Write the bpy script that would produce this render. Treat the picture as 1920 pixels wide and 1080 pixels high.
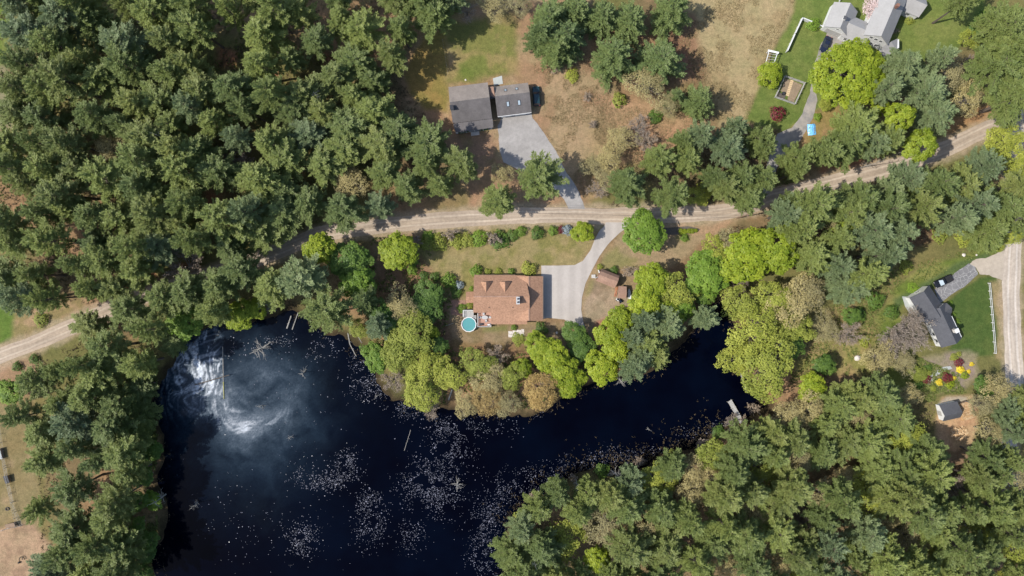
import bpy, math, random
import numpy as np
from mathutils import Vector

for o in list(bpy.data.objects):
    bpy.data.objects.remove(o)
scene = bpy.context.scene
COL = scene.collection
random.seed(7)
RNG = np.random.default_rng(7)

# ------------------------------------------------------------------ camera, sky, sun, exposure
S = 0.14          # metres on the ground per photo pixel (1920 wide)
H = 185.0         # drone height
cam_d = bpy.data.cameras.new('camera')
cam_d.sensor_width = 36.0
cam_d.lens = 36.0 * H / (1920 * S)
cam_d.clip_start = 1.0
cam_d.clip_end = 8000.0
cam = bpy.data.objects.new('camera', cam_d)
cam.location = (0, 0, H)
COL.objects.link(cam)
scene.camera = cam

SUN_EL = math.radians(49)
SUN_AZ = math.radians(180 + 11)       # direction towards the sun, measured from +X counter-clockwise
sun_dir = Vector((math.cos(SUN_EL) * math.cos(SUN_AZ), math.cos(SUN_EL) * math.sin(SUN_AZ), math.sin(SUN_EL)))
world = bpy.data.worlds.new('World')
scene.world = world
world.use_nodes = True
wn = world.node_tree
sky = wn.nodes.new('ShaderNodeTexSky')
sky.sky_type = 'NISHITA'
sky.sun_disc = False
sky.sun_elevation = SUN_EL
sky.sun_rotation = math.pi / 2 - SUN_AZ
sky.air_density = 1.0
sky.dust_density = 1.2
wn.links.new(sky.outputs[0], wn.nodes['Background'].inputs[0])
wn.nodes['Background'].inputs[1].default_value = 0.145
sun_d = bpy.data.lights.new('sun', 'SUN')
sun_d.energy = 4.0
sun_d.angle = math.radians(0.53)
sun_d.color = (1.0, 0.955, 0.88)
sun = bpy.data.objects.new('sun', sun_d)
sun.rotation_euler = (-sun_dir).to_track_quat('-Z', 'Y').to_euler()
sun.location = (-60, -10, 120)
COL.objects.link(sun)
vs = scene.view_settings
vs.view_transform = 'Standard'
vs.look = 'None'
vs.exposure = 0.68
vs.gamma = 1.0
vs.use_curve_mapping = False
scene.render.engine = 'CYCLES'
scene.cycles.max_bounces = 6
scene.cycles.diffuse_bounces = 3
scene.cycles.transparent_max_bounces = 6

# ------------------------------------------------------------------ helpers
def W(px, py, z=0.0):
    k = 1.0 - z / H
    return Vector(((px - 960) * S * k, (540 - py) * S * k, z))

def lin(r, g, b, k=0.62):
    out = []
    for c in (r, g, b):
        c /= 255.0
        out.append(k * (c / 12.92 if c <= 0.04045 else ((c + 0.055) / 1.055) ** 2.4))
    return tuple(out)

def tag(o, label=None, cat=None, group=None, kind=None):
    if label: o['label'] = label
    if cat: o['category'] = cat
    if group: o['group'] = group
    if kind: o['kind'] = kind
    return o

ORG = {}
def thing(name, loc, label, cat, group=None):
    e = bpy.data.objects.new(name, None)
    e.empty_display_size = 0.5
    e.location = loc
    COL.objects.link(e)
    ORG[e.name] = Vector(loc)
    return tag(e, label, cat, group)

class MB:
    """collects faces in world coordinates and links them as one mesh object"""
    def __init__(self):
        self.v = []; self.f = []
    def add(self, vs, fs):
        n = len(self.v)
        self.v += [tuple(p) for p in vs]
        self.f += [tuple(i + n for i in f) for f in fs]
        return self
    def box(self, c, s, rot=0.0):
        cx, cy, cz = c; hx, hy, hz = s[0] / 2, s[1] / 2, s[2] / 2
        ca, sa = math.cos(rot), math.sin(rot)
        vs = []
        for dz in (-hz, hz):
            for dx, dy in ((-hx, -hy), (hx, -hy), (hx, hy), (-hx, hy)):
                vs.append((cx + dx * ca - dy * sa, cy + dx * sa + dy * ca, cz + dz))
        return self.add(vs, [(3, 2, 1, 0), (4, 5, 6, 7), (0, 1, 5, 4), (1, 2, 6, 5), (2, 3, 7, 6), (3, 0, 4, 7)])
    def prism(self, poly, z0, z1, top_scale=None):
        a = sum((p[0] * q[1] - q[0] * p[1]) for p, q in zip(poly, list(poly[1:]) + [poly[0]]))
        if a < 0: poly = list(poly)[::-1]
        n = len(poly)
        cx = sum(p[0] for p in poly) / n; cy = sum(p[1] for p in poly) / n
        k = 1.0 if top_scale is None else top_scale
        vs = [(p[0], p[1], z0) for p in poly] + [(cx + (p[0] - cx) * k, cy + (p[1] - cy) * k, z1) for p in poly]
        fs = [tuple(range(n))[::-1], tuple(range(n, 2 * n))]
        fs += [(i, (i + 1) % n, n + (i + 1) % n, n + i) for i in range(n)]
        return self.add(vs, fs)
    def slab(self, pts, th):
        """planar polygon (seen from above) with thickness th below it"""
        pts = [Vector(p) for p in pts]
        a = sum((p.x * q.y - q.x * p.y) for p, q in zip(pts, pts[1:] + [pts[0]]))
        if a < 0: pts = pts[::-1]
        n = len(pts)
        vs = pts + [p - Vector((0, 0, th)) for p in pts]
        fs = [tuple(range(n)), tuple(range(n, 2 * n))[::-1]]
        fs += [((i + 1) % n, i, n + i, n + (i + 1) % n) for i in range(n)]
        return self.add(vs, fs)
    def poly(self, pts):
        return self.add(pts, [tuple(range(len(pts)))])
    def bar(self, p0, p1, r0, r1=None, n=6):
        r1 = r0 if r1 is None else r1
        p0 = Vector(p0); p1 = Vector(p1); d = (p1 - p0)
        if d.length < 1e-6: return self
        d.normalize()
        u = d.cross(Vector((0, 0, 1)))
        if u.length < 1e-3: u = Vector((1, 0, 0))
        u.normalize(); w = d.cross(u)
        vs = []
        for p, r in ((p0, r0), (p1, r1)):
            for i in range(n):
                a = 2 * math.pi * i / n
                vs.append(p + u * (r * math.cos(a)) + w * (r * math.sin(a)))
        fs = [(i, (i + 1) % n, n + (i + 1) % n, n + i) for i in range(n)]
        fs += [tuple(range(n))[::-1], tuple(range(n, 2 * n))]
        return self.add(vs, fs)
    def beam(self, p0, p1, w, h):
        """rectangular bar between two points"""
        p0 = Vector(p0); p1 = Vector(p1); d = (p1 - p0).normalized()
        u = d.cross(Vector((0, 0, 1)))
        if u.length < 1e-3: u = Vector((1, 0, 0))
        u.normalize(); v = u.cross(d)
        vs = []
        for p in (p0, p1):
            for a, b in ((-1, -1), (1, -1), (1, 1), (-1, 1)):
                vs.append(p + u * (a * w / 2) + v * (b * h / 2))
        return self.add(vs, [(3, 2, 1, 0), (4, 5, 6, 7), (0, 1, 5, 4), (1, 2, 6, 5), (2, 3, 7, 6), (3, 0, 4, 7)])
    def build(self, name, mat, parent=None, smooth=False):
        org = ORG.get(parent.name, Vector((0, 0, 0))) if parent else Vector((0, 0, 0))
        me = bpy.data.meshes.new(name)
        me.from_pydata([(x - org.x, y - org.y, z - org.z) for x, y, z in self.v], [], self.f)
        me.materials.append(mat)
        if smooth:
            me.polygons.foreach_set('use_smooth', [True] * len(me.polygons))
        me.update()
        o = bpy.data.objects.new(name, me)
        COL.objects.link(o)
        if parent: o.parent = parent
        ORG[o.name] = org
        return o

def np_mesh(name, V, F, mat, attrs=None, smooth=False):
    """V (n,3), F (m,3|4) numpy -> mesh; attrs: dict name -> float array per vertex or (n,3) colour"""
    me = bpy.data.meshes.new(name)
    k = F.shape[1]
    me.vertices.add(len(V)); me.vertices.foreach_set('co', np.asarray(V, np.float32).ravel())
    me.loops.add(F.size); me.loops.foreach_set('vertex_index', F.astype(np.int32).ravel())
    me.polygons.add(len(F))
    me.polygons.foreach_set('loop_start', np.arange(0, F.size, k, dtype=np.int32))
    if smooth:
        me.polygons.foreach_set('use_smooth', np.ones(len(F), bool))
    for an, arr in (attrs or {}).items():
        if arr.ndim == 2:
            a = me.attributes.new(an, 'FLOAT_COLOR', 'POINT')
            a.data.foreach_set('color', np.hstack([arr, np.ones((len(arr), 1))]).astype(np.float32).ravel())
        else:
            a = me.attributes.new(an, 'FLOAT', 'POINT')
            a.data.foreach_set('value', arr.astype(np.float32))
    me.materials.append(mat)
    me.update(calc_edges=True)
    me.validate()
    return me

def link(name, me, parent=None):
    o = bpy.data.objects.new(name, me)
    COL.objects.link(o)
    if parent: o.parent = parent
    return o

# ------------------------------------------------------------------ numpy noise and polygons
def vnoise(x, y, seed=0):
    xi = np.floor(x).astype(np.int64); yi = np.floor(y).astype(np.int64)
    xf = x - xi; yf = y - yi
    def h(a, b):
        n = (a * 374761393 + b * 668265263 + seed * 982451653) & 0x7fffffff
        n = ((n ^ (n >> 13)) * 1274126177) & 0x7fffffff
        return ((n ^ (n >> 16)) & 0xffff) / 65535.0
    u = xf * xf * (3 - 2 * xf); v = yf * yf * (3 - 2 * yf)
    return (h(xi, yi) * (1 - u) + h(xi + 1, yi) * u) * (1 - v) + (h(xi, yi + 1) * (1 - u) + h(xi + 1, yi + 1) * u) * v

def fbm(x, y, scale, octv=4, seed=0):
    out = 0; a = 0.5; t = 0
    for i in range(octv):
        out = out + a * vnoise(x / scale * 2 ** i, y / scale * 2 ** i, seed + i * 17)
        t += a; a *= 0.5
    return out / t

def sd_poly(X, Y, poly):
    """signed distance, negative inside (world metres)"""
    d = np.full(X.shape, 1e9); inside = np.zeros(X.shape, bool)
    n = len(poly)
    for i in range(n):
        ax, ay = poly[i]; bx, by = poly[(i + 1) % n]
        ex, ey = bx - ax, by - ay
        wx, wy = X - ax, Y - ay
        t = np.clip((wx * ex + wy * ey) / (ex * ex + ey * ey + 1e-9), 0, 1)
        d = np.minimum(d, (wx - ex * t) ** 2 + (wy - ey * t) ** 2)
        c = ((ay > Y) != (by > Y)) & (X < (bx - ax) * (Y - ay) / (by - ay + 1e-12) + ax)
        inside ^= c
    d = np.sqrt(d)
    return np.where(inside, -d, d)

def sd_line(X, Y, pts):
    d = np.full(X.shape, 1e9)
    for (ax, ay), (bx, by) in zip(pts[:-1], pts[1:]):
        ex, ey = bx - ax, by - ay
        wx, wy = X - ax, Y - ay
        t = np.clip((wx * ex + wy * ey) / (ex * ex + ey * ey + 1e-9), 0, 1)
        d = np.minimum(d, (wx - ex * t) ** 2 + (wy - ey * t) ** 2)
    return np.sqrt(d)

def wp(pts): return [tuple(W(x, y)[:2]) for x, y in pts]
def sstep(a, b, x):
    t = np.clip((x - a) / (b - a), 0, 1)
    return t * t * (3 - 2 * t)

def spline(pts, step=0.6):
    P = [Vector((x, y)) for x, y in pts]
    out = []
    for i in range(len(P) - 1):
        p0 = P[max(i - 1, 0)]; p1 = P[i]; p2 = P[i + 1]; p3 = P[min(i + 2, len(P) - 1)]
        n = max(2, int((p2 - p1).length / step))
        for k in range(n):
            t = k / n
            out.append(0.5 * ((2 * p1) + (p2 - p0) * t + (2 * p0 - 5 * p1 + 4 * p2 - p3) * t * t + (3 * p1 - p0 - 3 * p2 + p3) * t ** 3))
    out.append(P[-1])
    return out

# ------------------------------------------------------------------ materials
def new_mat(name):
    m = bpy.data.materials.new(name); m.use_nodes = True
    nt = m.node_tree
    return m, nt, nt.nodes['Principled BSDF']

def N(nt, t, **kw):
    n = nt.nodes.new(t)
    for k, v in kw.items():
        if k == 'inp':
            for a, b in v.items(): n.inputs[a].default_value = b
        else: setattr(n, k, v)
    return n

def mixc(nt, blend, fac, a, b):
    n = nt.nodes.new('ShaderNodeMix'); n.data_type = 'RGBA'; n.blend_type = blend
    for i, v in ((0, fac), (6, a), (7, b)):
        if hasattr(v, 'links'): nt.links.new(v, n.inputs[i])
        elif isinstance(v, (int, float)): n.inputs[i].default_value = v
        else: n.inputs[i].default_value = (*v, 1) if len(v) == 3 else v
    return n.outputs[2]

def ramp(nt, src, lo, hi, c0=(0, 0, 0), c1=(1, 1, 1)):
    r = nt.nodes.new('ShaderNodeValToRGB')
    r.color_ramp.elements[0].position = lo; r.color_ramp.elements[1].position = hi
    r.color_ramp.elements[0].color = (*c0, 1); r.color_ramp.elements[1].color = (*c1, 1)
    nt.links.new(src, r.inputs[0])
    return r.outputs[0]

def noise(nt, scale, detail=4, rough=0.6, coord='Object', stretch=None):
    tc = nt.nodes.new('ShaderNodeTexCoord')
    n = N(nt, 'ShaderNodeTexNoise', inp={'Scale': scale, 'Detail': detail, 'Roughness': rough})
    if stretch:
        mp = nt.nodes.new('ShaderNodeMapping'); mp.inputs['Scale'].default_value = stretch
        nt.links.new(tc.outputs[coord], mp.inputs[0]); nt.links.new(mp.outputs[0], n.inputs[0])
    else:
        nt.links.new(tc.outputs[coord], n.inputs[0])
    return n.outputs['Fac']

def solid(name, col, rough=0.7, var=0.15, scale=3.0, metallic=0.0, spec=0.3, bump=0.0):
    """weathered plain material: two scales of noise on the base colour"""
    m, nt, b = new_mat(name)
    n1 = noise(nt, scale, 5, 0.65)
    n2 = noise(nt, scale * 7, 3, 0.6)
    c = mixc(nt, 'MULTIPLY', 1.0, col, ramp(nt, n1, 0.3, 0.7, (1 - var,) * 3, (1 + var * 0.6,) * 3))
    c = mixc(nt, 'MULTIPLY', 0.6, c, ramp(nt, n2, 0.3, 0.7, (1 - var,) * 3, (1 + var * 0.6,) * 3))
    nt.links.new(c, b.inputs['Base Color'])
    b.inputs['Roughness'].default_value = rough
    b.inputs['Metallic'].default_value = metallic
    b.inputs['Specular IOR Level'].default_value = spec
    if bump:
        bp = N(nt, 'ShaderNodeBump', inp={'Strength': bump, 'Distance': 0.02})
        nt.links.new(n2, bp.inputs['Height']); nt.links.new(bp.outputs[0], b.inputs['Normal'])
    return m

def shingle(name, col, var=0.22, streak=0.15, rot=0.0):
    """asphalt shingles: course lines, tab speckle, rain streaks"""
    m, nt, b = new_mat(name)
    n1 = noise(nt, 0.5, 4)
    n2 = noise(nt, 2.6, 2, 0.7, stretch=(1, 1, 1))
    n3 = noise(nt, 9, 2)
    c = mixc(nt, 'MULTIPLY', 1.0, col, ramp(nt, n1, 0.35, 0.7, (1 - streak,) * 3, (1.06,) * 3))
    c = mixc(nt, 'MULTIPLY', 1.0, c, ramp(nt, n2, 0.32, 0.68, (1 - var,) * 3, (1 + var,) * 3))
    c = mixc(nt, 'MULTIPLY', 0.7, c, ramp(nt, n3, 0.3, 0.7, (1 - var,) * 3, (1 + var,) * 3))
    nt.links.new(c, b.inputs['Base Color'])
    b.inputs['Roughness'].default_value = 0.9
    b.inputs['Specular IOR Level'].default_value = 0.2
    bp = N(nt, 'ShaderNodeBump', inp={'Strength': 0.4, 'Distance': 0.02})
    nt.links.new(n3, bp.inputs['Height']); nt.links.new(bp.outputs[0], b.inputs['Normal'])
    return m

def leaf(name, col, col2, transl=0.3, rough=0.55, objvar=0.25, spec=0.25, upn=0.7):
    """foliage: per-blade 'var' attribute and per-tree random between two leaf colours"""
    m = bpy.data.materials.new(name); m.use_nodes = True
    nt = m.node_tree
    b = nt.nodes['Principled BSDF']; out = nt.nodes['Material Output']
    at = N(nt, 'ShaderNodeAttribute', attribute_name='var')
    oi = nt.nodes.new('ShaderNodeObjectInfo')
    c = mixc(nt, 'MIX', at.outputs['Fac'], col, col2)
    r = ramp(nt, oi.outputs['Random'], 0.0, 1.0, (1 - objvar, 1 - objvar * 0.8, 1 - objvar * 0.5), (1 + objvar, 1 + objvar * 0.8, 1 + objvar * 0.3))
    c = mixc(nt, 'MULTIPLY', 1.0, c, r)
    nt.links.new(c, b.inputs['Base Color'])
    b.inputs['Roughness'].default_value = rough
    b.inputs['Specular IOR Level'].default_value = spec
    ge = nt.nodes.new('ShaderNodeNewGeometry')
    va = N(nt, 'ShaderNodeVectorMath', operation='ADD'); va.inputs[1].default_value = (0, 0, upn)
    vn = N(nt, 'ShaderNodeVectorMath', operation='NORMALIZE')
    nt.links.new(ge.outputs['Normal'], va.inputs[0]); nt.links.new(va.outputs[0], vn.inputs[0]); nt.links.new(vn.outputs[0], b.inputs['Normal'])
    t = nt.nodes.new('ShaderNodeBsdfTranslucent')
    nt.links.new(c, t.inputs[0])
    mx = nt.nodes.new('ShaderNodeMixShader'); mx.inputs[0].default_value = transl
    nt.links.new(b.outputs[0], mx.inputs[1]); nt.links.new(t.outputs[0], mx.inputs[2])
    nt.links.new(mx.outputs[0], out.inputs[0])
    return m

M = {}
M['bark'] = solid('bark', (0.10, 0.080, 0.065), 0.9, 0.35, 4)
M['grey_bark'] = solid('grey_bark', (0.17, 0.15, 0.13), 0.9, 0.3, 4)
M['dead_wood'] = solid('dead_wood', (0.27, 0.255, 0.23), 0.85, 0.3, 3)
M['pine'] = leaf('pine_needles', (0.125, 0.164, 0.044), (0.225, 0.266, 0.086), 0.34, 0.5, 0.26)
M['pine_blue'] = leaf('pine_needles_blue', (0.122, 0.165, 0.070), (0.21, 0.258, 0.122), 0.32, 0.5, 0.15)
M['pine_yellow'] = leaf('pine_needles_yellow', (0.145, 0.18, 0.045), (0.26, 0.285, 0.095), 0.34, 0.5, 0.15)
M['spruce'] = leaf('spruce_needles', (0.100, 0.142, 0.045), (0.185, 0.235, 0.082), 0.26, 0.5, 0.15)
M['maple_y'] = leaf('maple_leaves_yellow_green', (0.165, 0.225, 0.014), (0.315, 0.37, 0.034), 0.38, 0.5, 0.12)
M['maple_g'] = leaf('maple_leaves_green', (0.105, 0.185, 0.020), (0.22, 0.32, 0.045), 0.36, 0.5, 0.15)
M['maple_d'] = leaf('leaves_mid_green', (0.060, 0.115, 0.020), (0.12, 0.19, 0.035), 0.32, 0.5, 0.15)  # darker greens; on the shaded trees the shade is put into the leaf colour
M['olive'] = leaf('olive_spring_leaves', (0.175, 0.205, 0.030), (0.33, 0.355, 0.066), 0.34, 0.6, 0.18)
M['tan'] = leaf('tan_budding_leaves', (0.23, 0.195, 0.085), (0.40, 0.345, 0.165), 0.3, 0.7, 0.18)
M['orange'] = leaf('orange_budding_leaves', (0.24, 0.16, 0.055), (0.40, 0.29, 0.11), 0.3, 0.7, 0.12)
M['twig'] = leaf('bare_twigs', (0.15, 0.115, 0.085), (0.27, 0.215, 0.165), 0.0, 0.9, 0.18)
M['maroon'] = leaf('maroon_leaves', (0.085, 0.012, 0.018), (0.19, 0.030, 0.040), 0.25, 0.5, 0.15)
M['yellow'] = leaf('yellow_leaves', (0.50, 0.36, 0.02), (0.75, 0.60, 0.05), 0.25, 0.5, 0.12)
M['pink'] = leaf('pink_blossom', (0.48, 0.36, 0.34), (0.72, 0.60, 0.58), 0.3, 0.6, 0.1)
M['blue_spruce'] = leaf('blue_spruce_needles', (0.16, 0.20, 0.20), (0.30, 0.34, 0.34), 0.15, 0.6, 0.1)
M['roof_brown'] = shingle('brown_shingles', lin(184, 143, 116), 0.20, 0.10)
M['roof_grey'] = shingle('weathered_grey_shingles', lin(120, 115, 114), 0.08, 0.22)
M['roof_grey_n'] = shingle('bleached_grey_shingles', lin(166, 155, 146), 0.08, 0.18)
M['roof_pale'] = shingle('pale_grey_shingles', lin(176, 174, 172), 0.05, 0.06)
M['roof_slate'] = shingle('slate_grey_shingles', lin(96, 97, 102), 0.08, 0.14)
M['roof_shed'] = shingle('shed_shingles', lin(176, 142, 122), 0.12, 0.15)
M['white'] = solid('white_paint', (0.56, 0.56, 0.55), 0.6, 0.06, 1.5)
M['siding_tan'] = solid('tan_siding', (0.42, 0.36, 0.28), 0.7, 0.1, 1.5)
M['siding_grey'] = solid('grey_siding', (0.30, 0.31, 0.32), 0.7, 0.1, 1.5)
M['siding_red'] = solid('red_brown_siding', (0.20, 0.10, 0.07), 0.7, 0.1, 1.5)
M['trim_dark'] = solid('dark_trim', (0.03, 0.03, 0.035), 0.6, 0.1, 2)
M['wood_deck'] = solid('stained_deck', lin(205, 160, 140), 0.8, 0.12, 2)
M['wood_grey'] = solid('weathered_wood', (0.34, 0.33, 0.31), 0.85, 0.25, 2.5)
M['wood_brown'] = solid('brown_wood', (0.22, 0.15, 0.10), 0.85, 0.25, 2.5)
M['wood_cut'] = solid('cut_firewood', (0.42, 0.27, 0.14), 0.8, 0.3, 6)
M['wood_pale'] = solid('pale_split_wood', (0.52, 0.38, 0.23), 0.8, 0.25, 6)
M['glass'] = solid('window_glass', (0.03, 0.035, 0.045), 0.08, 0.05, 1, 0, 0.6)
M['skylight'] = solid('skylight_glass', (0.30, 0.36, 0.40), 0.1, 0.05, 1, 0, 0.6)
M['metal'] = solid('grey_metal', (0.32, 0.32, 0.34), 0.4, 0.1, 4, 0.7)
M['black'] = solid('black_rubber', (0.015, 0.015, 0.016), 0.8, 0.1, 6)
M['car_teal'] = solid('dark_teal_paint', (0.012, 0.035, 0.042), 0.25, 0.05, 1, 0.2, 0.6)
M['car_black'] = solid('black_paint', (0.010, 0.011, 0.014), 0.25, 0.05, 1, 0.2, 0.6)
M['car_navy'] = solid('navy_paint', (0.015, 0.02, 0.04), 0.25, 0.05, 1, 0.2, 0.6)
M['lamp'] = solid('lamp_lens', (0.6, 0.6, 0.58), 0.2, 0.03, 1, 0, 0.6)
M['lamp_red'] = solid('red_lens', (0.4, 0.02, 0.02), 0.2, 0.03, 1, 0, 0.6)
M['stone'] = solid('pale_stone', (0.46, 0.43, 0.39), 0.9, 0.2, 2)
M['red'] = solid('orange_paint', (0.55, 0.12, 0.04), 0.6, 0.1, 3)
M['soil'] = solid('garden_soil', (0.22, 0.165, 0.11), 0.95, 0.3, 3)
M['mulch'] = solid('bark_mulch', (0.24, 0.14, 0.10), 0.95, 0.3, 3)
M['dark_soil'] = solid('dark_bed', (0.10, 0.085, 0.07), 0.95, 0.3, 3)
M['tarp'] = solid('blue_tarp', (0.16, 0.45, 0.75), 0.35, 0.35, 2.0, 0, 0.5)
M['pool_water'] = solid('pool_water', (0.085, 0.25, 0.25), 0.05, 0.08, 0.7, 0, 0.5)
M['canvas'] = solid('grey_furniture', (0.36, 0.36, 0.36), 0.7, 0.1, 4)
M['boulder'] = solid('boulder', (0.55, 0.50, 0.45), 0.9, 0.2, 2)

# ------------------------------------------------------------------ layout in photo pixels at ground level
POND = [(330, 655), (355, 632), (400, 612), (470, 592), (520, 578), (570, 588), (610, 618), (655, 640), (690, 680), (712, 712), (740, 745),
        (800, 768), (870, 772), (940, 772), (1000, 772), (1045, 755), (1080, 735), (1130, 708), (1180, 712), (1225, 690), (1270, 655), (1305, 615),
        (1330, 580), (1345, 552), (1366, 560), (1380, 600), (1384, 660), (1392, 705), (1430, 730), (1440, 758), (1412, 788), (1370, 800), (1330, 824),
        (1290, 846), (1240, 862), (1180, 878), (1110, 892), (1050, 912), (1000, 950), (960, 1000), (940, 1130), (300, 1130), (284, 1040), (306, 980), (288, 900),
        (304, 840), (284, 770), (300, 712)]
ROAD_PX = [(-60, 693), (0, 668), (60, 645), (110, 623), (180, 592), (240, 566), (310, 542), (400, 515), (480, 487), (530, 467), (600, 441), (680, 428),
           (760, 419), (860, 411), (960, 405), (1060, 404), (1160, 405), (1260, 403), (1340, 399), (1400, 388), (1450, 370), (1500, 358), (1560, 342),
           (1620, 328), (1680, 311), (1740, 292), (1790, 272), (1830, 252), (1870, 236), (1940, 226)]
EROAD_PX = [(1903, 200), (1902, 300), (1901, 380), (1899, 460), (1896, 540), (1897, 620), (1902, 700), (1900, 760), (1890, 830), (1898, 900), (1920, 970), (1950, 1030)]
POND_W = wp(POND)
ROAD_W = [tuple(p) for p in spline(wp(ROAD_PX))]
EROAD_W = [tuple(p) for p in spline(wp(EROAD_PX))]
DRIVE_MAIN = [(1015, 498), (1045, 498), (1078, 497), (1093, 489), (1107, 469), (1115, 449), (1124, 432), (1132, 425), (1136, 417), (1182, 417), (1177, 425), (1160, 438),
              (1140, 458), (1124, 480), (1111, 504), (1098, 531), (1091, 558), (1090, 580), (1093, 602), (1098, 616), (1080, 618), (1067, 606), (1058, 599), (1029, 596), (1015, 598)]
DRIVE_GREY = [(933, 236), (942, 216), (995, 207), (999, 222), (1023, 253), (1042, 283), (1060, 320), (1080, 350), (1092, 375), (1098, 394), (1068, 394), (1056, 372), (1034, 348), (1006, 332), (972, 318), (944, 304), (937, 280)]
DRIVE_NE = [(1552, 60), (1592, 68), (1600, 80), (1572, 100), (1548, 112), (1535, 130), (1528, 160), (1532, 190), (1524, 222), (1502, 262), (1480, 285), (1462, 300), (1452, 330), (1440, 372),
            (1426, 372), (1432, 335), (1440, 300), (1458, 250), (1484, 240), (1505, 212), (1517, 180), (1523, 150), (1527, 120), (1536, 90)]
DRIVE_E = [(1752, 543), (1762, 536), (1790, 512), (1817, 494), (1828, 500), (1834, 514), (1810, 536), (1782, 553), (1763, 569)]
GRAVEL_E = [(1817, 493), (1830, 486), (1850, 482), (1882, 470), (1884, 530), (1874, 522), (1855, 516), (1836, 515), (1828, 500)]

def pond_sd(X, Y):
    X = np.asarray(X, float); Y = np.asarray(Y, float)
    return sd_poly(X, Y, POND_W) + (fbm(X, Y, 7, 4, 301) - .5) * 5.5

def ground_z(X, Y):
    sd = pond_sd(X, Y)
    return -1.5 * sstep(1.6, -4.5, sd) - 0.0

# ------------------------------------------------------------------ ground sheet
def zone_colours(X, Y):
    n1 = fbm(X, Y, 9, 4, 3); n2 = fbm(X, Y, 2.2, 3, 5); n3 = fbm(X, Y, 26, 3, 9)
    C = np.empty(X.shape + (3,))
    needles = np.array(lin(166, 134, 102)); litter = np.array(lin(134, 116, 86)); moss = np.array(lin(116, 118, 68))
    f = n1[..., None]; g = n3[..., None]
    C[:] = needles
    C = C * (1 - sstep(0.35, 0.65, f)) + litter * sstep(0.35, 0.65, f)
    C = C * (1 - 0.75 * sstep(0.44, 0.62, g)) + moss * 0.75 * sstep(0.44, 0.62, g)
    def put(poly, col, soft=1.2, wob=3.0, a=1.0, mott=None, msc=4.0, mamt=0.6, seed=1):
        nonlocal C
        sd = sd_poly(X, Y, wp(poly)) + (fbm(X, Y, 5, 4, seed + 40) - 0.5) * wob
        w = (1 - sstep(-soft, soft, sd)) * a
        c = np.array(lin(*col))
        cc = np.broadcast_to(c, C.shape)
        if mott is not None:
            q = sstep(0.42, 0.62, fbm(X, Y, msc, 5, seed))[..., None] * mamt
            cc = cc * (1 - q) + np.array(lin(*mott)) * q
        C = C * (1 - w[..., None]) + cc * w[..., None]
    dry = (176, 156, 122); dry2 = (158, 144, 98); green = (112, 124, 58); lush = (84, 106, 48)
    put([(700, 420), (960, 412), (1400, 400), (1380, 440), (1300, 500), (1200, 560), (1180, 640), (1100, 660), (1000, 690), (850, 690), (760, 600), (700, 520)], (160, 138, 106), 1.5, 4, .9, (146, 116, 88), 5, .7, 60)
    # north meadow round the grey house
    put([(745, 140), (775, 75), (830, 45), (900, 20), (980, -30), (1110, -30), (1130, 110), (1160, 200), (1150, 260), (1120, 330), (1100, 392), (960, 396), (880, 390), (860, 330), (830, 250), (760, 215)],
        (172, 148, 116), 1.5, 4, 1, (166, 132, 104), 7, 0.8, 2)
    put([(755, 140), (795, 70), (836, 55), (840, 160), (842, 215), (800, 205), (765, 175)], (142, 128, 72), 1.0, 2.5, 0.95, (158, 130, 78), 5, 0.7, 4)
    put([(838, 40), (960, 25), (975, 140), (930, 152), (842, 152)], (152, 138, 90), 1.6, 4, 0.9, (116, 124, 62), 4, 0.85, 6)
    put([(855, 118), (910, 100), (925, 135), (870, 148)], (108, 124, 58), 1.2, 4, 0.75, None, 4, 0.6, 7)
    put([(850, 245), (930, 245), (935, 300), (920, 310), (860, 290)], (164, 132, 108), 1.0, 3, 0.9, (140, 126, 84), 3, 0.7, 8)
    put([(1130, 180), (1290, 190), (1330, 240), (1290, 300), (1180, 310), (1110, 380), (1090, 330)], (168, 146, 110), 2.0, 5, 0.9, (182, 148, 116), 8, 0.9, 10)
    put([(1180, 235), (1270, 225), (1275, 285), (1200, 300)], (190, 150, 118), 1.5, 4, 0.9, (176, 138, 108), 4, 0.6, 11)
    put([(1085, 130), (1180, 150), (1240, 165), (1300, 150), (1300, 60), (1250, 55), (1200, 100), (1105, 60)], (168, 134, 106), 1.5, 4, 0.85, (146, 116, 92), 4, 0.7, 12)
    # north-east field and lawns
    put([(1285, -40), (1500, -40), (1488, 20), (1462, 80), (1438, 130), (1420, 190), (1395, 230), (1350, 235), (1330, 200), (1310, 150), (1290, 110), (1270, 60)],
        (176, 158, 120), 1.2, 2.5, 1, (160, 140, 104), 5, 0.7, 13)
    put([(1262, 40), (1300, 30), (1320, 90), (1330, 150), (1300, 165), (1270, 150)], (150, 112, 90), 1.5, 5, 0.8, None, 4, 0.5, 14)
    put([(1498, -40), (1850, -40), (1845, 40), (1815, 70), (1790, 100), (1700, 125), (1640, 190), (1545, 200), (1520, 215), (1470, 248), (1398, 226), (1420, 175), (1440, 120), (1465, 70), (1488, 20)],
        (110, 126, 64), 0.8, 1.8, 1, (126, 136, 74), 3, 0.7, 15)
    put([(1690, 20), (1830, 10), (1820, 60), (1760, 90), (1690, 95)], (122, 134, 70), 1.2, 3, 0.8, (140, 142, 84), 4, 0.6, 16)
    put([(1520, 205), (1660, 190), (1680, 240), (1600, 300), (1500, 300), (1490, 270)], (166, 138, 98), 1.2, 3, 0.95, (150, 136, 82), 4, 0.7, 17)
    put([(1530, 290), (1650, 280), (1650, 318), (1540, 345)], (172, 120, 92), 0.9, 2, 0.95, (160, 128, 86), 3, 0.4, 18)
    put([(1770, 220), (1860, 190), (1860, 240), (1780, 290)], (178, 138, 100), 1.2, 3, 0.9, None, 3, 0.4, 19)
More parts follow.
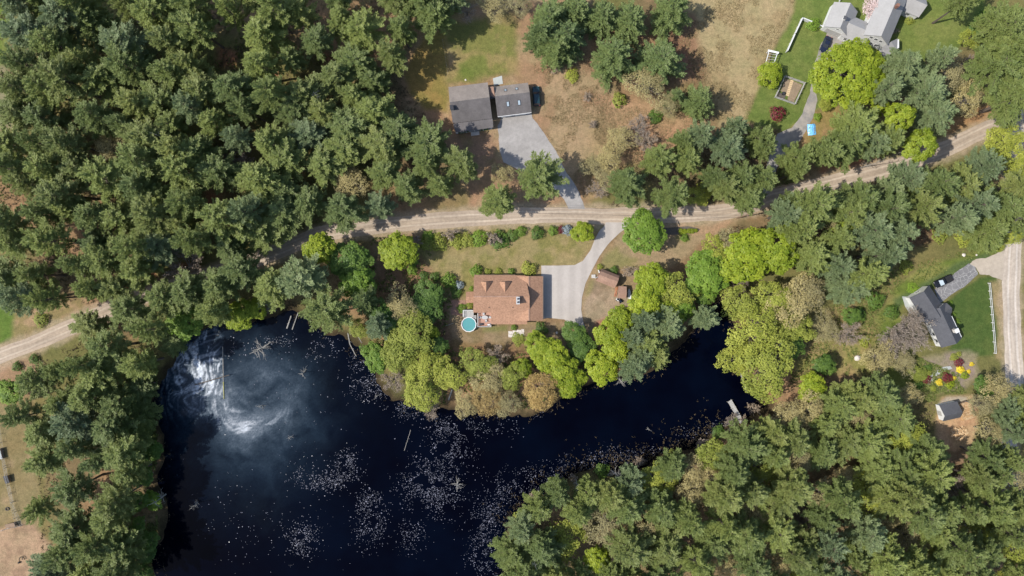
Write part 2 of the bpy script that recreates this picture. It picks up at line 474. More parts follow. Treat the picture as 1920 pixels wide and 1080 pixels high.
    # main house lawns
    put([(775, 480), (790, 440), (850, 425), (960, 418), (1130, 420), (1110, 470), (1078, 500), (1016, 500), (1014, 515), (890, 516), (880, 560), (838, 560), (790, 520)],
        (160, 144, 102), 0.9, 2.0, 1, (132, 128, 74), 4, 0.75, 20)
    put([(1128, 490), (1160, 440), (1182, 420), (1340, 412), (1330, 440), (1295, 480), (1250, 505), (1160, 505), (1130, 530), (1112, 560), (1090, 570)],
        (168, 146, 116), 0.9, 2, 1, (138, 134, 84), 5, 0.75, 21)
    put([(1180, 418), (1345, 412), (1375, 398), (1400, 402), (1340, 438), (1260, 440)], (184, 150, 122), 0.8, 2, 0.8, None, 4, .5, 22)
    put([(1098, 560), (1122, 510), (1150, 545), (1180, 545), (1190, 600), (1160, 620), (1110, 640), (1092, 600)], (172, 152, 128), 0.9, 2, 1, (140, 122, 100), 3, 0.7, 23)
    put([(1120, 605), (1185, 575), (1190, 600), (1150, 630), (1105, 650)], (166, 112, 92), 0.8, 2, 0.85, None, 3, .5, 24)
    put([(838, 556), (890, 560), (890, 610), (1020, 610), (1065, 602), (1075, 625), (1010, 650), (985, 660), (900, 660), (845, 660), (830, 600)],
        (158, 136, 108), 0.9, 2, 1, (136, 118, 84), 3, 0.7, 25)
    put([(900, 612), (955, 608), (950, 622), (905, 624)], (122, 128, 72), 0.7, 1.5, 0.7, None, 3, .5, 26)
    put([(700, 480), (790, 480), (840, 560), (850, 650), (780, 640), (700, 560)], (150, 118, 94), 1.2, 3, 0.9, (120, 100, 70), 3, 0.7, 27)
    put([(800, 640), (1000, 640), (1010, 700), (930, 740), (850, 720), (780, 690)], (158, 122, 92), 1.2, 3, 0.9, (130, 110, 72), 3, 0.7, 28)
    # east house
    put([(1640, 600), (1680, 540), (1720, 510), (1800, 480), (1830, 470), (1880, 462), (1885, 470), (1830, 490), (1760, 530), (1700, 560), (1690, 600), (1660, 640)],
        (112, 126, 60), 1.0, 2.5, 1, (150, 146, 88), 5, 0.7, 29)
    put([(1675, 560), (1720, 535), (1760, 515), (1800, 490), (1850, 475), (1860, 484), (1820, 496), (1760, 535), (1690, 575), (1672, 600)], (90, 108, 66), 0.7, 1.2, 0.9, None, 3, .5, 30)
    put([(1766, 572), (1838, 520), (1872, 520), (1876, 560), (1874, 640), (1862, 668), (1800, 670), (1778, 655), (1806, 628), (1780, 575)], (82, 102, 52), 0.6, 1.0, 1, (96, 110, 58), 3, 0.6, 31)
    put([(1858, 530), (1878, 528), (1884, 600), (1880, 680), (1868, 672), (1868, 600)], (168, 148, 112), 0.7, 1.5, 0.85, None, 3, .5, 32)
    put([(1725, 670), (1790, 655), (1830, 665), (1836, 700), (1800, 735), (1735, 735)], (150, 140, 112), 0.9, 2, 1, (158, 140, 132), 2.5, 0.8, 33)
    put([(1500, 590), (1600, 570), (1640, 620), (1650, 690), (1600, 700), (1540, 700), (1490, 700)], (146, 142, 84), 1.4, 4, 1, (168, 148, 104), 4, 0.7, 34)
    put([(1640, 700), (1720, 660), (1740, 740), (1690, 750)], (120, 128, 62), 1.2, 4, 0.9, (156, 142, 84), 4, 0.7, 35)
    put([(1755, 790), (1765, 745), (1830, 740), (1838, 800), (1825, 835), (1790, 850), (1760, 830)], (200, 166, 130), 0.8, 2, 1, (184, 146, 114), 2.5, 0.7, 36)
    put([(1757, 760), (1775, 745), (1812, 745), (1815, 752), (1790, 760), (1762, 768)], (188, 176, 160), 0.5, 1, 0.9, None, 3, .5, 37)
    put([(1740, 845), (1830, 840), (1850, 880), (1760, 900)], (140, 108, 84), 1, 3, 0.9, (176, 150, 124), 3, 0.5, 38)
    put([(1690, 430), (1760, 415), (1770, 440), (1710, 470)], (128, 100, 78), 0.8, 2, 0.9, None, 3, .4, 39)
    put([(1380, 690), (1430, 715), (1450, 750), (1410, 760), (1395, 725)], (132, 84, 60), 0.8, 2, 0.7, None, 3, .4, 40)
    # west
    put([(-80, -80), (18, -80), (24, 60), (10, 130), (-80, 130)], (112, 128, 62), 1.0, 3, 1, (130, 136, 78), 4, .6, 41)
    put([(-80, 120), (14, 120), (25, 240), (-80, 250)], (150, 140, 110), 1.0, 3, 1, None, 4, .6, 42)
    put([(0, 330), (60, 345), (110, 385), (40, 395), (-40, 380)], (168, 132, 100), 1.0, 3, 0.9, (140, 116, 84), 4, .6, 43)
    put([(-80, 560), (30, 572), (60, 590), (50, 610), (20, 640), (-80, 665)], (100, 124, 56), 0.8, 2, 1, (112, 126, 64), 4, .6, 44)
    put([(30, 580), (100, 570), (160, 560), (150, 590), (60, 635), (15, 650)], (170, 144, 112), 1, 2.5, 0.95, (140, 128, 84), 3, .7, 45)
    put([(-80, 735), (60, 735), (70, 760), (75, 990), (-80, 1005)], (150, 134, 98), 0.8, 2, 1, (138, 122, 84), 5, .7, 46)
    put([(-80, 690), (70, 672), (80, 720), (60, 742), (-80, 745)], (176, 142, 116), 0.9, 2.5, 0.9, (160, 128, 100), 4, .5, 47)
    put([(-80, 1002), (60, 982), (110, 1040), (100, 1130), (-80, 1130)], (184, 154, 126), 0.8, 2, 1, (154, 126, 104), 3, .7, 48)
    for a, b, r in ((20, 870, 6), (10, 940, 9), (60, 860, 7)):
        put([(a - r, b - r), (a + r, b - r), (a + r, b + r), (a - r, b + r)], (176, 150, 118), 0.8, 2, 0.7, None, 3, .5, 49)
    for a, b, r in ((425, 108, 20), (470, 160, 9), (516, 138, 10), (620, 110, 9), (400, 372, 16), (275, 522, 18), (350, 508, 14), (560, 322, 10), (470, 395, 12), (235, 545, 14),
                    (1510, 880, 14), (1525, 910, 10), (1700, 905, 12), (1560, 996, 10)):
        put([(a - r, b - r), (a + r, b - r * .7), (a + r * .9, b + r), (a - r, b + r * .8)], (188, 132, 100), 1.0, 2.5, 0.95, (160, 120, 90), 3, .5, 50)
    # shoulders of the roads
    for line, hw in ((ROAD_W, 2.4), (EROAD_W, 2.5)):
        sd = sd_line(X, Y, line[::4] + [line[-1]]) + (n2 - 0.5) * 2.2
        w = (1 - sstep(hw - 0.3, hw + 1.5, sd))[..., None] * 0.85
        C = C * (1 - w) + np.array(lin(178, 160, 134)) * w
    # mud at the pond rim and its bed
    sd = pond_sd(X, Y) + (n2 - 0.5) * 2
    w = (1 - sstep(-0.5, 3.0, sd))[..., None]
    C = C * (1 - w) + np.array(lin(70, 60, 44)) * w
    return C

def build_ground():
    st = 0.42
    xs = np.concatenate([[-3000, -1200, -500, -260], np.arange(-156, 156.01, st), [260, 500, 1200, 3000]])
    ys = np.concatenate([[-3000, -1200, -500, -200], np.arange(-96, 96.01, st), [200, 500, 1200, 3000]])
    X, Y = np.meshgrid(xs, ys)
    C = zone_colours(X, Y)
    Z = ground_z(X, Y)
    nearr = np.minimum(sd_line(X, Y, ROAD_W[::6]), sd_line(X, Y, EROAD_W[::6]))
    Z = Z + (fbm(X, Y, 3.0, 3, 77) - 0.6) * 0.10 * sstep(2.8, 5, nearr) * (np.abs(X) < 155)
    ny, nx = X.shape
    V = np.stack([X.ravel(), Y.ravel(), Z.ravel()], 1)
    i = np.arange(nx * ny).reshape(ny, nx)
    F = np.stack([i[:-1, :-1].ravel(), i[:-1, 1:].ravel(), i[1:, 1:].ravel(), i[1:, :-1].ravel()], 1)
    m, nt, b = new_mat('ground_cover')
    at = N(nt, 'ShaderNodeAttribute', attribute_name='cover')
    a1 = noise(nt, 0.9, 5, 0.7); a2 = noise(nt, 3.2, 3, 0.7); a3 = noise(nt, 0.16, 3, 0.6)
    c = mixc(nt, 'MULTIPLY', 1.0, at.outputs['Color'], ramp(nt, a1, 0.3, 0.7, (0.72, 0.74, 0.72), (1.18, 1.16, 1.14)))
    c = mixc(nt, 'MULTIPLY', 0.8, c, ramp(nt, a2, 0.3, 0.7, (0.68, 0.70, 0.68), (1.25, 1.22, 1.2)))
    c = mixc(nt, 'MULTIPLY', 0.7, c, ramp(nt, a3, 0.35, 0.65, (0.86, 0.92, 0.86), (1.1, 1.04, 1.06)))
    nt.links.new(c, b.inputs['Base Color'])
    b.inputs['Roughness'].default_value = 0.95
    b.inputs['Specular IOR Level'].default_value = 0.1
    bp = N(nt, 'ShaderNodeBump', inp={'Strength': 0.7, 'Distance': 0.12})
    nt.links.new(a2, bp.inputs['Height']); nt.links.new(bp.outputs[0], b.inputs['Normal'])
    me = np_mesh('ground', V, F, m, {'cover': C.reshape(-1, 3)}, smooth=True)
    tag(link('ground', me), kind='structure')
build_ground()

# ------------------------------------------------------------------ pond water with pollen film
WATER_Z = -0.42
def build_water():
    st = 0.30
    x0, x1, y0, y1 = (270 - 960) * S, (1460 - 960) * S, (540 - 1120) * S, (540 - 530) * S
    xs = np.arange(x0, x1, st); ys = np.arange(y0, y1, st)
    X, Y = np.meshgrid(xs, ys)
    px = X / S + 960; py = 540 - Y / S
    wx = px + (fbm(px, py, 55, 4, 1) - 0.5) * 60; wy = py + (fbm(px, py, 55, 4, 2) - 0.5) * 60
    def g(cx, cy, sx, sy, x=wx, y=wy): return np.exp(-((x - cx) / sx) ** 2 - ((y - cy) / sy) ** 2)
    r = np.hypot(px - 478, (py - 742) * 1.05); th = np.arctan2(py - 742, px - 478)
    fl = (fbm(px, py, 30, 3, 91) - .5) * 26
    psi = r + 75 * (fbm(px, py, 85, 2, 14) - .5) + 8 * (fbm(px, py, 16, 2, 15) - .5)
    streak = fbm(psi, th * 9, 4.2, 4, 11)
    psi2 = px * .95 + py * .12 + 95 * (fbm(px, py, 75, 3, 16) - .5)
    streak2 = fbm(psi2, py * .16, 5.0, 4, 12)
    fine = fbm(px, py, 3, 3, 21)
    st1 = sstep(0.46, 0.70, streak)
    st2 = sstep(0.48, 0.66, streak2)
    left = g(352, 690, 55, 62) + .8 * g(392, 690, 26, 60)
    ring = np.exp(-((r - 66 - fl * .4) / 20) ** 2) * sstep(-0.1, 0.9, np.cos(th - 2.5))
    tail = np.exp(-((r - 62 + fl * .3) / 16) ** 2) * sstep(0.2, 1.0, np.cos(th - 1.45)) * .8
    core = np.exp(-((px - 470) / 36) ** 2 - ((py - 748) / 28) ** 2)
    film = left * (0.09 + 0.20 * st1 + .42 * st2 * (0.4 + fine)) + ring * (0.11 + 0.26 * st1) + tail * (0.04 + 0.17 * st1)
    # the floating boom holds the film back on its right side
    right = sstep(416, 420, px) * sstep(752, 735, py)
    film = film * (1 - 0.88 * right) * (1 - 0.55 * core)
    film = film * (0.5 + 1.0 * fine)
    faint = 0.14 * g(475, 745, 120, 95) + 0.03 * g(470, 840, 110, 110) + 0.010 * g(600, 740, 120, 90)
    faint = faint * (0.25 + 1.5 * fbm(wx, wy, 26, 4, 31)) * (0.75 + 0.5 * fine)
    edge = sstep(650, 520, px + (fbm(px, py, 70, 4, 61) - 0.5) * 120)
    film = np.clip(film + faint * (0.3 + 0.7 * edge), 0, 0.95)
    film *= sstep(276, 290, px)
    ny, nx = X.shape
    sd = sd_poly(X, Y, POND_W)
    V = np.stack([X.ravel(), Y.ravel(), np.full(X.size, WATER_Z)], 1)
    i = np.arange(nx * ny).reshape(ny, nx)
    F = np.stack([i[:-1, :-1].ravel(), i[:-1, 1:].ravel(), i[1:, 1:].ravel(), i[1:, :-1].ravel()], 1)
    keep = (sd.ravel()[F] < 5.0).any(1)
    F = F[keep]
    used = np.unique(F); remap = -np.ones(len(V), np.int64); remap[used] = np.arange(len(used))
    m, nt, b = new_mat('pond_water')
    at = N(nt, 'ShaderNodeAttribute', attribute_name='film')
    fine_n = noise(nt, 2.5, 4, 0.7)
    dirt = ramp(nt, noise(nt, 0.05, 3), 0.35, 0.65, (0.0003, 0.0004, 0.0024), (0.0005, 0.0015, 0.0055))
    fm = N(nt, 'ShaderNodeMath', operation='MULTIPLY')
    nt.links.new(at.outputs['Fac'], fm.inputs[0]); nt.links.new(ramp(nt, fine_n, 0.3, 0.7, (0.75,) * 3, (1.2,) * 3), fm.inputs[1])
    fc = ramp(nt, fm.outputs[0], 0.04, 0.40, (0.16, 0.28, 0.40), (0.56, 0.60, 0.65))  # pale end mixes the pollen's own tint with its sheen, painted in
    c = mixc(nt, 'MIX', fm.outputs[0], dirt, fc)
    nt.links.new(c, b.inputs['Base Color'])
    rr = ramp(nt, fm.outputs[0], 0.02, 0.5, (0.04,) * 3, (0.6,) * 3)
    nt.links.new(rr, b.inputs['Roughness'])
    b.inputs['IOR'].default_value = 1.33
    b.inputs['Specular IOR Level'].default_value = 0.08
    bp = N(nt, 'ShaderNodeBump', inp={'Strength': 0.06, 'Distance': 0.02})
    nt.links.new(noise(nt, 1.2, 3, 0.6), bp.inputs['Height']); nt.links.new(bp.outputs[0], b.inputs['Normal'])
    me = np_mesh('pond_water', V[used], remap[F], m, {'film': film.ravel()[used]}, smooth=True)
    tag(link('pond_water', me), kind='structure')
build_water()

# ------------------------------------------------------------------ roads and drives
def ribbon(name, line, hw, cols, z=0.03, seed=0, grass=True):
    """crowned dirt road: ruts, pale wheel tracks and a wandering edge"""
    P = [Vector(p) for p in line]
    nacross = 24
    V = []; C = []
    us = np.linspace(-1, 1, nacross + 1)
    base, track, rut, mid = [np.array(lin(*c)) for c in cols]
    for i, p in enumerate(P):
        t = (P[min(i + 1, len(P) - 1)] - P[max(i - 1, 0)]).normalized()
        nrm = Vector((-t.y, t.x))
        s = i * 0.6
        wob = float(fbm(np.array([s]), np.array([seed * 9.0]), 6, 4, seed)[0] - 0.5)
        wobr = float(fbm(np.array([s]), np.array([seed * 9.0 + 50]), 6, 4, seed + 3)[0] - 0.5)
        for u in us:
            ww = hw * (1 + (wob if u < 0 else wobr) * 0.42)
            q = p + nrm * (u * ww)
            V.append((q.x, q.y, z + 0.04 * (1 - u * u) - 0.018 * (abs(abs(u) - 0.45) < 0.15)))
            C.append((s, u))
    C = np.array(C); s, u = C[:, 0], C[:, 1]
    n1 = fbm(s, u * hw, 5, 4, seed + 5); n2 = fbm(s * 0.25, u * hw * 3, 1.6, 4, seed + 6)
    wv = (fbm(s, s * 0, 14, 3, seed + 8) - 0.5) * 0.25
    tr = np.exp(-((np.abs(u + wv) - 0.42) / 0.13) ** 2)
    rt = np.exp(-((np.abs(u + wv) - 0.62) / 0.06) ** 2) + np.exp(-((np.abs(u + wv) - 0.24) / 0.06) ** 2)
    md = np.exp(-((u + wv) / 0.14) ** 2)
    col = base[None] * (0.78 + 0.44 * n1[:, None])
    col = col * (1 - 0.65 * tr[:, None]) + track * 0.65 * tr[:, None]
    col = col * (1 - 0.5 * np.clip(rt, 0, 1)[:, None] * n2[:, None] * 1.4) + rut * (0.5 * np.clip(rt, 0, 1) * n2 * 1.4)[:, None]
    col = col * (1 - 0.5 * md[:, None]) + mid * 0.5 * md[:, None]
    col *= (0.75 + 0.5 * n2)[:, None]
    w = nacross + 1
    i = np.arange(len(V)).reshape(-1, w)
    F = np.stack([i[:-1, :-1].ravel(), i[1:, :-1].ravel(), i[1:, 1:].ravel(), i[:-1, 1:].ravel()], 1)[:, ::-1]
    m, nt, b = new_mat(name + '_dirt')
    at = N(nt, 'ShaderNodeAttribute', attribute_name='cover')
    a1 = noise(nt, 1.2, 5, 0.7)
    c = mixc(nt, 'MULTIPLY', 1.0, at.outputs['Color'], ramp(nt, a1, 0.3, 0.7, (0.82,) * 3, (1.14,) * 3))
    nt.links.new(c, b.inputs['Base Color']); b.inputs['Roughness'].default_value = 0.95
    b.inputs['Specular IOR Level'].default_value = 0.1
    me = np_mesh(name, np.array(V), F, m, {'cover': col}, smooth=True)
    return tag(link(name, me), kind='structure')
ribbon('dirt_road', ROAD_W, 2.05, [(188, 170, 150), (208, 192, 172), (150, 132, 114), (170, 154, 134)], seed=1)
ribbon('gravel_road', EROAD_W, 2.35, [(200, 186, 170), (222, 212, 200), (172, 154, 136), (196, 182, 166)], seed=2)

def sheet(name, poly_px, mat, z=0.02, th=0.12, wob=0.0, seed=0, step=0.5):
    """paved area: dense outline (slightly uneven), thin slab"""
    pts = wp(poly_px)
    out = []
    for a, b in zip(pts, pts[1:] + [pts[0]]):
        a = Vector(a); b = Vector(b); n = max(1, int((b - a).length / step))
        out += [a + (b - a) * (k / n) for k in range(n)]
    if wob:
        ox = np.array([p.x for p in out]); oy = np.array([p.y for p in out])
        dx = (fbm(ox, oy, 1.6, 4, seed) - 0.5) * wob; dy = (fbm(ox, oy, 1.6, 4, seed + 9) - 0.5) * wob
        out = [Vector((p.x + dx[i], p.y + dy[i])) for i, p in enumerate(out)]
    mb = MB().prism([(p.x, p.y) for p in out], z - th, z)
    return tag(mb.build(name, mat), kind='structure')

def pave(name, col, crack=0.0, stain=0.15, bands=None, dark=None):
    m, nt, b = new_mat(name)
    n1 = noise(nt, 0.12, 5, 0.65); n2 = noise(nt, 1.1, 5, 0.7); n3 = noise(nt, 6, 3, 0.6)
    c = mixc(nt, 'MULTIPLY', 1.0, col, ramp(nt, n1, 0.32, 0.68, (1 - stain,) * 3, (1 + stain * .5,) * 3))
    c = mixc(nt, 'MULTIPLY', 0.9, c, ramp(nt, n2, 0.3, 0.7, (1 - stain * .7,) * 3, (1 + stain * .5,) * 3))
    c = mixc(nt, 'MULTIPLY', 0.6, c, ramp(nt, n3, 0.3, 0.7, (0.88,) * 3, (1.1,) * 3))
    if dark:
        c = mixc(nt, 'MIX', ramp(nt, noise(nt, 0.3, 5, 0.7), 0.47, 0.60), c, dark)
    if crack:
        tc = nt.nodes.new('ShaderNodeTexCoord')
        v = N(nt, 'ShaderNodeTexVoronoi', feature='DISTANCE_TO_EDGE', inp={'Scale': 0.8, 'Randomness': 1.0})
        nz = N(nt, 'ShaderNodeTexNoise', inp={'Scale': 0.8, 'Detail': 3.0})
        ad = N(nt, 'ShaderNodeMixRGB', blend_type='ADD', inp={'Fac': 0.5})
        nt.links.new(tc.outputs['Object'], nz.inputs[0]); nt.links.new(tc.outputs['Object'], ad.inputs[1]); nt.links.new(nz.outputs['Color'], ad.inputs[2])
        nt.links.new(ad.outputs[0], v.inputs['Vector'])
        c = mixc(nt, 'MIX', ramp(nt, v.outputs['Distance'], 0.01, 0.035, (crack,) * 3, (0, 0, 0)), c, (0.5, 0.49, 0.47))
    if bands:
        w = N(nt, 'ShaderNodeTexWave', inp={'Scale': bands, 'Distortion': 0.6, 'Detail': 2.0, 'Detail Scale': 0.3})
        tc = nt.nodes.new('ShaderNodeTexCoord'); nt.links.new(tc.outputs['Object'], w.inputs[0])
        c = mixc(nt, 'MULTIPLY', 0.35, c, ramp(nt, w.outputs['Fac'], 0.2, 0.9, (0.82,) * 3, (1.12,) * 3))
    nt.links.new(c, b.inputs['Base Color'])
    b.inputs['Roughness'].default_value = 0.9; b.inputs['Specular IOR Level'].default_value = 0.2
    return m
M['concrete'] = pave('concrete_drive', lin(196, 187, 178), 0, 0.10, 0.10)
M['asphalt_pale'] = pave('bleached_asphalt', lin(178, 173, 168), 0, 0.24)
M['asphalt_old'] = pave('worn_asphalt', lin(176, 168, 158), 0, 0.2, None, lin(150, 146, 142))
M['asphalt_dark'] = pave('cracked_asphalt', lin(140, 138, 138), 0.4, 0.2)
M['gravel'] = pave('pale_gravel', lin(200, 186, 168), 0, 0.2)
M['patio'] = pave('patio_slab', lin(190, 194, 190), 0, 0.12)
sheet('concrete_driveway', DRIVE_MAIN, M['concrete'], 0.055, wob=0.12, seed=3)
sheet('pale_driveway', DRIVE_GREY, M['asphalt_pale'], 0.045, wob=0.5, seed=4)
sheet('worn_driveway', DRIVE_NE, M['asphalt_old'], 0.045, wob=0.5, seed=5)
sheet('cracked_driveway', DRIVE_E, M['asphalt_dark'], 0.055, wob=0.25, seed=6)
sheet('gravel_apron', GRAVEL_E, M['gravel'], 0.035, wob=0.9, seed=7)
sheet('patio', [(924, 147), (941, 142), (943, 157), (926, 161)], M['patio'], 0.06, wob=0.1, seed=8)
sheet('stone_path', [(1739, 707), (1752, 697), (1768, 688), (1782, 686), (1786, 691), (1770, 694), (1757, 703), (1748, 716), (1740, 722)], M['patio'], 0.05, wob=0.6, seed=9)
sheet('side_patio', [(1691, 556), (1705, 556), (1712, 590), (1706, 588), (1697, 575)], M['patio'], 0.06, wob=0.2, seed=10)

# ------------------------------------------------------------------ tree prototypes
def norm(v): return v / (np.linalg.norm(v, axis=-1, keepdims=True) + 1e-9)

def kites(P, D, L, Wd, rng, up=1.0, rand=0.7):
    """needle tufts / twigs: one four-cornered blade each"""
    n = len(P)
    side = norm(np.cross(D, np.array([0, 0, up]) + rng.normal(0, rand, (n, 3))))
    a = P; b = P + D * (L * 0.45)[:, None] + side * Wd[:, None]; c = P + D * L[:, None]; d = P + D * (L * 0.45)[:, None] - side * Wd[:, None]
    V = np.stack([a, b, c, d], 1).reshape(-1, 3)
    return V, np.arange(4 * n).reshape(-1, 4)

def leaves(P, Nrm, s, rng):
    n = len(P)
    t = norm(np.cross(Nrm, rng.normal(0, 1, (n, 3)))); b = np.cross(Nrm, t)
    s = s[:, None]
    V = np.stack([P - t * s - b * s * .3, P + t * s * .2 - b * s * .8, P + t * s + b * s * .2, P - t * s * .1 + b * s * .8], 1).reshape(-1, 3)
    return V, np.arange(4 * n).reshape(-1, 4)

def tubes(segs, n=5):
    """list of (p0,p1,r0,r1) -> V,F"""
    mb = MB()
    for p0, p1, r0, r1 in segs: mb.bar(p0, p1, r0, r1, n)
    return mb

class Proto:
    def __init__(self, crown, trunk, R, h, zc): self.crown, self.trunk, self.R, self.h, self.zc = crown, trunk, R, h, zc

def finish(name, V, F, var, mat, mb, barkmat, R, h, zc):
    crown = np_mesh(name + '_crown', V, F, mat, {'var': np.repeat(var, 4)})
    tm = bpy.data.meshes.new(name + '_trunk'); tm.from_pydata(mb.v, [], mb.f); tm.materials.append(barkmat); tm.update()
    return Proto(crown, tm, R, h, zc)

def make_pine(name, seed, mat, h=20.0, R=4.4, z0f=0.46, whorls=11, dense=3, power=0.5, droop=0.0, blade=(0.36, 0.66), bw=(0.055, 0.11), lean=0.6, plume=0.25, gap=0.27, skip=.10, nb_=(6, 9)):
    """conifer: whorls of limbs, each limb a feathery plume of needle tufts ending in a pointed tip"""
    rng = np.random.default_rng(seed)
    TP = []; TD = []; segs = []
    top = np.array([rng.normal(0, lean), rng.normal(0, lean), h])
    def axis(z): return np.array([top[0], top[1], 0]) * (z / h) ** 1.5 + np.array([0, 0, z])
    zs = np.linspace(0, h, 9)
    for a, b in zip(zs[:-1], zs[1:]):
        segs.append((axis(a), axis(b), 0.28 * (1 - a / h) + 0.03, 0.28 * (1 - b / h) + 0.03))
    for z in np.linspace(.15, z0f, 5) * h:      # dead stubs under the crown
        az = rng.uniform(0, 6.28); b = axis(z); segs.append((b, b + np.array([math.cos(az), math.sin(az), .1]) * rng.uniform(.6, 1.8), .035, .012))
    bias = rng.uniform(0, 6.283); bias2 = rng.uniform(0, 6.283)
    for wi in range(whorls):
        t = min(max((wi + rng.uniform(-.2, .2)) / whorls, 0), 0.97)
        z = (z0f + (1 - z0f) * t) * h
        nb = rng.integers(*nb_) if t < .8 else 5
        a0 = rng.uniform(0, 6.28)
        for k in range(nb):
            if rng.random() < skip: continue
            az = a0 + 6.283 * k / nb + rng.normal(0, .22)
            L = R * ((1 - t) ** power) * rng.uniform(0.66, 1.10) * (0.8 + 0.2 * min(1, t * 5)) + 0.3
            L *= 1 + 0.15 * math.cos(az - bias) + 0.10 * math.cos(2 * az - bias2)
            el = 0.04 + 0.85 * t ** 1.4 + rng.normal(0, .10) - droop
            hd = np.array([math.cos(az), math.sin(az), 0]); sd = np.array([-math.sin(az), math.cos(az), 0])
            b = axis(z); ce, se = math.cos(el), math.sin(el); bend = rng.normal(0, .10)
            def pt(s): return b + hd * (L * s * ce) + sd * (L * bend * s * s) + np.array([0, 0, L * (s * se + 0.14 * s * s)])
            segs.append((pt(0), pt(0.55), 0.05, 0.03)); segs.append((pt(.55), pt(1.0), 0.03, 0.01))
            s = 0.14 if t > .5 else 0.24
            while s < 1.0:
                p = pt(s)
                for sg in (-1, 1):
                    sl = (plume * L * (1 - s) ** 0.7 * min(1, s * 3.2) + 0.16) * rng.uniform(.6, 1.25)
                    ang = rng.uniform(0.45, 0.9)
                    dd = hd * math.cos(ang) + sd * sg * math.sin(ang) + np.array([0, 0, se * .7 + rng.normal(0.14, .12)])
                    dd = dd / np.linalg.norm(dd)
                    q = 0.0
                    while q <= sl:
                        TP.append(p + dd * q); TD.append(dd); q += gap
                s += gap / L
            TP.append(pt(1.0)); TD.append(hd + np.array([0, 0, se + .2]))
    for _ in range(8):
        TP.append(axis(h * rng.uniform(.955, 1.0))); TD.append(np.array([rng.normal(0, .5), rng.normal(0, .5), .8]))
    TP = np.array(TP); TD = np.array(TD)
    P = np.repeat(TP, dense, 0); D = np.repeat(TD, dense, 0)
    P = P + rng.normal(0, .06, P.shape); D = norm(D + rng.normal(0, .36, D.shape) + np.array([0, 0, .20]))
    n = len(P)
    V, F = kites(P, D, rng.uniform(*blade, n), rng.uniform(*bw, n), rng, rand=.5)
    cl = fbm(P[:, 0] * 1 + P[:, 2] * .7, P[:, 1], 1.1, 2, seed)
    var = np.clip(0.5 + (cl - .5) * 1.1 + rng.normal(0, .16, n), 0, 1)
    return finish(name, V, F, var, mat, tubes(segs, 4), M['bark'], R, h, 0.74 * h)

def make_broad(name, seed, mat, R=5.0, h=11.0, nclus=70, cr=(0.75, 1.3), nleaf=95, ls=(0.16, 0.30), flat=0.62, twigs=0, bark='grey_bark', irr=0.18, shell=0.55, bottom=-0.35, mat_small=None):
    """domed crown made of leaf sprays round limb ends"""
    rng = np.random.default_rng(seed)
    segs = []; cz = h - R * flat * 1.05
    segs.append((np.array([0, 0, 0.]), np.array([0, 0, cz * .55]), 0.045 * R, 0.035 * R))
    fork = np.array([0, 0, cz * .55])
    Cs = []; tries = 0
    ph = rng.uniform(0, 6.28, 4)
    def lob(az): return 1 + irr * (math.sin(2 * az + ph[0]) + 0.8 * math.sin(3 * az + ph[1]) + 0.6 * math.sin(5 * az + ph[2])) / 1.6
    while len(Cs) < nclus and tries < 20000:
        tries += 1
        u = rng.uniform(bottom, 1.0); az = rng.uniform(0, 6.283)
        rr = rng.uniform(shell, 1.0) ** 0.6
        k = math.sqrt(max(0, 1 - u * u)) * rr * lob(az)
        c = np.array([R * k * math.cos(az), R * k * math.sin(az), cz + R * flat * u * rr])
        if all(np.linalg.norm(c - d) > 0.62 * cr[0] for d in Cs): Cs.append(c)
    for k in range(7):
        az = k * 1.05; q = .0 if k == 0 else .26
        Cs.append(np.array([R * q * math.cos(az), R * q * math.sin(az), cz + R * flat * (.97 if k == 0 else .9)]))
    P = []; Nn = []; vv = []
    for c in Cs:
        mid = fork * .5 + c * .5 + np.array([0, 0, -.25])
        if rng.random() < 0.6:
            segs.append((fork, mid, 0.02 * R, 0.010 * R)); segs.append((mid, c, 0.010 * R, 0.02))
        r = rng.uniform(*cr)
        n = int(nleaf * (r / cr[1]) ** 2)
        d = norm(rng.normal(0, 1, (n, 3))); d[:, 2] = np.where(d[:, 2] < -0.25, -d[:, 2], d[:, 2])
        p = c + d * r * (rng.uniform(0.35, 1.0, (n, 1)) ** 0.5) * np.array([1, 1, .62])
        out = norm(c - np.array([0, 0, cz - R * .3]))
        nn = norm(d * .6 + out * .35 + np.array([0, 0, .55]) + rng.normal(0, .38, (n, 3)))
        P.append(p); Nn.append(nn); vv.append(np.clip(rng.normal(.5, .18, n) + rng.normal(0, .30), 0, 1))
    P = np.vstack(P); Nn = np.vstack(Nn); var = np.concatenate(vv)
    V, F = leaves(P, Nn, rng.uniform(*ls, len(P)), rng)
    if twigs:
        # bare twigs standing out of the crown
        for _ in range(twigs):
            c = Cs[rng.integers(len(Cs))]
            d = norm(c - np.array([0, 0, cz * .5]) + rng.normal(0, 1.0, 3))
            segs.append((c - d * .8, c + d * rng.uniform(.4, 1.2), 0.03, 0.008))
    return finish(name, V, F, var, mat, tubes(segs, 4), M[bark], R, h, cz)

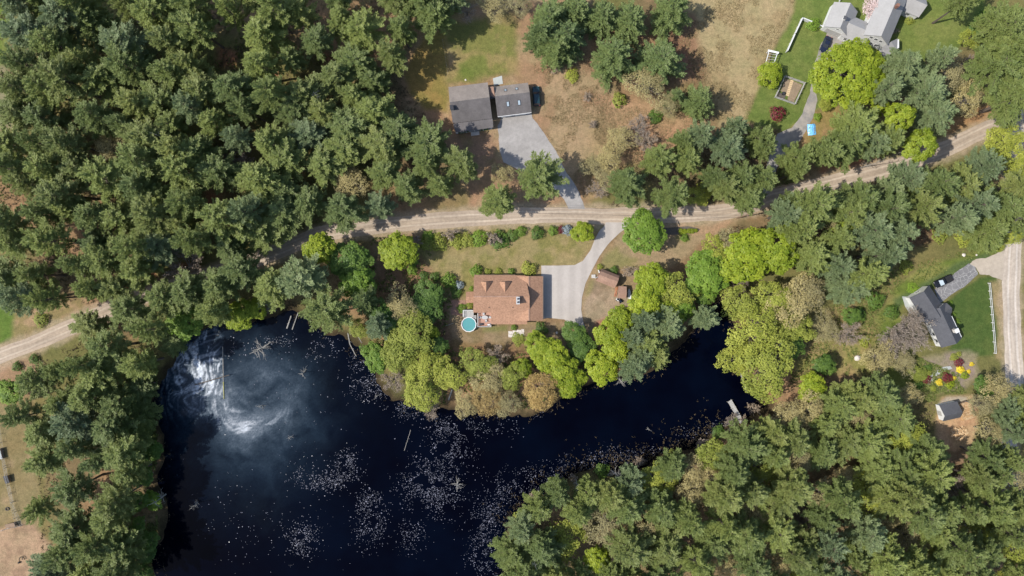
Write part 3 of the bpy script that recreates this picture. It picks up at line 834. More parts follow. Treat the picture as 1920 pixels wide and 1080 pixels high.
def make_bare(name, seed, mat, R=4.0, h=9.0, n1=9, n2=7, n3=9, buds=0, bark='grey_bark', flat=.7):
    """leafless crown: forking limbs that end in fans of fine twigs"""
    rng = np.random.default_rng(seed)
    segs = [(np.array([0, 0, 0.]), np.array([0, 0, h * .35]), .05 * R, .04 * R)]
    f = np.array([0, 0, h * .35]); P = []; D = []; L = []
    for i in range(n1):
        az = 6.283 * i / n1 + rng.normal(0, .3); el = rng.uniform(.35, 1.25)
        d = np.array([math.cos(az) * math.cos(el), math.sin(az) * math.cos(el), math.sin(el)])
        l = min(R / max(math.cos(el), .25), (h * .65) / max(math.sin(el), .3)) * rng.uniform(.55, .8)
        e = f + d * l; segs.append((f, e, .03 * R, .015 * R))
        for j in range(n2):
            s = rng.uniform(.35, 1); b = f + d * l * s
            d2 = norm(d * .9 + rng.normal(0, .55, 3) + np.array([0, 0, .1])); l2 = R * rng.uniform(.25, .5)
            e2 = b + d2 * l2; segs.append((b, e2, .011 * R, .012))
            for k in range(n3):
                q = b + d2 * l2 * rng.uniform(.25, 1); d3 = norm(d2 + rng.normal(0, .55, 3) + np.array([0, 0, .15]))
                P.append(q); D.append(d3); L.append(rng.uniform(.5, 1.3) * R / 4)
                for m in range(2):
                    P.append(q + d3 * L[-1] * .5); D.append(norm(d3 + rng.normal(0, .6, 3))); L.append(rng.uniform(.3, .7) * R / 4)
    P = np.array(P); D = np.array(D); L = np.array(L)
    V, F = kites(P, D, L, np.full(len(P), .020) + rng.uniform(0, .02, len(P)), rng)
    var = np.clip(rng.normal(.5, .25, len(P)), 0, 1)
    if buds:
        idx = rng.integers(0, len(P), buds)
        p = P[idx] + D[idx] * (L[idx] * rng.uniform(.4, 1.1, buds))[:, None] + rng.normal(0, .1, (buds, 3))
        V2, F2 = leaves(p, norm(rng.normal(0, .6, (buds, 3)) + np.array([0, 0, .8])), rng.uniform(.07, .16, buds), rng)
        V = np.vstack([V, V2]); F = np.vstack([F, F2 + 4 * len(P)]); var = np.concatenate([var, np.clip(rng.normal(.7, .25, buds), 0, 1)])
    return finish(name, V, F, var, mat, tubes(segs, 4), M[bark], R, h, h * .62)

def make_shrub(name, seed, mat, R=1.0, h=1.3, n=420, ls=(.07, .13), rough=.12):
    rng = np.random.default_rng(seed)
    d = norm(rng.normal(0, 1, (n, 3))); d[:, 2] = np.abs(d[:, 2])
    az = np.arctan2(d[:, 1], d[:, 0])
    lump = 1 + rough * (np.sin(3 * az + seed) + np.sin(5 * az + 2 * seed) + np.sin(4 * d[:, 2] * 3 + seed))
    p = d * (rng.uniform(.55, 1, n) ** .4 * lump)[:, None] * np.array([R, R, h * .85]) + np.array([0, 0, .12 * h])
    V, F = leaves(p, norm(d + np.array([0, 0, .4]) + rng.normal(0, .35, (n, 3))), rng.uniform(*ls, n), rng)
    segs = [(np.array([0, 0, 0.]), np.array([math.cos(a) * R * .5, math.sin(a) * R * .5, h * .6]), .04, .015) for a in np.linspace(0, 5.2, 6)]
    return finish(name, V, F, np.clip(rng.normal(.5, .25, n), 0, 1), mat, tubes(segs, 4), M['bark'], R, h, h * .55)

def make_snag(name, seed, h=7.0, R=2.6, n=16, lean=(.6, -.2)):
    """dead standing trunk with bare whorled limbs, no leaves"""
    rng = np.random.default_rng(seed)
    segs = []; top = np.array([lean[0], lean[1], h])
    zs = np.linspace(0, 1, 6)
    for a, b in zip(zs[:-1], zs[1:]):
        segs.append((top * a, top * b, .16 * (1 - a) + .035, .16 * (1 - b) + .035))
    mb0 = tubes(segs, 6); br = [(top * .2, top, .03, .02)]
    for i in range(n):
        t = rng.uniform(.25, 1.0); az = rng.uniform(0, 6.283)
        L = R * rng.uniform(.45, 1.0) * (1.15 - .55 * t)
        d = norm(np.array([math.cos(az), math.sin(az), rng.uniform(-.15, .55)]))
        b = top * t; m = b + d * L * .55; e = m + norm(d + rng.normal(0, .3, 3)) * L * .5
        br.append((b, m, .05, .035)); br.append((m, e, .035, .012))
        for _ in range(3):
            q = b + d * L * rng.uniform(.3, .9); br.append((q, q + norm(d + rng.normal(0, .6, 3)) * L * rng.uniform(.2, .4), .022, .008))
    mb1 = tubes(br, 4)
    out = []
    for mb, nm in ((mb1, '_limbs'), (mb0, '_trunk')):
        me = bpy.data.meshes.new(name + nm); me.from_pydata(mb.v, [], mb.f); me.materials.append(M['dead_wood']); me.update(); out.append(me)
    return Proto(out[0], out[1], R, h, h * .6)

PR = {}
PR['pine'] = [make_pine('white_pine', 100 + i, M['pine'], R=[4.3, 4.6, 4.0, 4.5, 4.2, 4.8, 4.1, 4.4][i], whorls=[11, 10, 12, 10, 11, 10, 12, 11][i], z0f=[.46, .5, .42, .5, .45, .52, .44, .48][i],
                        power=[.5, .42, .6, .46, .55, .40, .56, .48][i], lean=.7) for i in range(8)]
PR['pine_blue'] = [make_pine('white_pine_blue', 130 + i, M['pine_blue'], R=4.5, power=.46) for i in range(3)]
PR['pine_yellow'] = [make_pine('white_pine_yellow', 140 + i, M['pine_yellow'], R=4.4, power=.5) for i in range(2)]
PR['spruce'] = [make_pine('spruce', 150 + i, M['spruce'], h=13, R=4.8, z0f=.08, whorls=15, power=.5, droop=.10, blade=(.32, .55), bw=(.06, .11), lean=.3, plume=.22, gap=.30, skip=.03) for i in range(3)]
PR['maple_y'] = [make_broad('maple', 200 + i, M['maple_y'], R=5, h=11, nclus=95, irr=[.10, .20, .15][i]) for i in range(3)]
PR['maple_g'] = [make_broad('green_maple', 210 + i, M['maple_g'], R=5, h=11, nclus=95, irr=[.08, .2, .15][i]) for i in range(3)]
PR['maple_d'] = [make_broad('dark_broadleaf', 220 + i, M['maple_d'], R=4.5, h=10, nclus=75, irr=.2) for i in range(2)]
PR['maple_big'] = [make_broad('great_maple', 230, M['maple_y'], R=9.6, h=15, nclus=330, irr=.07, flat=.5, cr=(.8, 1.35))]
PR['olive'] = [make_broad('olive_alder', 240 + i, M['olive'], R=4.6, h=10, nclus=80, nleaf=78, ls=(.11, .22), irr=.34, twigs=60) for i in range(3)]
PR['tan'] = [make_broad('budding_oak', 250 + i, M['tan'], R=4.6, h=11, nclus=80, nleaf=62, ls=(.09, .18), irr=.34, twigs=110) for i in range(3)]
PR['orange'] = [make_broad('orange_oak', 260, M['orange'], R=4.4, h=11, nclus=95, nleaf=75, ls=(.10, .19), irr=.18, twigs=50)]
PR['bare'] = [make_bare('bare_tree', 270 + i, M['twig'], R=4.2, h=8.5, buds=900) for i in range(3)]
PR['bare_big'] = [make_bare('bare_oak', 280, M['twig'], R=6.2, h=11, n1=12, n2=9, n3=11, buds=4200)]
PR['brush'] = [make_bare('brush', 290 + i, M['twig'], R=1.8, h=2.2, n1=8, n2=6, n3=7, buds=300) for i in range(3)]
PR['maroon'] = [make_shrub('maroon_shrub', 300, M['maroon'], R=1.4, h=1.5, n=700)]
PR['shrub_g'] = [make_shrub('green_shrub', 310 + i, M['maple_g'], R=1.2, h=1.5, n=650) for i in range(2)]
PR['shrub_d'] = [make_shrub('dark_shrub', 320 + i, M['maple_d'], R=1.2, h=1.4, n=650) for i in range(2)]
PR['shrub_o'] = [make_shrub('olive_shrub', 330 + i, M['olive'], R=1.2, h=1.4, n=600) for i in range(2)]
PR['shrub_y'] = [make_shrub('yellow_shrub', 340, M['yellow'], R=.8, h=.9, n=420)]
PR['shrub_lime'] = [make_shrub('lime_shrub', 350, M['maple_y'], R=1.0, h=1.1, n=520)]
PR['shrub_blue'] = [make_shrub('blue_shrub', 360, M['blue_spruce'], R=1.0, h=1.6, n=520)]
PR['shrub_pink'] = [make_broad('blossom_tree', 370, M['pink'], R=2.6, h=4.5, nclus=40, nleaf=60, ls=(.10, .18), irr=.2, twigs=20)]
PR['round'] = [make_broad('round_tree', 390, M['maple_y'], R=3.1, h=5.5, nclus=60, cr=(.6, .9), nleaf=95, ls=(.10, .2), irr=.04, flat=.8)]
PR['snag'] = [make_snag('dead_snag', 400 + i, h=[7, 6, 8][i], n=[22, 14, 18][i], lean=[(-.8, -.9), (.4, -.6), (-.5, .2)][i]) for i in range(3)]

NAMES = {'pine': 'white_pine', 'pine_blue': 'white_pine', 'pine_yellow': 'white_pine', 'spruce': 'spruce_tree', 'maple_y': 'maple_tree', 'maple_g': 'maple_tree', 'maple_d': 'broadleaf_tree',
         'maple_big': 'maple_tree', 'olive': 'alder_tree', 'tan': 'budding_oak', 'orange': 'budding_oak', 'bare': 'bare_tree', 'bare_big': 'bare_tree', 'brush': 'bare_bush', 'maroon': 'maroon_shrub',
         'shrub_g': 'shrub', 'shrub_d': 'shrub', 'shrub_o': 'shrub', 'shrub_y': 'shrub', 'shrub_lime': 'shrub', 'shrub_blue': 'shrub', 'shrub_pink': 'blossom_tree', 'shrub_pine': 'young_pine',
         'round': 'round_tree', 'snag': 'dead_tree'}
CATS = {k: ('shrub' if k.startswith('shrub') or k in ('maroon', 'brush') else 'tree') for k in NAMES}
CATS['shrub_pink'] = CATS['shrub_pine'] = 'tree'
TREES = []        # (px, py, r) of crowns already standing, photo pixels

def plant(kind, px, py, r, label, group=None, hs=1.0, h=None, rot=None, base_z=None, var=None):
    """one tree whose crown centre shows at photo pixel (px,py) with radius r pixels"""
    if kind.startswith('pine'): r = r * 1.16
    pr = PR[kind][random.randrange(len(PR[kind])) if var is None else var]
    s = r * S / pr.R
    for _ in range(3):
        sz = (h / pr.h) if h else s * hs
        zc = pr.zc * sz
        s = r * S * (1 - zc / H) / pr.R
    p = W(px, py, zc)
    z = float(ground_z(np.array([p.x]), np.array([p.y]))[0]) if base_z is None else base_z
    e = bpy.data.objects.new(NAMES[kind], None)
    e.empty_display_size = .5
    e.location = (p.x, p.y, z - .05)
    e.scale = (s * random.uniform(.94, 1.06), s * random.uniform(.94, 1.06), sz)
    e.rotation_euler = (0, 0, random.uniform(0, 6.283) if rot is None else rot)
    COL.objects.link(e)
    tag(e, label, CATS[kind], group)
    link('trunk' if CATS[kind] == 'tree' else 'stem', pr.trunk, e)
    link('limbs' if kind == 'snag' else ('crown' if CATS[kind] == 'tree' else 'foliage'), pr.crown, e)
    TREES.append((px, py, r))
    return e

# ------------------------------------------------------------------ trees that can be told apart
def P_(kind, px, py, r, label, **kw): plant(kind, px, py, r, label, **kw)
# bright maples and broadleaf trees round the main house
P_('maple_y', 1403, 482, 46, 'large yellow-green maple in leaf above the narrow pond arm', h=13)
P_('maple_y', 1455, 468, 40, 'yellow-green maple crowding the right side of the large maple above the pond arm', h=14)
P_('maple_g', 1325, 513, 41, 'fresh green round maple at the right end of the front lawn', h=10, var=0)
P_('maple_g', 1207, 436, 38, 'round mid-green maple beside the mouth of the concrete driveway', h=8.5, var=0)
P_('maple_y', 1092, 435, 20, 'small yellow-green tree left of the driveway mouth', h=5.5)
P_('maple_y', 1222, 528, 33, 'bright maple just right of the brown sheds', h=10)
P_('maple_y', 1212, 570, 32, 'bright maple below the one beside the brown sheds', h=11)
P_('olive', 1266, 548, 34, 'dull olive tree right of the bright maples by the sheds', h=10)
P_('maple_g', 1276, 578, 24, 'green maple tucked under the dull olive tree near the pond arm', h=9)
P_('maple_y', 1256, 590, 26, 'bright low maple at the top of the pine group by the pond arm', h=10)
P_('maple_y', 1162, 600, 27, 'bright maple at the lower edge of the gravel yard', h=9)
P_('maple_y', 1146, 626, 28, 'bright maple in the middle of the row below the gravel yard', h=10)
P_('maple_y', 1157, 652, 27, 'bright maple near the lower end of the row below the gravel yard', h=10)
P_('maple_y', 1128, 688, 30, 'bright maple leaning over the water left of the grey dead snag', h=9)
P_('maple_y', 1014, 652, 28, 'bright maple at the upper end of the row behind the main house', h=8)
P_('maple_y', 1040, 672, 29, 'bright maple second in the row behind the main house', h=9)
P_('maple_y', 1054, 694, 28, 'bright maple third in the row behind the main house', h=9)
P_('maple_y', 1069, 716, 27, 'bright maple at the water end of the row behind the main house', h=8)
P_('maple_y', 980, 688, 18, 'small bright maple left of the row behind the main house', h=7)
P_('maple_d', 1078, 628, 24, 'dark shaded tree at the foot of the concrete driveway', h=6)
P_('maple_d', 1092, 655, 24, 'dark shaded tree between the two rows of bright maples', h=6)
P_('orange', 1014, 733, 31, 'orange-brown budding tree at the pond edge', h=10)
P_('olive', 960, 705, 24, 'olive tree left of the orange-brown budding tree', h=8)
P_('shrub_d', 1015, 618, 13, 'dark green bush near the lower right corner of the main house', h=2.6)
# point of land below the pool
P_('olive', 771, 628, 42, 'large yellow-olive tree left of the round pool', h=10)
P_('maple_g', 706, 668, 26, 'light green tree overhanging the pond left of the pool', h=8)
P_('olive', 741, 660, 32, 'olive tree between the light green one and the large yellow-olive tree', h=9)
P_('olive', 796, 683, 32, 'olive tree below the large yellow-olive tree', h=8)
P_('olive', 788, 729, 36, 'yellow-olive tree at the tip of the shore', h=9)
P_('bare', 738, 712, 27, 'brown leafless tree leaning over the pond', h=7)
P_('olive', 896, 683, 28, 'yellow-green round tree straight below the pool', h=7)
P_('olive', 842, 702, 30, 'olive tree between the shore tip and the round tree below the pool', h=8)
P_('tan', 872, 757, 23, 'brownish small tree standing at the water below the bench', h=7)
P_('orange', 914, 750, 28, 'tan-orange budding tree at the water left of the orange-brown one', h=8)
P_('tan', 918, 716, 33, 'pale tan budding tree up the bank from the tan-orange one', h=8)
P_('tan', 951, 757, 25, 'olive-tan budding tree between the two orange trees on the shore', h=8)
P_('bare', 811, 766, 20, 'pale leafless shrub hanging over the water at the shore tip', h=4)
P_('maple_y', 811, 622, 12, 'small vivid yellow-green sapling left of the pool', h=6)
P_('tan', 752, 571, 30, 'olive-brown oak in the shade left of the lawn', h=10)
P_('pine_blue', 709, 608, 27, 'small blue-green pine above the light green pond tree', h=13)
P_('olive', 673, 617, 18, 'yellow-green undergrowth tree beside fallen logs', h=5)
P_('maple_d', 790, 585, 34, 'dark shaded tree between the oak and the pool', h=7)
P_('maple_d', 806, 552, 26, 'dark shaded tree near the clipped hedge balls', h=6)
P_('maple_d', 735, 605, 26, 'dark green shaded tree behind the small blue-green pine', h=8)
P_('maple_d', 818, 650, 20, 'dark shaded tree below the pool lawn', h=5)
P_('bare', 930, 668, 24, 'dark leafless tree beside the wooden bench', h=5)
# south side of the road
P_('maple_y', 600, 465, 28, 'yellow-green maple beside the dirt road left of the lawn', h=12)
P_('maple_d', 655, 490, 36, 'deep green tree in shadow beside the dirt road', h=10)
P_('maple_g', 670, 528, 31, 'green maple below the shaded tree left of the lawn', h=11)
P_('maple_y', 747, 472, 34, 'vivid yellow-green maple at the left end of the lawn', h=9)
P_('maple_d', 712, 585, 24, 'mid green tree above the blue-green pine on the bank', h=10)
P_('pine_blue', 563, 520, 46, 'broad blue-green pine below the road bend', h=20)
P_('pine', 607, 588, 44, 'broad pine leaning over the pond beside fallen logs', h=19)
P_('pine', 683, 568, 26, 'pine squeezed between green maples left of the lawn', h=17)
P_('maple_g', 345, 600, 34, 'green maple in deep shade at the pond upper left corner', h=8)
P_('maple_y', 450, 590, 28, 'bright maple peeking from under pines at the pond top edge', h=7)
P_('maple_y', 480, 580, 18, 'small bright maple beside dead branches at the pond top edge', h=6)
P_('maple_g', 20, 735, 24, 'bright green small tree at the left edge below the road', h=7)
P_('shrub_d', 30, 688, 10, 'dark bush below the dirt road near the left edge', h=1.6)
P_('shrub_d', 62, 674, 10, 'dark bush below the dirt road, second from the left edge', h=1.6)
P_('shrub_o', 75, 600, 14, 'brownish green bush by the bend of the field left of the road', h=1.8)
for x, y, r, k, t in ((160, 612, 34, 'pine_yellow', 'yellowish tree where the left end of the dirt road disappears'), (232, 588, 36, 'pine', 'pine hiding the dirt road right of the yellowish tree'), (300, 560, 34, 'pine', 'pine above the pond corner hiding the road'),
                      (352, 548, 36, 'pine', 'pine over the road above the shaded maple'), (408, 530, 36, 'pine', 'pine over the road above the pond top edge'), (455, 515, 36, 'pine', 'pine left of the broad blue-green pine below the bend'), (505, 545, 36, 'pine', 'pine touching the broad blue-green pine from below left')):
    P_(k, x, y, r, t, h=12 if x < 200 else 17)
# row of pines between the meadow and the dirt road
ROWN = [(1181, 349, 34, 'pine', 'left-most tree of the pine row above the dirt road'), (1231, 306, 31, 'pine', 'pine up-slope of the left-most two of the row above the dirt road'),
        (1257, 357, 34, 'pine', 'pine with drooping edge over the dirt road near the round green maple'), (1295, 303, 28, 'pine', 'pine in the middle of the row beside orange needle ground'),
        (1312, 255, 26, 'pine_blue', 'blue-green pine at the upper edge of the row above the dirt road'), (1284, 265, 22, 'pine', 'smaller pine touching the orange needle clearing'),
        (1362, 280, 33, 'pine_blue', 'large blue-green pine in the middle of the row'), (1378, 242, 24, 'pine_blue', 'blue-green pine at the top of the row below the dry field'),
        (1418, 252, 28, 'pine', 'pine beside the lawn with the maroon bush'), (1438, 280, 22, 'pine', 'slim pine at the foot of the worn grey drive'),
        (1398, 326, 30, 'pine', 'pine just right of the yellow undergrowth by the road'), (1436, 330, 28, 'pine', 'pine left of the gap where the worn drive meets the dirt road'),
        (1412, 368, 28, 'pine', 'pine overhanging the dirt road left of the bluish pine'), (1366, 356, 28, 'pine_yellow', 'yellowish pine above the dirt road beside the yellow undergrowth'),
        (1474, 400, 34, 'pine_blue', 'large bluish pine right of the road pole'), (1490, 288, 30, 'pine', 'pine right of the worn drive foot'),
        (1500, 320, 22, 'pine', 'pine at the left end of the orange verge'), (1340, 330, 22, 'pine', 'pine behind the yellow undergrowth')]
for x, y, r, k, t in ROWN: P_(k, x, y, r, t, h=random.uniform(15, 18))
P_('olive', 1309, 366, 22, 'yellow-olive undergrowth tree in the pine row gap above the road', h=5)
P_('tan', 1212, 158, 34, 'pale grey-tan budding tree below the big spruces', h=8)
P_('tan', 1255, 196, 22, 'small tan budding tree beside the field pine', h=6)
P_('shrub_o', 1162, 186, 14, 'yellow-green bush at the edge of the north meadow', h=2.5)
P_('spruce', 1316, 190, 38, 'round dark green pine on the edge of the dry field', h=11)
P_('spruce', 1272, 180, 22, 'small dark pine left of the round one by the dry field', h=8)
P_('bare', 1195, 240, 26, 'purple-brown leafless tree on the meadow edge', h=5)
P_('bare', 1212, 268, 24, 'purple-brown leafless tree beside orange needle ground', h=5)
P_('tan', 1165, 262, 26, 'yellowish thin budding tree at the meadow edge', h=6)
P_('tan', 1145, 295, 26, 'yellow-tan thin budding tree below the meadow', h=6)
P_('tan', 1112, 310, 22, 'thin budding tree beside the grey driveway', h=5)
P_('tan', 1135, 335, 20, 'thin budding tree above the dirt road by the grey driveway', h=5)
P_('bare', 1120, 355, 20, 'leafless tree between the grey driveway and the pine row', h=4)
for x, y, r, t in ((1073, 140, 13, 'olive bush on the north meadow below the big spruces'), (1112, 234, 9, 'small dark leafless bush on the meadow right of the grey house'),
                   (1043, 128, 12, 'dark low leafless bush under the left spruce clump'), (1100, 182, 10, 'dark low leafless bush in the middle of the meadow'), (1230, 218, 14, 'dark green bush beside orange needle ground')):
    P_('shrub_o' if 'olive' in t else ('shrub_d' if 'green' in t else 'brush'), x, y, r, t, h=1.4)
# spruce clumps at the top
for x, y, r, t in ((1030, 30, 40, 'big round spruce at the top left of the left clump'), (1068, 62, 40, 'big round spruce at the right of the left clump'), (1040, 78, 34, 'spruce at the lower tip of the left clump'),
                   (1010, 58, 30, 'spruce at the left rim of the left clump'), (1075, 18, 34, 'spruce at the top of the left clump touching the frame'), (1128, 30, 32, 'tall dark spruce between the two clumps'), (1180, 38, 36, 'spruce at the top of the middle clump'),
                   (1152, 100, 41, 'broad round spruce at the lower left of the middle clump'), (1235, 105, 45, 'broad round spruce casting shade on the dry field'), (1262, 15, 38, 'round spruce at the frame top above the dry field')):
    P_('spruce', x, y, r * 1.2, t, h=random.uniform(11, 14))
P_('tan', 925, 12, 26, 'yellow-tan thin tree at the top beside the grey house lawn', h=7)
P_('bare', 875, 20, 22, 'leafless tree at the top edge beside the pines', h=6)
P_('tan', 975, 10, 20, 'yellow-tan thin tree left of the big spruces', h=7)
# drive to the grey house
P_('pine', 1015, 335, 45, 'lone broad pine over the foot of the grey driveway', h=15)
P_('pine', 938, 370, 33, 'pine left of the driveway foot beside the dirt road', h=13)
P_('tan', 941, 325, 20, 'small brown budding tree left of the grey driveway', h=6)
# north-east property
P_('maple_big', 1593, 141, 68, 'huge round yellow-green maple in front of the white house', h=15)
P_('round', 1444, 141, 23, 'round bright green tree above the fenced garden', h=5)
P_('maroon', 1460, 212, 14, 'maroon round bush on the lawn below the fenced garden', h=2.6)
P_('shrub_g', 1534, 219, 8, 'small round green bush beside the blue tarp', h=1.2)
P_('shrub_g', 1527, 45, 13, 'leafy bush in the gap of the white fence', h=2.2)
P_('shrub_pink', 1637, 16, 19, 'pink blossoming tree behind the white house', h=4.5)
P_('shrub_o', 1707, 37, 9, 'small bush by the right annex of the white house', h=1.2)
P_('bare', 1675, 58, 10, 'thin shrub against the right wall of the white house', h=1.5)
P_('olive', 1548, 192, 14, 'yellow-green bush under the huge maple', h=3)
NE = [(1693, 120, 38, 'pine_blue', 'dark blue-green pine right of the huge maple'), (1730, 175, 44, 'pine_blue', 'broad blue-green pine left of the brown budding trees'), (1754, 222, 38, 'pine_blue', 'broad pine above the last bare stretch of dirt road'),
      (1665, 165, 26, 'pine_blue', 'pine wedged under the right side of the huge maple'), (1620, 232, 44, 'pine', 'broad pine below the huge maple'), (1592, 270, 40, 'pine', 'broad pine right of the blue tarp'), (1546, 276, 31, 'pine', 'pine just below the blue tarp'),
      (1672, 264, 30, 'pine', 'pine left of the yellow maples beside the dirt road'), (1636, 272, 30, 'pine_blue', 'pine above the orange verge of the dirt road'), (1862, 130, 48, 'pine', 'broad dark pine near the right edge right of the brown trees'), (1905, 185, 48, 'pine', 'broad dark pine at the right edge above the road end'),
      (1905, 95, 46, 'pine', 'dark pine at the right edge below the corner tree'), (1890, 35, 42, 'pine', 'dark pine in the top right corner'), (1805, 8, 30, 'pine', 'pine at the top edge above the right lawn'), (1760, 110, 24, 'pine_blue', 'small pine at the lower edge of the right lawn')]
for x, y, r, k, t in NE: P_(k, x, y, r, t, h=random.uniform(16, 20))
P_('maple_y', 1683, 222, 24, 'vivid yellow-green maple between pines below the huge maple', h=18)
P_('maple_y', 1722, 274, 27, 'vivid yellow-green maple leaning to the dirt road', h=17)
P_('maple_y', 1648, 203, 16, 'small yellow-green maple under the huge maple', h=9)
P_('tan', 1773, 142, 36, 'brown budding oak right of the white house lawn', h=11)
P_('tan', 1812, 185, 32, 'brown budding oak above the road end', h=11)
P_('bare', 1812, 118, 16, 'small leafless tree at the corner of the right lawn', h=6)
P_('maple_d', 1850, 45, 26, 'mid green tree between the top right pines', h=8)
P_('olive', 1825, 70, 22, 'olive tree at the right rim of the lawn', h=6)
P_('olive', 1880, 262, 34, 'yellow-olive tree at the right edge below the road end', h=9)
P_('olive', 1905, 305, 34, 'yellow-olive tree at the right edge above the east pines', h=9)
P_('pine_blue', 1700, 338, 34, 'pale pine covering the middle of the upper right road', h=17)
P_('pine_blue', 1668, 350, 26, 'pale pine left of the one covering the upper right road', h=15)
P_('pine', 1482, 372, 20, 'small pine over the road right of the pole', h=13)
# east side of the pond arm
P_('olive', 1415, 620, 46, 'broad yellow-olive tree on the right bank of the pond arm', h=12)
P_('olive', 1436, 690, 50, 'broadest olive tree above the small dock', h=12)
P_('olive', 1388, 572, 32, 'olive tree at the top of the pond arm right bank', h=10)
P_('olive', 1385, 672, 32, 'olive tree hanging over the water left of the broadest olive tree', h=9)
P_('maple_y', 1523, 726, 24, 'yellow-green small tree right of the broadest olive tree', h=9)
P_('tan', 1486, 566, 42, 'olive-brown oak below the large yellow-green maples', h=12)
P_('tan', 1515, 545, 32, 'olive-brown oak right of the other oak below the maples', h=12)
P_('olive', 1452, 560, 32, 'olive tree below the large yellow-green maple pair', h=11)
P_('olive', 1490, 615, 32, 'olive tree between the pond arm and the brushy meadow', h=9)
P_('maple_d', 1482, 645, 24, 'dark shaded tree beside the broad olive trees', h=7)
P_('maple_d', 1545, 685, 18, 'dark sparse tree standing alone in the brushy meadow', h=6)
P_('maple_d', 1598, 592, 16, 'dark green bush at the top of the brushy meadow', h=4)
P_('shrub_d', 1644, 563, 18, 'round clipped dark bush at the lawn corner of the slate-roofed house', h=2.4)
P_('bare', 1592, 628, 30, 'leafless brush in the brushy meadow', h=5)
P_('tan', 1546, 612, 26, 'pale thin tree in the brushy meadow', h=5)
P_('bare_big', 1708, 622, 46, 'large leafless oak spreading over the slate-roofed house', h=8)
P_('bare', 1675, 640, 30, 'leafless tree left of the large leafless oak', h=8)
P_('tan', 1650, 670, 32, 'tan budding tree below the leafless oaks', h=6)
P_('tan', 1692, 680, 24, 'olive budding tree left of the coloured garden', h=4)
P_('olive', 1720, 700, 16, 'yellow-olive bush beside the coloured garden', h=1.6)
P_('olive', 1340, 480, 30, 'thin olive tree above the fresh green round maple', h=8)
P_('tan', 1368, 462, 30, 'thin tan tree left of the large yellow-green maple', h=8)
P_('bare', 1385, 532, 20, 'leafless tree between the green and yellow maples', h=8)
P_('maple_d', 1320, 555, 18, 'dark shaded tree at the head of the pond arm', h=5)
# pines between the bright maples and the pond arm
for x, y, r, k, t in ((1210, 602, 24, 'pine_blue', 'blue-green pine below the brown sheds'), (1220, 640, 36, 'pine', 'broad pine in the middle of the pond arm group'), (1250, 608, 32, 'pine_blue', 'blue-green pine at the right of the pond arm group'),
                      (1193, 690, 30, 'pine_blue', 'pale blue-green pine beside the grey dead snag'), (1188, 636, 22, 'pine_blue', 'dark blue-green pine behind the bright maple row'), (1322, 596, 24, 'pine_blue', 'single feathery pine standing over the dark pond arm'),
                      (1236, 672, 24, 'pine_yellow', 'yellowish pine at the lower right of the pond arm group'), (1207, 664, 24, 'pine_blue', 'pine in the lower middle of the pond arm group')):
    P_(k, x, y, r, t, h=random.uniform(13, 15))
# lower forest: trees that are not pines
for x, y, r, k, t in ((1140, 985, 44, 'tan', 'large tan budding oak in the lower forest'), (1215, 985, 34, 'tan', 'pale tan budding oak right of the large one in the lower forest'), (1120, 1050, 24, 'maple_y', 'vivid yellow-green maple at the bottom of the lower forest'),
                      (1228, 900, 32, 'olive', 'olive-yellow tree at the front of the lower shore'), (1300, 885, 28, 'tan', 'tan thin tree on the lower shore right of the olive one'), (1340, 905, 24, 'tan', 'tan thin tree behind the lower shore'),
                      (1480, 780, 32, 'tan', 'pale tan tree right of the small dock'), (1520, 765, 28, 'tan', 'pale tan tree below the yellow-green small tree'), (1500, 860, 26, 'tan', 'yellow-tan tree in the lower right forest left gap'),
                      (1470, 890, 28, 'tan', 'tan tree left of the orange gap in the lower right forest'), (1545, 930, 30, 'tan', 'tan tree below the orange gap in the lower right forest'), (1710, 1010, 38, 'tan', 'brown budding oak in the lower right forest'),
                      (1665, 970, 24, 'tan', 'pale budding tree left of the brown oak in the lower right forest'), (1785, 910, 28, 'bare', 'leafless tree below the firewood yard'), (1765, 1045, 28, 'olive', 'yellow-olive tree at the bottom right'),
                      (1840, 1000, 28, 'olive', 'yellow-olive tree near the lower right corner'), (1460, 1065, 26, 'tan', 'tan tree at the bottom edge of the lower forest'), (1505, 970, 20, 'bare', 'leafless tree in the lower right forest'),
                      (1860, 810, 28, 'tan', 'tan budding tree right of the firewood yard'), (1840, 760, 22, 'tan', 'tan budding tree right of the woodshed beside the road'), (1870, 730, 28, 'tan', 'brown-green tree beside the gravel road lower end'),
                      (1845, 725, 18, 'maple_d', 'green tree at the foot of the white rail fence'), (1415, 765, 14, 'brush', 'dry reed bush beside the dock'), (1372, 790, 16, 'brush', 'pale leafless bush at the dock')):
    P_(k, x, y, r, t, h=None if k == 'brush' else random.uniform(9, 12) * (0.6 if r < 20 else 1))

for x, y, r, k, t in ((952, 1040, 32, 'pine', 'leftmost pine on the lower shore at the frame bottom'), (978, 992, 30, 'pine_blue', 'blue-green pine second from the left along the lower shore'), (1008, 952, 30, 'pine', 'pine third from the left along the lower shore'), (1045, 928, 28, 'pine', 'pine at the water left of the dead grey crowns'),
                      (1100, 925, 28, 'pine', 'pine between the two dead grey crowns'), (1180, 908, 30, 'pine_blue', 'pine right of the dead grey crowns at the shore')):
    P_(k, x, y, r, t, h=14)
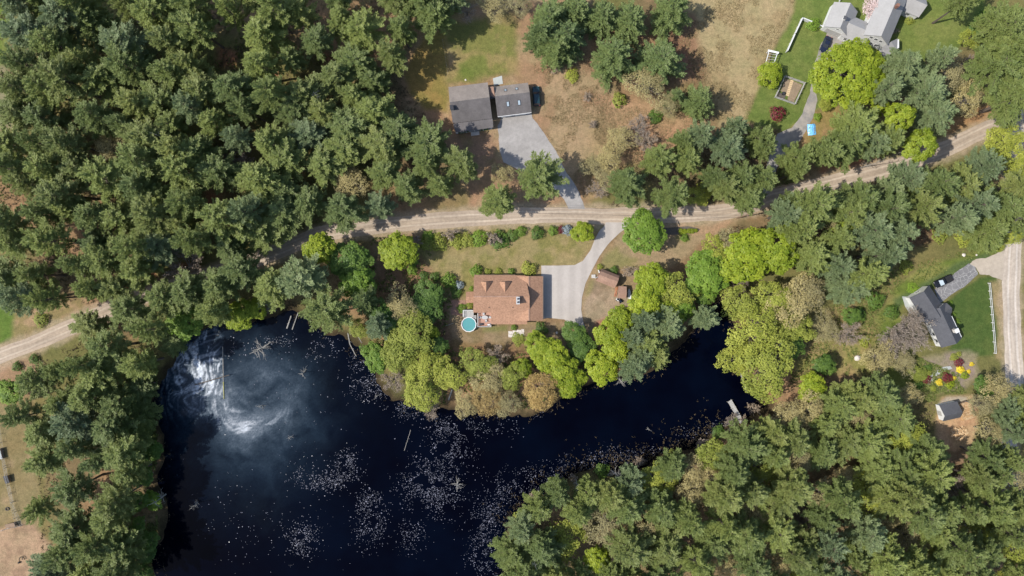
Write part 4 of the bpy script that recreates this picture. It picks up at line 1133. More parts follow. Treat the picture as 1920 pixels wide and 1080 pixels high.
# ------------------------------------------------------------------ forest stands
HOUSE_KEEP = [wp(p) for p in (DRIVE_MAIN, DRIVE_GREY, DRIVE_NE, DRIVE_E, GRAVEL_E,
              [(836, 140), (1018, 140), (1018, 250), (836, 250)], [(862, 505), (1024, 505), (1024, 620), (862, 620)], [(1545, 0), (1740, 0), (1680, 110), (1545, 70)],
              [(1690, 535), (1810, 535), (1812, 660), (1770, 660), (1690, 600)], [(1755, 740), (1832, 740), (1832, 830), (1755, 830)], [(1105, 490), (1190, 490), (1190, 575), (1105, 575)])]
def base_ok(x, y):
    a = np.array([x]); b = np.array([y])
    if sd_line(a, b, ROAD_W[::5])[0] < 2.6 or sd_line(a, b, EROAD_W[::5])[0] < 2.8: return False
    if sd_poly(a, b, POND_W)[0] < 0.3: return False
    return all(sd_poly(a, b, k)[0] > 0.6 for k in HOUSE_KEEP)

def in_px(poly, x, y):
    return sd_poly(np.array([x], float), np.array([y], float), poly)[0] < 0

def stand(poly, where, gaps=(), sp=47, rr=(24, 43), h=(16, 23), mix=(('pine', .8), ('pine_yellow', .08), ('pine_blue', .12)), seed=1, extra=0.0):
    rnd = random.Random(seed)
    xs = [p[0] for p in poly]; ys = [p[1] for p in poly]
    pts = []
    nrg = np.random.default_rng(seed)
    cx = nrg.uniform(min(xs), max(xs), 6000); cy = nrg.uniform(min(ys), max(ys), 6000)
    ok = sd_poly(cx, cy, poly) < 0
    for gx, gy, gr in gaps: ok &= (cx - gx) ** 2 + (cy - gy) ** 2 > (gr + 20) ** 2
    for ta, tb, tr in TREES: ok &= (cx - ta) ** 2 + (cy - tb) ** 2 > (0.55 * tr + sp * .5) ** 2
    for x, y in zip(cx[ok], cy[ok]):
        if any((x - a) ** 2 + (y - b) ** 2 < (sp * rnd.uniform(.9, 1.12)) ** 2 for a, b in pts): continue
        pts.append((float(x), float(y)))
    todo = []
    for x, y in pts:
        u = rnd.random(); k = mix[-1][0]
        for kk, w in mix:
            if u < w: k = kk; break
            u -= w
        hh = rnd.uniform(*h); r = rnd.uniform(*rr)
        if k in ('tan', 'olive', 'bare', 'maple_d', 'maple_g'): hh *= .5; r *= .9
        for f in (1, .8, .62, .45):
            q = W(x, y, .74 * hh * f)
            if base_ok(q.x, q.y): break
        else: continue
        todo.append((x, y, r, k, hh * f))
    # name every tree by its row and its place in that row
    todo.sort(key=lambda t: t[1])
    nrow = max(1, round((max(ys) - min(ys)) / (sp * 1.15)))
    per = math.ceil(len(todo) / nrow) if todo else 1
    rows = [sorted(todo[i:i + per]) for i in range(0, len(todo), per)]
    for ri, row in enumerate(rows):
        rw = 'bottom row' if ri == len(rows) - 1 and ri else ('top row' if ri == 0 else ORD[ri] + ' row down')
        for ci, (x, y, r, k, hh) in enumerate(row):
            cw = 'leftmost' if ci == 0 else ('rightmost' if ci == len(row) - 1 else ORD[ci] + ' from left')
            nm = {'pine': 'green pine', 'pine_yellow': 'yellowish pine', 'pine_blue': 'blue-green pine', 'tan': 'tan budding tree', 'bare': 'leafless tree', 'olive': 'olive tree',
                  'maple_d': 'dark broadleaf tree', 'maple_g': 'light green broadleaf tree'}[k]
            size = 'broad ' if r > rr[0] + .72 * (rr[1] - rr[0]) else ('narrow ' if r < rr[0] + .28 * (rr[1] - rr[0]) else '')
            plant(k, x, y, r, '%s%s, %s in %s %s' % (size, nm, cw, rw, where), group='trees ' + where, h=hh)
ORD = ['first', 'second', 'third', 'fourth', 'fifth', 'sixth', 'seventh', 'eighth', 'ninth', 'tenth', 'eleventh', 'twelfth', 'thirteenth']

NWG = [(428, 106, 26), (392, 118, 12), (275, 60, 0), (620, 108, 4), (516, 140, -6), (20, 355, 10), (400, 372, 6), (470, 162, 2), (215, 160, -10), (255, 235, -2), (120, 130, -10), (705, 105, 0), (560, 320, -10), (665, 330, -8), (135, 545, 8), (300, 420, -8)]
mixS = (('pine', .56), ('pine_yellow', .2), ('pine_blue', .06), ('tan', .10), ('olive', .08))
mixF = (('pine', .70), ('pine_yellow', .18), ('pine_blue', .06), ('tan', .04), ('bare', .02))
stand([(25, -15), (250, -15), (250, 280), (-10, 280), (5, 180), (30, 110)], "of the upper left forest", NWG, seed=11, mix=mixF)
stand([(250, -15), (520, -15), (520, 280), (250, 280)], "around the orange forest clearing", NWG, seed=12, mix=mixF)
stand([(520, -15), (880, -15), (850, 22), (790, 38), (765, 62), (735, 95), (735, 140), (700, 165), (520, 190)], "left of the grey house lawn", NWG, seed=13, mix=mixF, h=(13, 17))
stand([(520, 190), (700, 170), (745, 205), (790, 250), (850, 285), (885, 330), (860, 362), (780, 385), (700, 400), (600, 415), (520, 440), (520, 300)], "below-left of the grey house", NWG, seed=14, mix=mixF, h=(13, 16))
stand([(-10, 280), (250, 280), (250, 520), (170, 555), (120, 560), (-10, 560)], "left, above the road", NWG, seed=15, mix=mixF)
stand([(250, 280), (520, 280), (520, 440), (455, 470), (390, 495), (250, 520)], "above the road bend", NWG, seed=16, mix=mixF)
stand([(130, 630), (190, 600), (250, 585), (300, 560), (360, 540), (430, 520), (480, 510), (530, 505), (520, 570), (450, 570), (390, 585), (330, 640), (250, 700), (140, 700)],
      "between road and pond", seed=17, mix=(('pine', .8), ('pine_yellow', .1), ('pine_blue', .1)))
stand([(60, 700), (140, 690), (260, 690), (285, 730), (270, 800), (240, 850), (245, 950), (235, 1090), (85, 1090), (105, 1020), (65, 970), (80, 900), (70, 850), (40, 800), (45, 740)],
      "on the pond's left bank", seed=18, mix=(('pine', .85), ('pine_yellow', .06), ('pine_blue', .09)), h=(15, 19))
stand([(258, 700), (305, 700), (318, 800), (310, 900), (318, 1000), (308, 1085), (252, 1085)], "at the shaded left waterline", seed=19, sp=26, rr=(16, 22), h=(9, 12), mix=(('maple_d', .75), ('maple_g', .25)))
stand([(945, 1100), (955, 1020), (985, 970), (1025, 935), (1080, 912), (1150, 898), (1200, 890), (1250, 875), (1250, 1100)], "on the pond's lower shore", seed=20, h=(15, 19), mix=mixS)
stand([(1250, 880), (1300, 858), (1345, 838), (1385, 808), (1420, 790), (1460, 790), (1500, 800), (1500, 1100), (1250, 1100)], "below the dock", seed=21, sp=42, mix=mixS)
stand([(1500, 800), (1545, 770), (1600, 740), (1660, 715), (1715, 740), (1728, 790), (1735, 840), (1735, 900), (1500, 900)], "left of the woodshed", [(1585, 706, -5)], seed=22, sp=42, h=(12, 15), mix=mixS)
stand([(1500, 900), (1735, 880), (1800, 895), (1930, 880), (1930, 1100), (1500, 1100)], "of the lower right forest", [(1520, 905, -8)], seed=23, sp=42, mix=mixS)
stand([(1870, 740), (1935, 740), (1935, 900), (1850, 900), (1850, 830)], "right of the woodshed", [(1890, 840, -12)], seed=24, sp=36, rr=(24, 30), h=(14, 17))
stand([(1500, 412), (1530, 388), (1600, 370), (1665, 354), (1665, 480), (1640, 520), (1610, 545), (1570, 560), (1545, 500), (1500, 440)], "left of the slate-roofed house", seed=25, sp=44, rr=(32, 42),
      mix=(('pine', .45), ('pine_blue', .45), ('pine_yellow', .1)))
stand([(1665, 354), (1720, 338), (1800, 318), (1850, 305), (1930, 335), (1930, 425), (1850, 440), (1790, 428), (1720, 420), (1665, 470)], "above the slate-roofed house", seed=26, sp=44, rr=(32, 42),
      mix=(('pine', .5), ('pine_blue', .4), ('pine_yellow', .1)))
P_('maple_y', 1577, 432, 20, 'yellow-green maple poking out among the east pines', h=14)
P_('tan', 1553, 422, 13, 'tan small tree among the east pines', h=13)
P_('olive', 1860, 455, 18, 'yellow-olive bush at the top of the gravel road', h=4)
P_('olive', 1895, 440, 20, 'yellow-green tree at the right edge over the gravel road', h=6)
print('TREES', len(TREES))

# ------------------------------------------------------------------ buildings
def frame2(p, ang):
    """local frame: u along ang (from +X), v to its left"""
    u = Vector((math.cos(ang), math.sin(ang))); v = Vector((-u.y, u.x))
    return lambda a, b, z=0.0: Vector((p[0] + u.x * a + v.x * b, p[1] + u.y * a + v.y * b, z))

def window_on(parent, f, a, b, z, w, h, out, along='u', glass='glass'):
    """framed window; (a,b,z) centre on the wall, out = offset sign along the wall normal"""
    mb = MB(); fr = MB()
    d = 0.05 * out
    if along == 'u':
        q = lambda s, t, o: f(a + s, b + o, z + t)
    else:
        q = lambda s, t, o: f(a + o, b + s, z + t)
    def plate(m, s0, s1, t0, t1, o0, o1):
        pts = [q(s, t, o) for o in (o0, o1) for s, t in ((s0, t0), (s1, t0), (s1, t1), (s0, t1))]
        m.add(pts, [(0, 1, 2, 3), (7, 6, 5, 4), (0, 4, 5, 1), (1, 5, 6, 2), (2, 6, 7, 3), (3, 7, 4, 0)])
    e = .07
    plate(fr, -w / 2, w / 2, h / 2 - e, h / 2, 0, d); plate(fr, -w / 2, w / 2, -h / 2, -h / 2 + e, 0, d * 1.5)
    plate(fr, -w / 2, -w / 2 + e, -h / 2 + e, h / 2 - e, 0, d); plate(fr, w / 2 - e, w / 2, -h / 2 + e, h / 2 - e, 0, d)
    plate(fr, -.02, .02, -h / 2 + e, h / 2 - e, 0, d * .8)
    plate(mb, -w / 2 + e, w / 2 - e, -h / 2 + e, h / 2 - e, 0, d * .4)
    win = fr.build('window', M['white'], parent)
    mb.build('pane', M[glass], win)
    return win

def gable(parent, f, a0, a1, b0, b1, ze, zr, wallmat, roofmat, ov=.35, wall=True, th=.14, parts=None, br=None):
    """block with ridge along a; wall (with gable ends) and a two-slope roof"""
    bm_ = (b0 + b1) / 2 if br is None else br
    if wall:
        k = MB()
        pts = [f(a0, b0), f(a1, b0), f(a1, b1), f(a0, b1)]
        top = [f(a0, b0, ze), f(a1, b0, ze), f(a1, b1, ze), f(a0, b1, ze)]
        r0, r1 = f(a0, bm_, zr - .12), f(a1, bm_, zr - .12)
        k.add(pts + top + [r0, r1], [(0, 1, 5, 4), (2, 3, 7, 6), (1, 2, 6, 9, 5), (3, 0, 4, 8, 7)])
        k.build('wall', wallmat, parent)
    R = MB()
    s0 = (zr - ze) / (bm_ - b0); s1 = (zr - ze) / (b1 - bm_)
    A0, A1 = a0 - ov, a1 + ov
    R.slab([f(A0, b0 - ov, ze - s0 * ov), f(A1, b0 - ov, ze - s0 * ov), f(A1, bm_, zr), f(A0, bm_, zr)], th)
    R.slab([f(A0, bm_, zr), f(A1, bm_, zr), f(A1, b1 + ov, ze - s1 * ov), f(A0, b1 + ov, ze - s1 * ov)], th)
    return R

# --- main house, brown shingle roof
def main_house():
    t = thing('house', W(950, 560), 'brown-shingled house with two dormers between the pool and the concrete driveway', 'house')
    def w(px, py, z): return W(px, py, z)
    ze, zr = 2.9, 6.4
    rf = MB(); th = .16
    zs = 3.75
    rf.slab([w(889, 516.2, ze), w(985, 516.2, ze), w(993, 556, zr), w(887.5, 556, zr)], th)            # north slope
    rf.slab([w(887.5, 556, zr), w(993, 556, zr), w(993, 586, zs), w(887.5, 586, zs)], th)             # south slope
    rf.slab([w(921, 586, zs), w(990, 586, zs), w(988, 608, ze), w(921, 608, ze)], th)                 # low rear roof
    # garage wing, ridge running down the picture
    zr2 = 4.3
    rf.slab([w(991.8, 517.8, zr2), w(1017.4, 517.8, ze), w(1017.4, 601.5, ze), w(991.8, 601.5, zr2)], th)
    rf.slab([w(966, 517.8, ze), w(991.8, 517.8, zr2), w(991.8, 601.5, zr2), w(964, 601.5, ze + .02)], th)
    # side porch roof
    rf.slab([w(873.5, 547, 2.7), w(890, 547, 2.7), w(890, 557, 3.6), w(873.5, 557, 3.6)], .12)
    rf.slab([w(873.5, 557, 3.6), w(890, 557, 3.6), w(890, 568, 2.7), w(873.5, 568, 2.7)], .12)
    roof = rf.build('roof', M['roof_brown'], t)
    cap = MB(); cap.beam(w(888, 556, zr + .03), w(980, 556, zr + .03), .3, .07); cap.beam(w(991.8, 518, zr2 + .03), w(991.8, 601.3, zr2 + .03), .3, .07)
    cap.build('ridge_cap', M['roof_shed'], roof)
    wl = MB()
    def wallbox(x0, y0, x1, y1, z1):
        a = W(x0, y0); b = W(x1, y1)
        wl.box(((a.x + b.x) / 2, (a.y + b.y) / 2, z1 / 2), (abs(b.x - a.x), abs(a.y - b.y), z1))
    wallbox(892, 519, 984, 585, 2.75); wallbox(968, 520.5, 1014.5, 599, 2.72); wallbox(923, 585.2, 986, 605, 2.6); wallbox(876, 549, 891.9, 566, 2.5)
    for x in (891.5, ):      # gable end
        a = W(x, 519); b = W(x, 556); c = W(x, 585)
        wl.add([(a.x, a.y, 2.7), (b.x, b.y, zr - .3), (c.x, c.y, 3.4), (c.x, c.y, 2.7)], [(0, 1, 2, 3)])
    for y in (520, 599.2):
        a = W(969, y); b = W(991.8, y); c = W(1014.5, y)
        wl.add([(a.x, a.y, 2.7), (b.x, b.y, zr2 - .25), (c.x, c.y, 2.7)], [(0, 1, 2)])
    wl.build('wall', M['siding_tan'], t)
    # dormers
    for cx, x0, x1 in ((911.6, 902, 921), (947, 936.8, 957)):
        y0, y1 = 528.5, 551
        zd, zt = 4.55, 5.75
        d = MB()
        d.slab([w(x0, y0, zd), w(cx, y0, zt), w(cx, y1, zt), w(x0 + 4, 543, zd)], .1)
        d.slab([w(cx, y0, zt), w(x1, y0, zd), w(x1 - 4, 543, zd), w(cx, y1, zt)], .1)
        dr = MB()
        a, b = W(x0 + 2.2, 530.5), W(x1 - 2.2, 530.5); c, e = W(x0 + 2.2, 550), W(x1 - 2.2, 550); m_ = W(cx, 530.5)
        dr.add([(a.x, a.y, 3.6), (b.x, b.y, 3.6), (b.x, b.y, 4.55), (m_.x, m_.y, 5.55), (a.x, a.y, 4.55), (c.x, c.y, 3.6), (e.x, e.y, 3.6), (e.x, e.y, 4.55), (c.x, c.y, 4.55)],
               [(0, 1, 2, 3, 4), (1, 6, 7, 2), (5, 0, 4, 8)])
        dm = dr.build('dormer', M['siding_tan'], t)
        d.build('dormer_roof', M['roof_brown'], dm)
        g = MB(); g.box((m_.x, m_.y + .03, 4.25), (1.0, .06, .9)); g.build('dormer_window', M['glass'], dm)
    ch = MB(); c = W(971.2, 563.5, 7.0)
    ch.box((c.x, c.y, 6.2), (.75, 1.75, 2.4)); chim = ch.build('chimney', M['stone'], t)
    cp = MB(); cp.box((c.x, c.y, 7.45), (.9, 1.9, .1)); cp.build('chimney_cap', M['canvas'], chim)
    for dy in (-.42, .42):
        k = MB(); k.bar((c.x, c.y + dy, 7.5), (c.x, c.y + dy, 7.85), .24, .22, 8); k.build('flue', M['trim_dark'], chim)
    for px, py in ((916.5, 576.5), (961, 576.5)):
        k = MB(); k.bar(W(px, py, 4.3), W(px, py, 5.0), .09, .09, 8); k.build('vent_pipe', M['trim_dark'], roof)
    gut = MB()
    gut.beam(w(1018, 518, 2.82), w(1018, 601, 2.82), .12, .12); gut.beam(w(889, 515.6, 2.82), w(966, 515.6, 2.82), .12, .12); gut.build('gutter', M['wood_brown'], t)
    fN = lambda a, b, z=0: Vector((a, b, z))
    for px in (903, 925, 950):
        q = W(px, 519); window_on(t, fN, q.x, q.y, 1.6, 1.1, 1.3, 1)
    for px in (935, 960):
        q = W(px, 605); window_on(t, fN, q.x, q.y, 1.5, 1.3, 1.2, -1)
    for py in (540, 575):
        q = W(1014.5, py); k = MB(); k.box((q.x + .04, q.y, 1.15), (.07, 2.7, 2.25)); gd = k.build('garage_door', M['white'], t)
        for j in range(3):
            k = MB(); k.box((q.x + .085, q.y, .6 + j * .56), (.02, 2.6, .03)); k.build('panel_joint', M['canvas'], gd)
    # back deck
    dk = MB(); a = W(896, 586, .8); b = W(921, 612, .8)
    n = 24
    deck = thing('back_deck', W(908, 600), 'terracotta-stained back deck beside the round pool', 'deck')
    fr = MB(); fr.box(((a.x + b.x) / 2, (a.y + b.y) / 2, .66), (b.x - a.x, a.y - b.y, .14)); fr.build('deck_frame', M['wood_brown'], deck)
    step = (b.x - a.x) / n
    me = None
    for i in range(n):
        if me is None:
            k = MB(); k.box((0, 0, 0), (step - .012, a.y - b.y, .04)); o = k.build('plank', M['wood_deck'], deck); me = o.data
            for v in me.vertices: v.co = v.co + ORG[deck.name]
        else: o = link('plank', me, deck)
        o.location = Vector((a.x + step * (i + .5), (a.y + b.y) / 2, .76)) - ORG[deck.name]
    for x, y in ((896.4, 612), (908.5, 612), (920.8, 612), (896.4, 588), (896.4, 600), (920.8, 609.5)):
        k = MB(); k.box((*W(x, y)[:2], .85), (.11, .11, 1.7)); k.build('post', M['white'], deck)
    for (x0, y0), (x1, y1) in (((896.4, 612), (920.8, 612)), ((896.4, 587), (896.4, 612)), ((920.8, 609), (920.8, 612))):
        for z in (1.62, 1.25, .98):
            k = MB(); p, q = W(x0, y0), W(x1, y1); k.beam((p.x, p.y, z), (q.x, q.y, z), .09, .05); k.build('rail', M['white'], deck)
    # table and chairs on the deck
    tb = thing('patio_table', W(909, 595, .78), 'grey oval patio table on the back deck', 'table')
    c = W(909, 595, .78); k = MB(); k.prism([(c.x + .85 * math.cos(x), c.y + .5 * math.sin(x)) for x in np.linspace(0, 6.283, 20)[:-1]], 1.48, 1.53); k.build('table_top', M['canvas'], tb)
    for sx in (-1, 1):
        for sy in (-1, 1):
            k = MB(); k.bar((c.x + .5 * sx, c.y + .28 * sy, .78), (c.x + .45 * sx, c.y + .25 * sy, 1.48), .03, .03, 6); k.build('leg', M['metal'], tb)
    for i, (dx, dy, an, wd) in enumerate(((-1.25, 0, 0, 'left end'), (1.25, 0, math.pi, 'right end'), (-.3, .85, -1.57, 'upper side'), (.35, -.85, 1.57, 'lower side'))):
        ct = thing('patio_chair', (c.x + dx, c.y + dy, .78), 'grey patio chair at the %s of the deck table' % wd, 'chair', 'patio chairs on the deck')
        f = frame2((c.x + dx, c.y + dy), an)
        k = MB(); k.add([f(-.25, -.25, 1.2), f(.25, -.25, 1.22), f(.25, .25, 1.22), f(-.25, .25, 1.2)] + [f(-.25, -.25, 1.16), f(.25, -.25, 1.18), f(.25, .25, 1.18), f(-.25, .25, 1.16)],
                        [(0, 1, 2, 3), (7, 6, 5, 4), (0, 4, 5, 1), (1, 5, 6, 2), (2, 6, 7, 3), (3, 7, 4, 0)]); k.build('seat', M['canvas'], ct)
        k = MB(); k.beam(f(-.25, 0, 1.2), f(-.4, 0, 1.75), .5, .04); k.build('backrest', M['canvas'], ct)
        for sx in (-.2, .2):
            for sy in (-.2, .2):
                k = MB(); k.bar(f(sx, sy, .78), f(sx, sy, 1.18), .02, .02, 5); k.build('leg', M['metal'], ct)
    gr = thing('barbecue_grill', W(917.5, 608, .78), 'white covered grill at the lower right corner of the deck', 'grill')
    c = W(917.5, 608.5, .78); k = MB(); k.box((c.x, c.y, 1.2), (.95, .5, .5), .2); k.build('body', M['metal'], gr)
    k = MB(); k.prism([(c.x + .45 * math.cos(x), c.y + .26 * math.sin(x)) for x in np.linspace(0, 6.283, 14)[:-1]], 1.45, 1.75, .6); k.build('lid', M['white'], gr)
    for sx in (-.3, .3):
        k = MB(); k.box((c.x + sx, c.y, .87), (.06, .4, .18)); k.build('leg', M['black'], gr)
    c = W(902, 608, .78)
    bx = thing('deck_box', (c.x, c.y, .78), 'dark maroon storage box at the lower left of the deck', 'box')
    k = MB(); k.box((c.x, c.y, 1.0), (.8, .5, .44)); k.build('body', solid('maroon_plastic', (.10, .03, .04), .5), bx); k = MB(); k.box((c.x, c.y, 1.25), (.86, .56, .06)); k.build('lid', M['trim_dark'], bx)
main_house()

def pool():
    c = W(879, 608.4, 1.25); R = 2.0
    t = thing('round_pool', W(879, 608.4), 'above-ground pool with white rim and turquoise water', 'pool')
    ring = [(c.x + R * math.cos(6.283 * i / 12 + .13), c.y + R * math.sin(6.283 * i / 12 + .13)) for i in range(12)]
    inner = [(c.x + (R - .2) * math.cos(6.283 * i / 12 + .13), c.y + (R - .2) * math.sin(6.283 * i / 12 + .13)) for i in range(12)]
    k = MB(); n = 12
    k.add([(x, y, -.05) for x, y in ring] + [(x, y, 1.2) for x, y in ring], [(i, (i + 1) % n, n + (i + 1) % n, n + i) for i in range(n)]); k.build('wall', M['white'], t)
    k = MB(); k.add([(x, y, .1) for x, y in inner] + [(x, y, 1.21) for x, y in inner], [((i + 1) % n, i, n + i, n + (i + 1) % n) for i in range(n)]); k.build('liner', M['pool_water'], t)
    for i in range(n):
        a, b, c2, d = ring[i], ring[(i + 1) % n], inner[(i + 1) % n], inner[i]
        k = MB(); k.slab([(a[0] * 1.0, a[1], 1.27), (b[0], b[1], 1.27), (c2[0], c2[1], 1.27), (d[0], d[1], 1.27)], .06); k.build('rim_section', M['white'], t)
    k = MB(); k.poly([(x, y, 1.08) for x, y in inner]); k.build('water', M['pool_water'], t)
    # grey timber platform beside the pool
    t = thing('pool_platform', W(878, 588), 'small grey timber platform above the pool', 'deck')
    a = W(869, 581, 1.2); b = W(888, 595, 1.2); n = 12; st = (b.x - a.x) / n
    for i in range(n):
        k = MB(); k.box((a.x + st * (i + .5), (a.y + b.y) / 2, 1.18), (st - .015, a.y - b.y, .05)); k.build('plank', M['wood_grey'], t)
    for x, y in ((869.3, 581.3), (887.5, 581.3), (869.3, 594), (878, 581.3)):
        k = MB(); k.box((*W(x, y)[:2], 1.05), (.1, .1, 2.1)); k.build('post', M['wood_grey'], t)
    for (x0, y0), (x1, y1) in (((869.3, 581.3), (887.5, 581.3)), ((869.3, 581.3), (869.3, 594))):
        p, q = W(x0, y0), W(x1, y1)
        for z in (2.05, 1.65):
            k = MB(); k.beam((p.x, p.y, z), (q.x, q.y, z), .1, .06); k.build('rail', M['white'], t)
    st_ = thing('pool_steps', W(890, 598), 'wooden steps between the pool platform and the deck', 'steps')
    for i in range(4):
        c = W(890.5, 592 + i * 2.6, 0); k = MB(); k.box((c.x, c.y, 1.1 - .12 * i), (.8, .3, .06)); k.build('tread', M['wood_grey'], st_)
    for x in (887.6, 893.4):
        p, q = W(x, 590.5), W(x, 601.5); k = MB(); k.beam((p.x, p.y, 1.0), (q.x, q.y, .55), .06, .25); k.build('stringer', M['wood_brown'], st_)
pool()

def skylight(parent, c, ang, tilt, w=.75, l=1.1):
    """flat roof window lying in the roof plane"""
    f = frame2(c, ang); fr = MB(); gl = MB()
    def z(b): return c[2] + tilt * b
    fr.slab([f(-w / 2, -l / 2, z(-l / 2) + .12), f(w / 2, -l / 2, z(-l / 2) + .12), f(w / 2, l / 2, z(l / 2) + .12), f(-w / 2, l / 2, z(l / 2) + .12)], .2)
    w -= .22; l -= .22
    gl.slab([f(-w / 2, -l / 2, z(-l / 2) + .14), f(w / 2, -l / 2, z(-l / 2) + .14), f(w / 2, l / 2, z(l / 2) + .14), f(-w / 2, l / 2, z(l / 2) + .14)], .015)
    o = fr.build('skylight', M['trim_dark'], parent); gl.build('pane', M['skylight'], o)

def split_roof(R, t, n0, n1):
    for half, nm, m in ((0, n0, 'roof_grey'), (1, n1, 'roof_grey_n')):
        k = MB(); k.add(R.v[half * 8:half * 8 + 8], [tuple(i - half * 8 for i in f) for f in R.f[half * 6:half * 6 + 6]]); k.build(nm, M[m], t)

def grey_house():
    t = thing('house', W(915, 195), 'grey-roofed house with four skylights above the pale driveway', 'house')
    ang = math.radians(7.0)
    c = W(880.5, 186, 5.5); f = frame2(c, ang)       # main block: ridge along u
    L, b0, b1 = 5.1, -5.0, 4.4
    R = gable(t, f, -L + .3, L - .3, b0 + .3, b1 - .3, 3.3, 6.2, M['siding_grey'], M['roof_grey'], ov=.3)
    split_roof(R, t, 'roof', 'roof_slope')
    # porch across the front
    P = MB()
    zt, zb = 3.0, 2.45
    P.slab([f(-L + .1, b0 - .05, zt), f(L + .1, b0 - .05, zt), f(L + .1, b0 - 1.0, (zt + zb) / 2 + .12), f(L - .0, b0 - 2.2, zb), f(-L + .5, b0 - 2.3, zb), f(-L + .1, b0 - 1.0, (zt + zb) / 2 + .12)], .12)
    P.build('porch_roof', M['roof_grey'], t)
    for i in range(5):
        q = f(-L + .8 + i * (2 * L - 1.2) / 4, b0 - 2.05); k = MB(); k.box((q.x, q.y, 1.2), (.16, .16, 2.4), ang); k.build('porch_post', M['white'], t)
    k = MB(); q = f(0, b0 - 1.1); k.box((q.x, q.y, .15), (2 * L - .6, 2.0, .3), ang); k.build('porch_floor', M['wood_grey'], t)
    for i in range(3):
        q = f(.2, b0 - 2.35 - .3 * i); k = MB(); k.box((q.x, q.y, .2 - .07 * i), (2.2, .32, .12), ang); k.build('step', M['stone'], t)
    for a in (-3.5, -1.2, 2.8):
        window_on(t, f, a, b0 + .3, 1.7, 1.1, 1.4, -1)
    for a in (-3, 0, 3): window_on(t, f, a, b1 - .3, 1.7, 1.2, 1.2, 1)
    k = MB(); q = f(.2, b0 + .27); k.box((q.x, q.y, 1.35), (1.0, .1, 2.1), ang); d = k.build('door', M['siding_red'], t)
    k = MB(); q = f(.55, b0 + .19); k.box((q.x, q.y, 1.3), (.06, .08, .06), ang); k.build('handle', M['metal'], d)
    q = f(-L + .35, -1.7); k = MB(); k.box((q.x, q.y, 3.2), (.8, 1.0, 6.4), ang); ch = k.build('chimney', M['stone'], t)
    k = MB(); k.box((q.x, q.y, 6.43), (.95, 1.15, .1), ang); k.build('chimney_cap', M['trim_dark'], ch)
    # right wing
    c2 = W(961, 180.5, 4.4); g = frame2(c2, ang)
    R = gable(t, g, -4.2, 4.2, -4.0, 3.3, 2.6, 4.9, M['siding_grey'], M['roof_grey'], ov=.25, br=.4)
    split_roof(R, t, 'wing_roof', 'wing_roof_slope')
    s = -2.3 / 2.9
    for a in (-1.6, 1.3):
        p = g(a, 2.0, 4.9 - 1.6 * 2.3 / 2.9); skylight(t, p, ang, -2.3 / 2.9, .7, .8)
        p = g(a + .2, -1.7, 4.9 - 2.1 * 2.3 / 4.4); skylight(t, p, ang, 2.3 / 4.4, .75, 1.2)
    for a in (-2.2, 1.6):
        q = g(a, -4.04); k = MB(); k.box((q.x, q.y, 1.15), (2.7, .08, 2.2), ang); gd = k.build('garage_door', M['white'], t)
        for j in range(3):
            q2 = g(a, -4.085); k = MB(); k.box((q2.x, q2.y, .6 + .55 * j), (2.6, .02, .03), ang); k.build('panel_joint', M['canvas'], gd)
    k = MB(); p0, p1 = g(-4.4, -4.3), g(4.4, -4.3); k.beam((p0.x, p0.y, 2.47), (p1.x, p1.y, 2.47), .12, .1); k.build('gutter', M['white'], t)
    # small link roof between the two blocks
    q = f(L + .75, .9); lk = frame2(q, ang)
    R = MB(); R.slab([lk(-.75, -.1, 4.0), lk(.6, -.9, 4.3), lk(.6, .6, 4.3), lk(-.75, .6, 4.0)], .1)
    R.slab([lk(-.75, .6, 4.0), lk(.6, .6, 4.3), lk(.6, 2.2, 3.4), lk(-.75, 2.2, 3.4)], .1)
    R.build('link_roof', M['roof_shed'], t)
    k = MB(); q = lk(0, 1.0); k.box((q.x, q.y, 1.6), (1.3, 2.2, 3.2), ang); k.build('link_wall', M['siding_grey'], t)
grey_house()

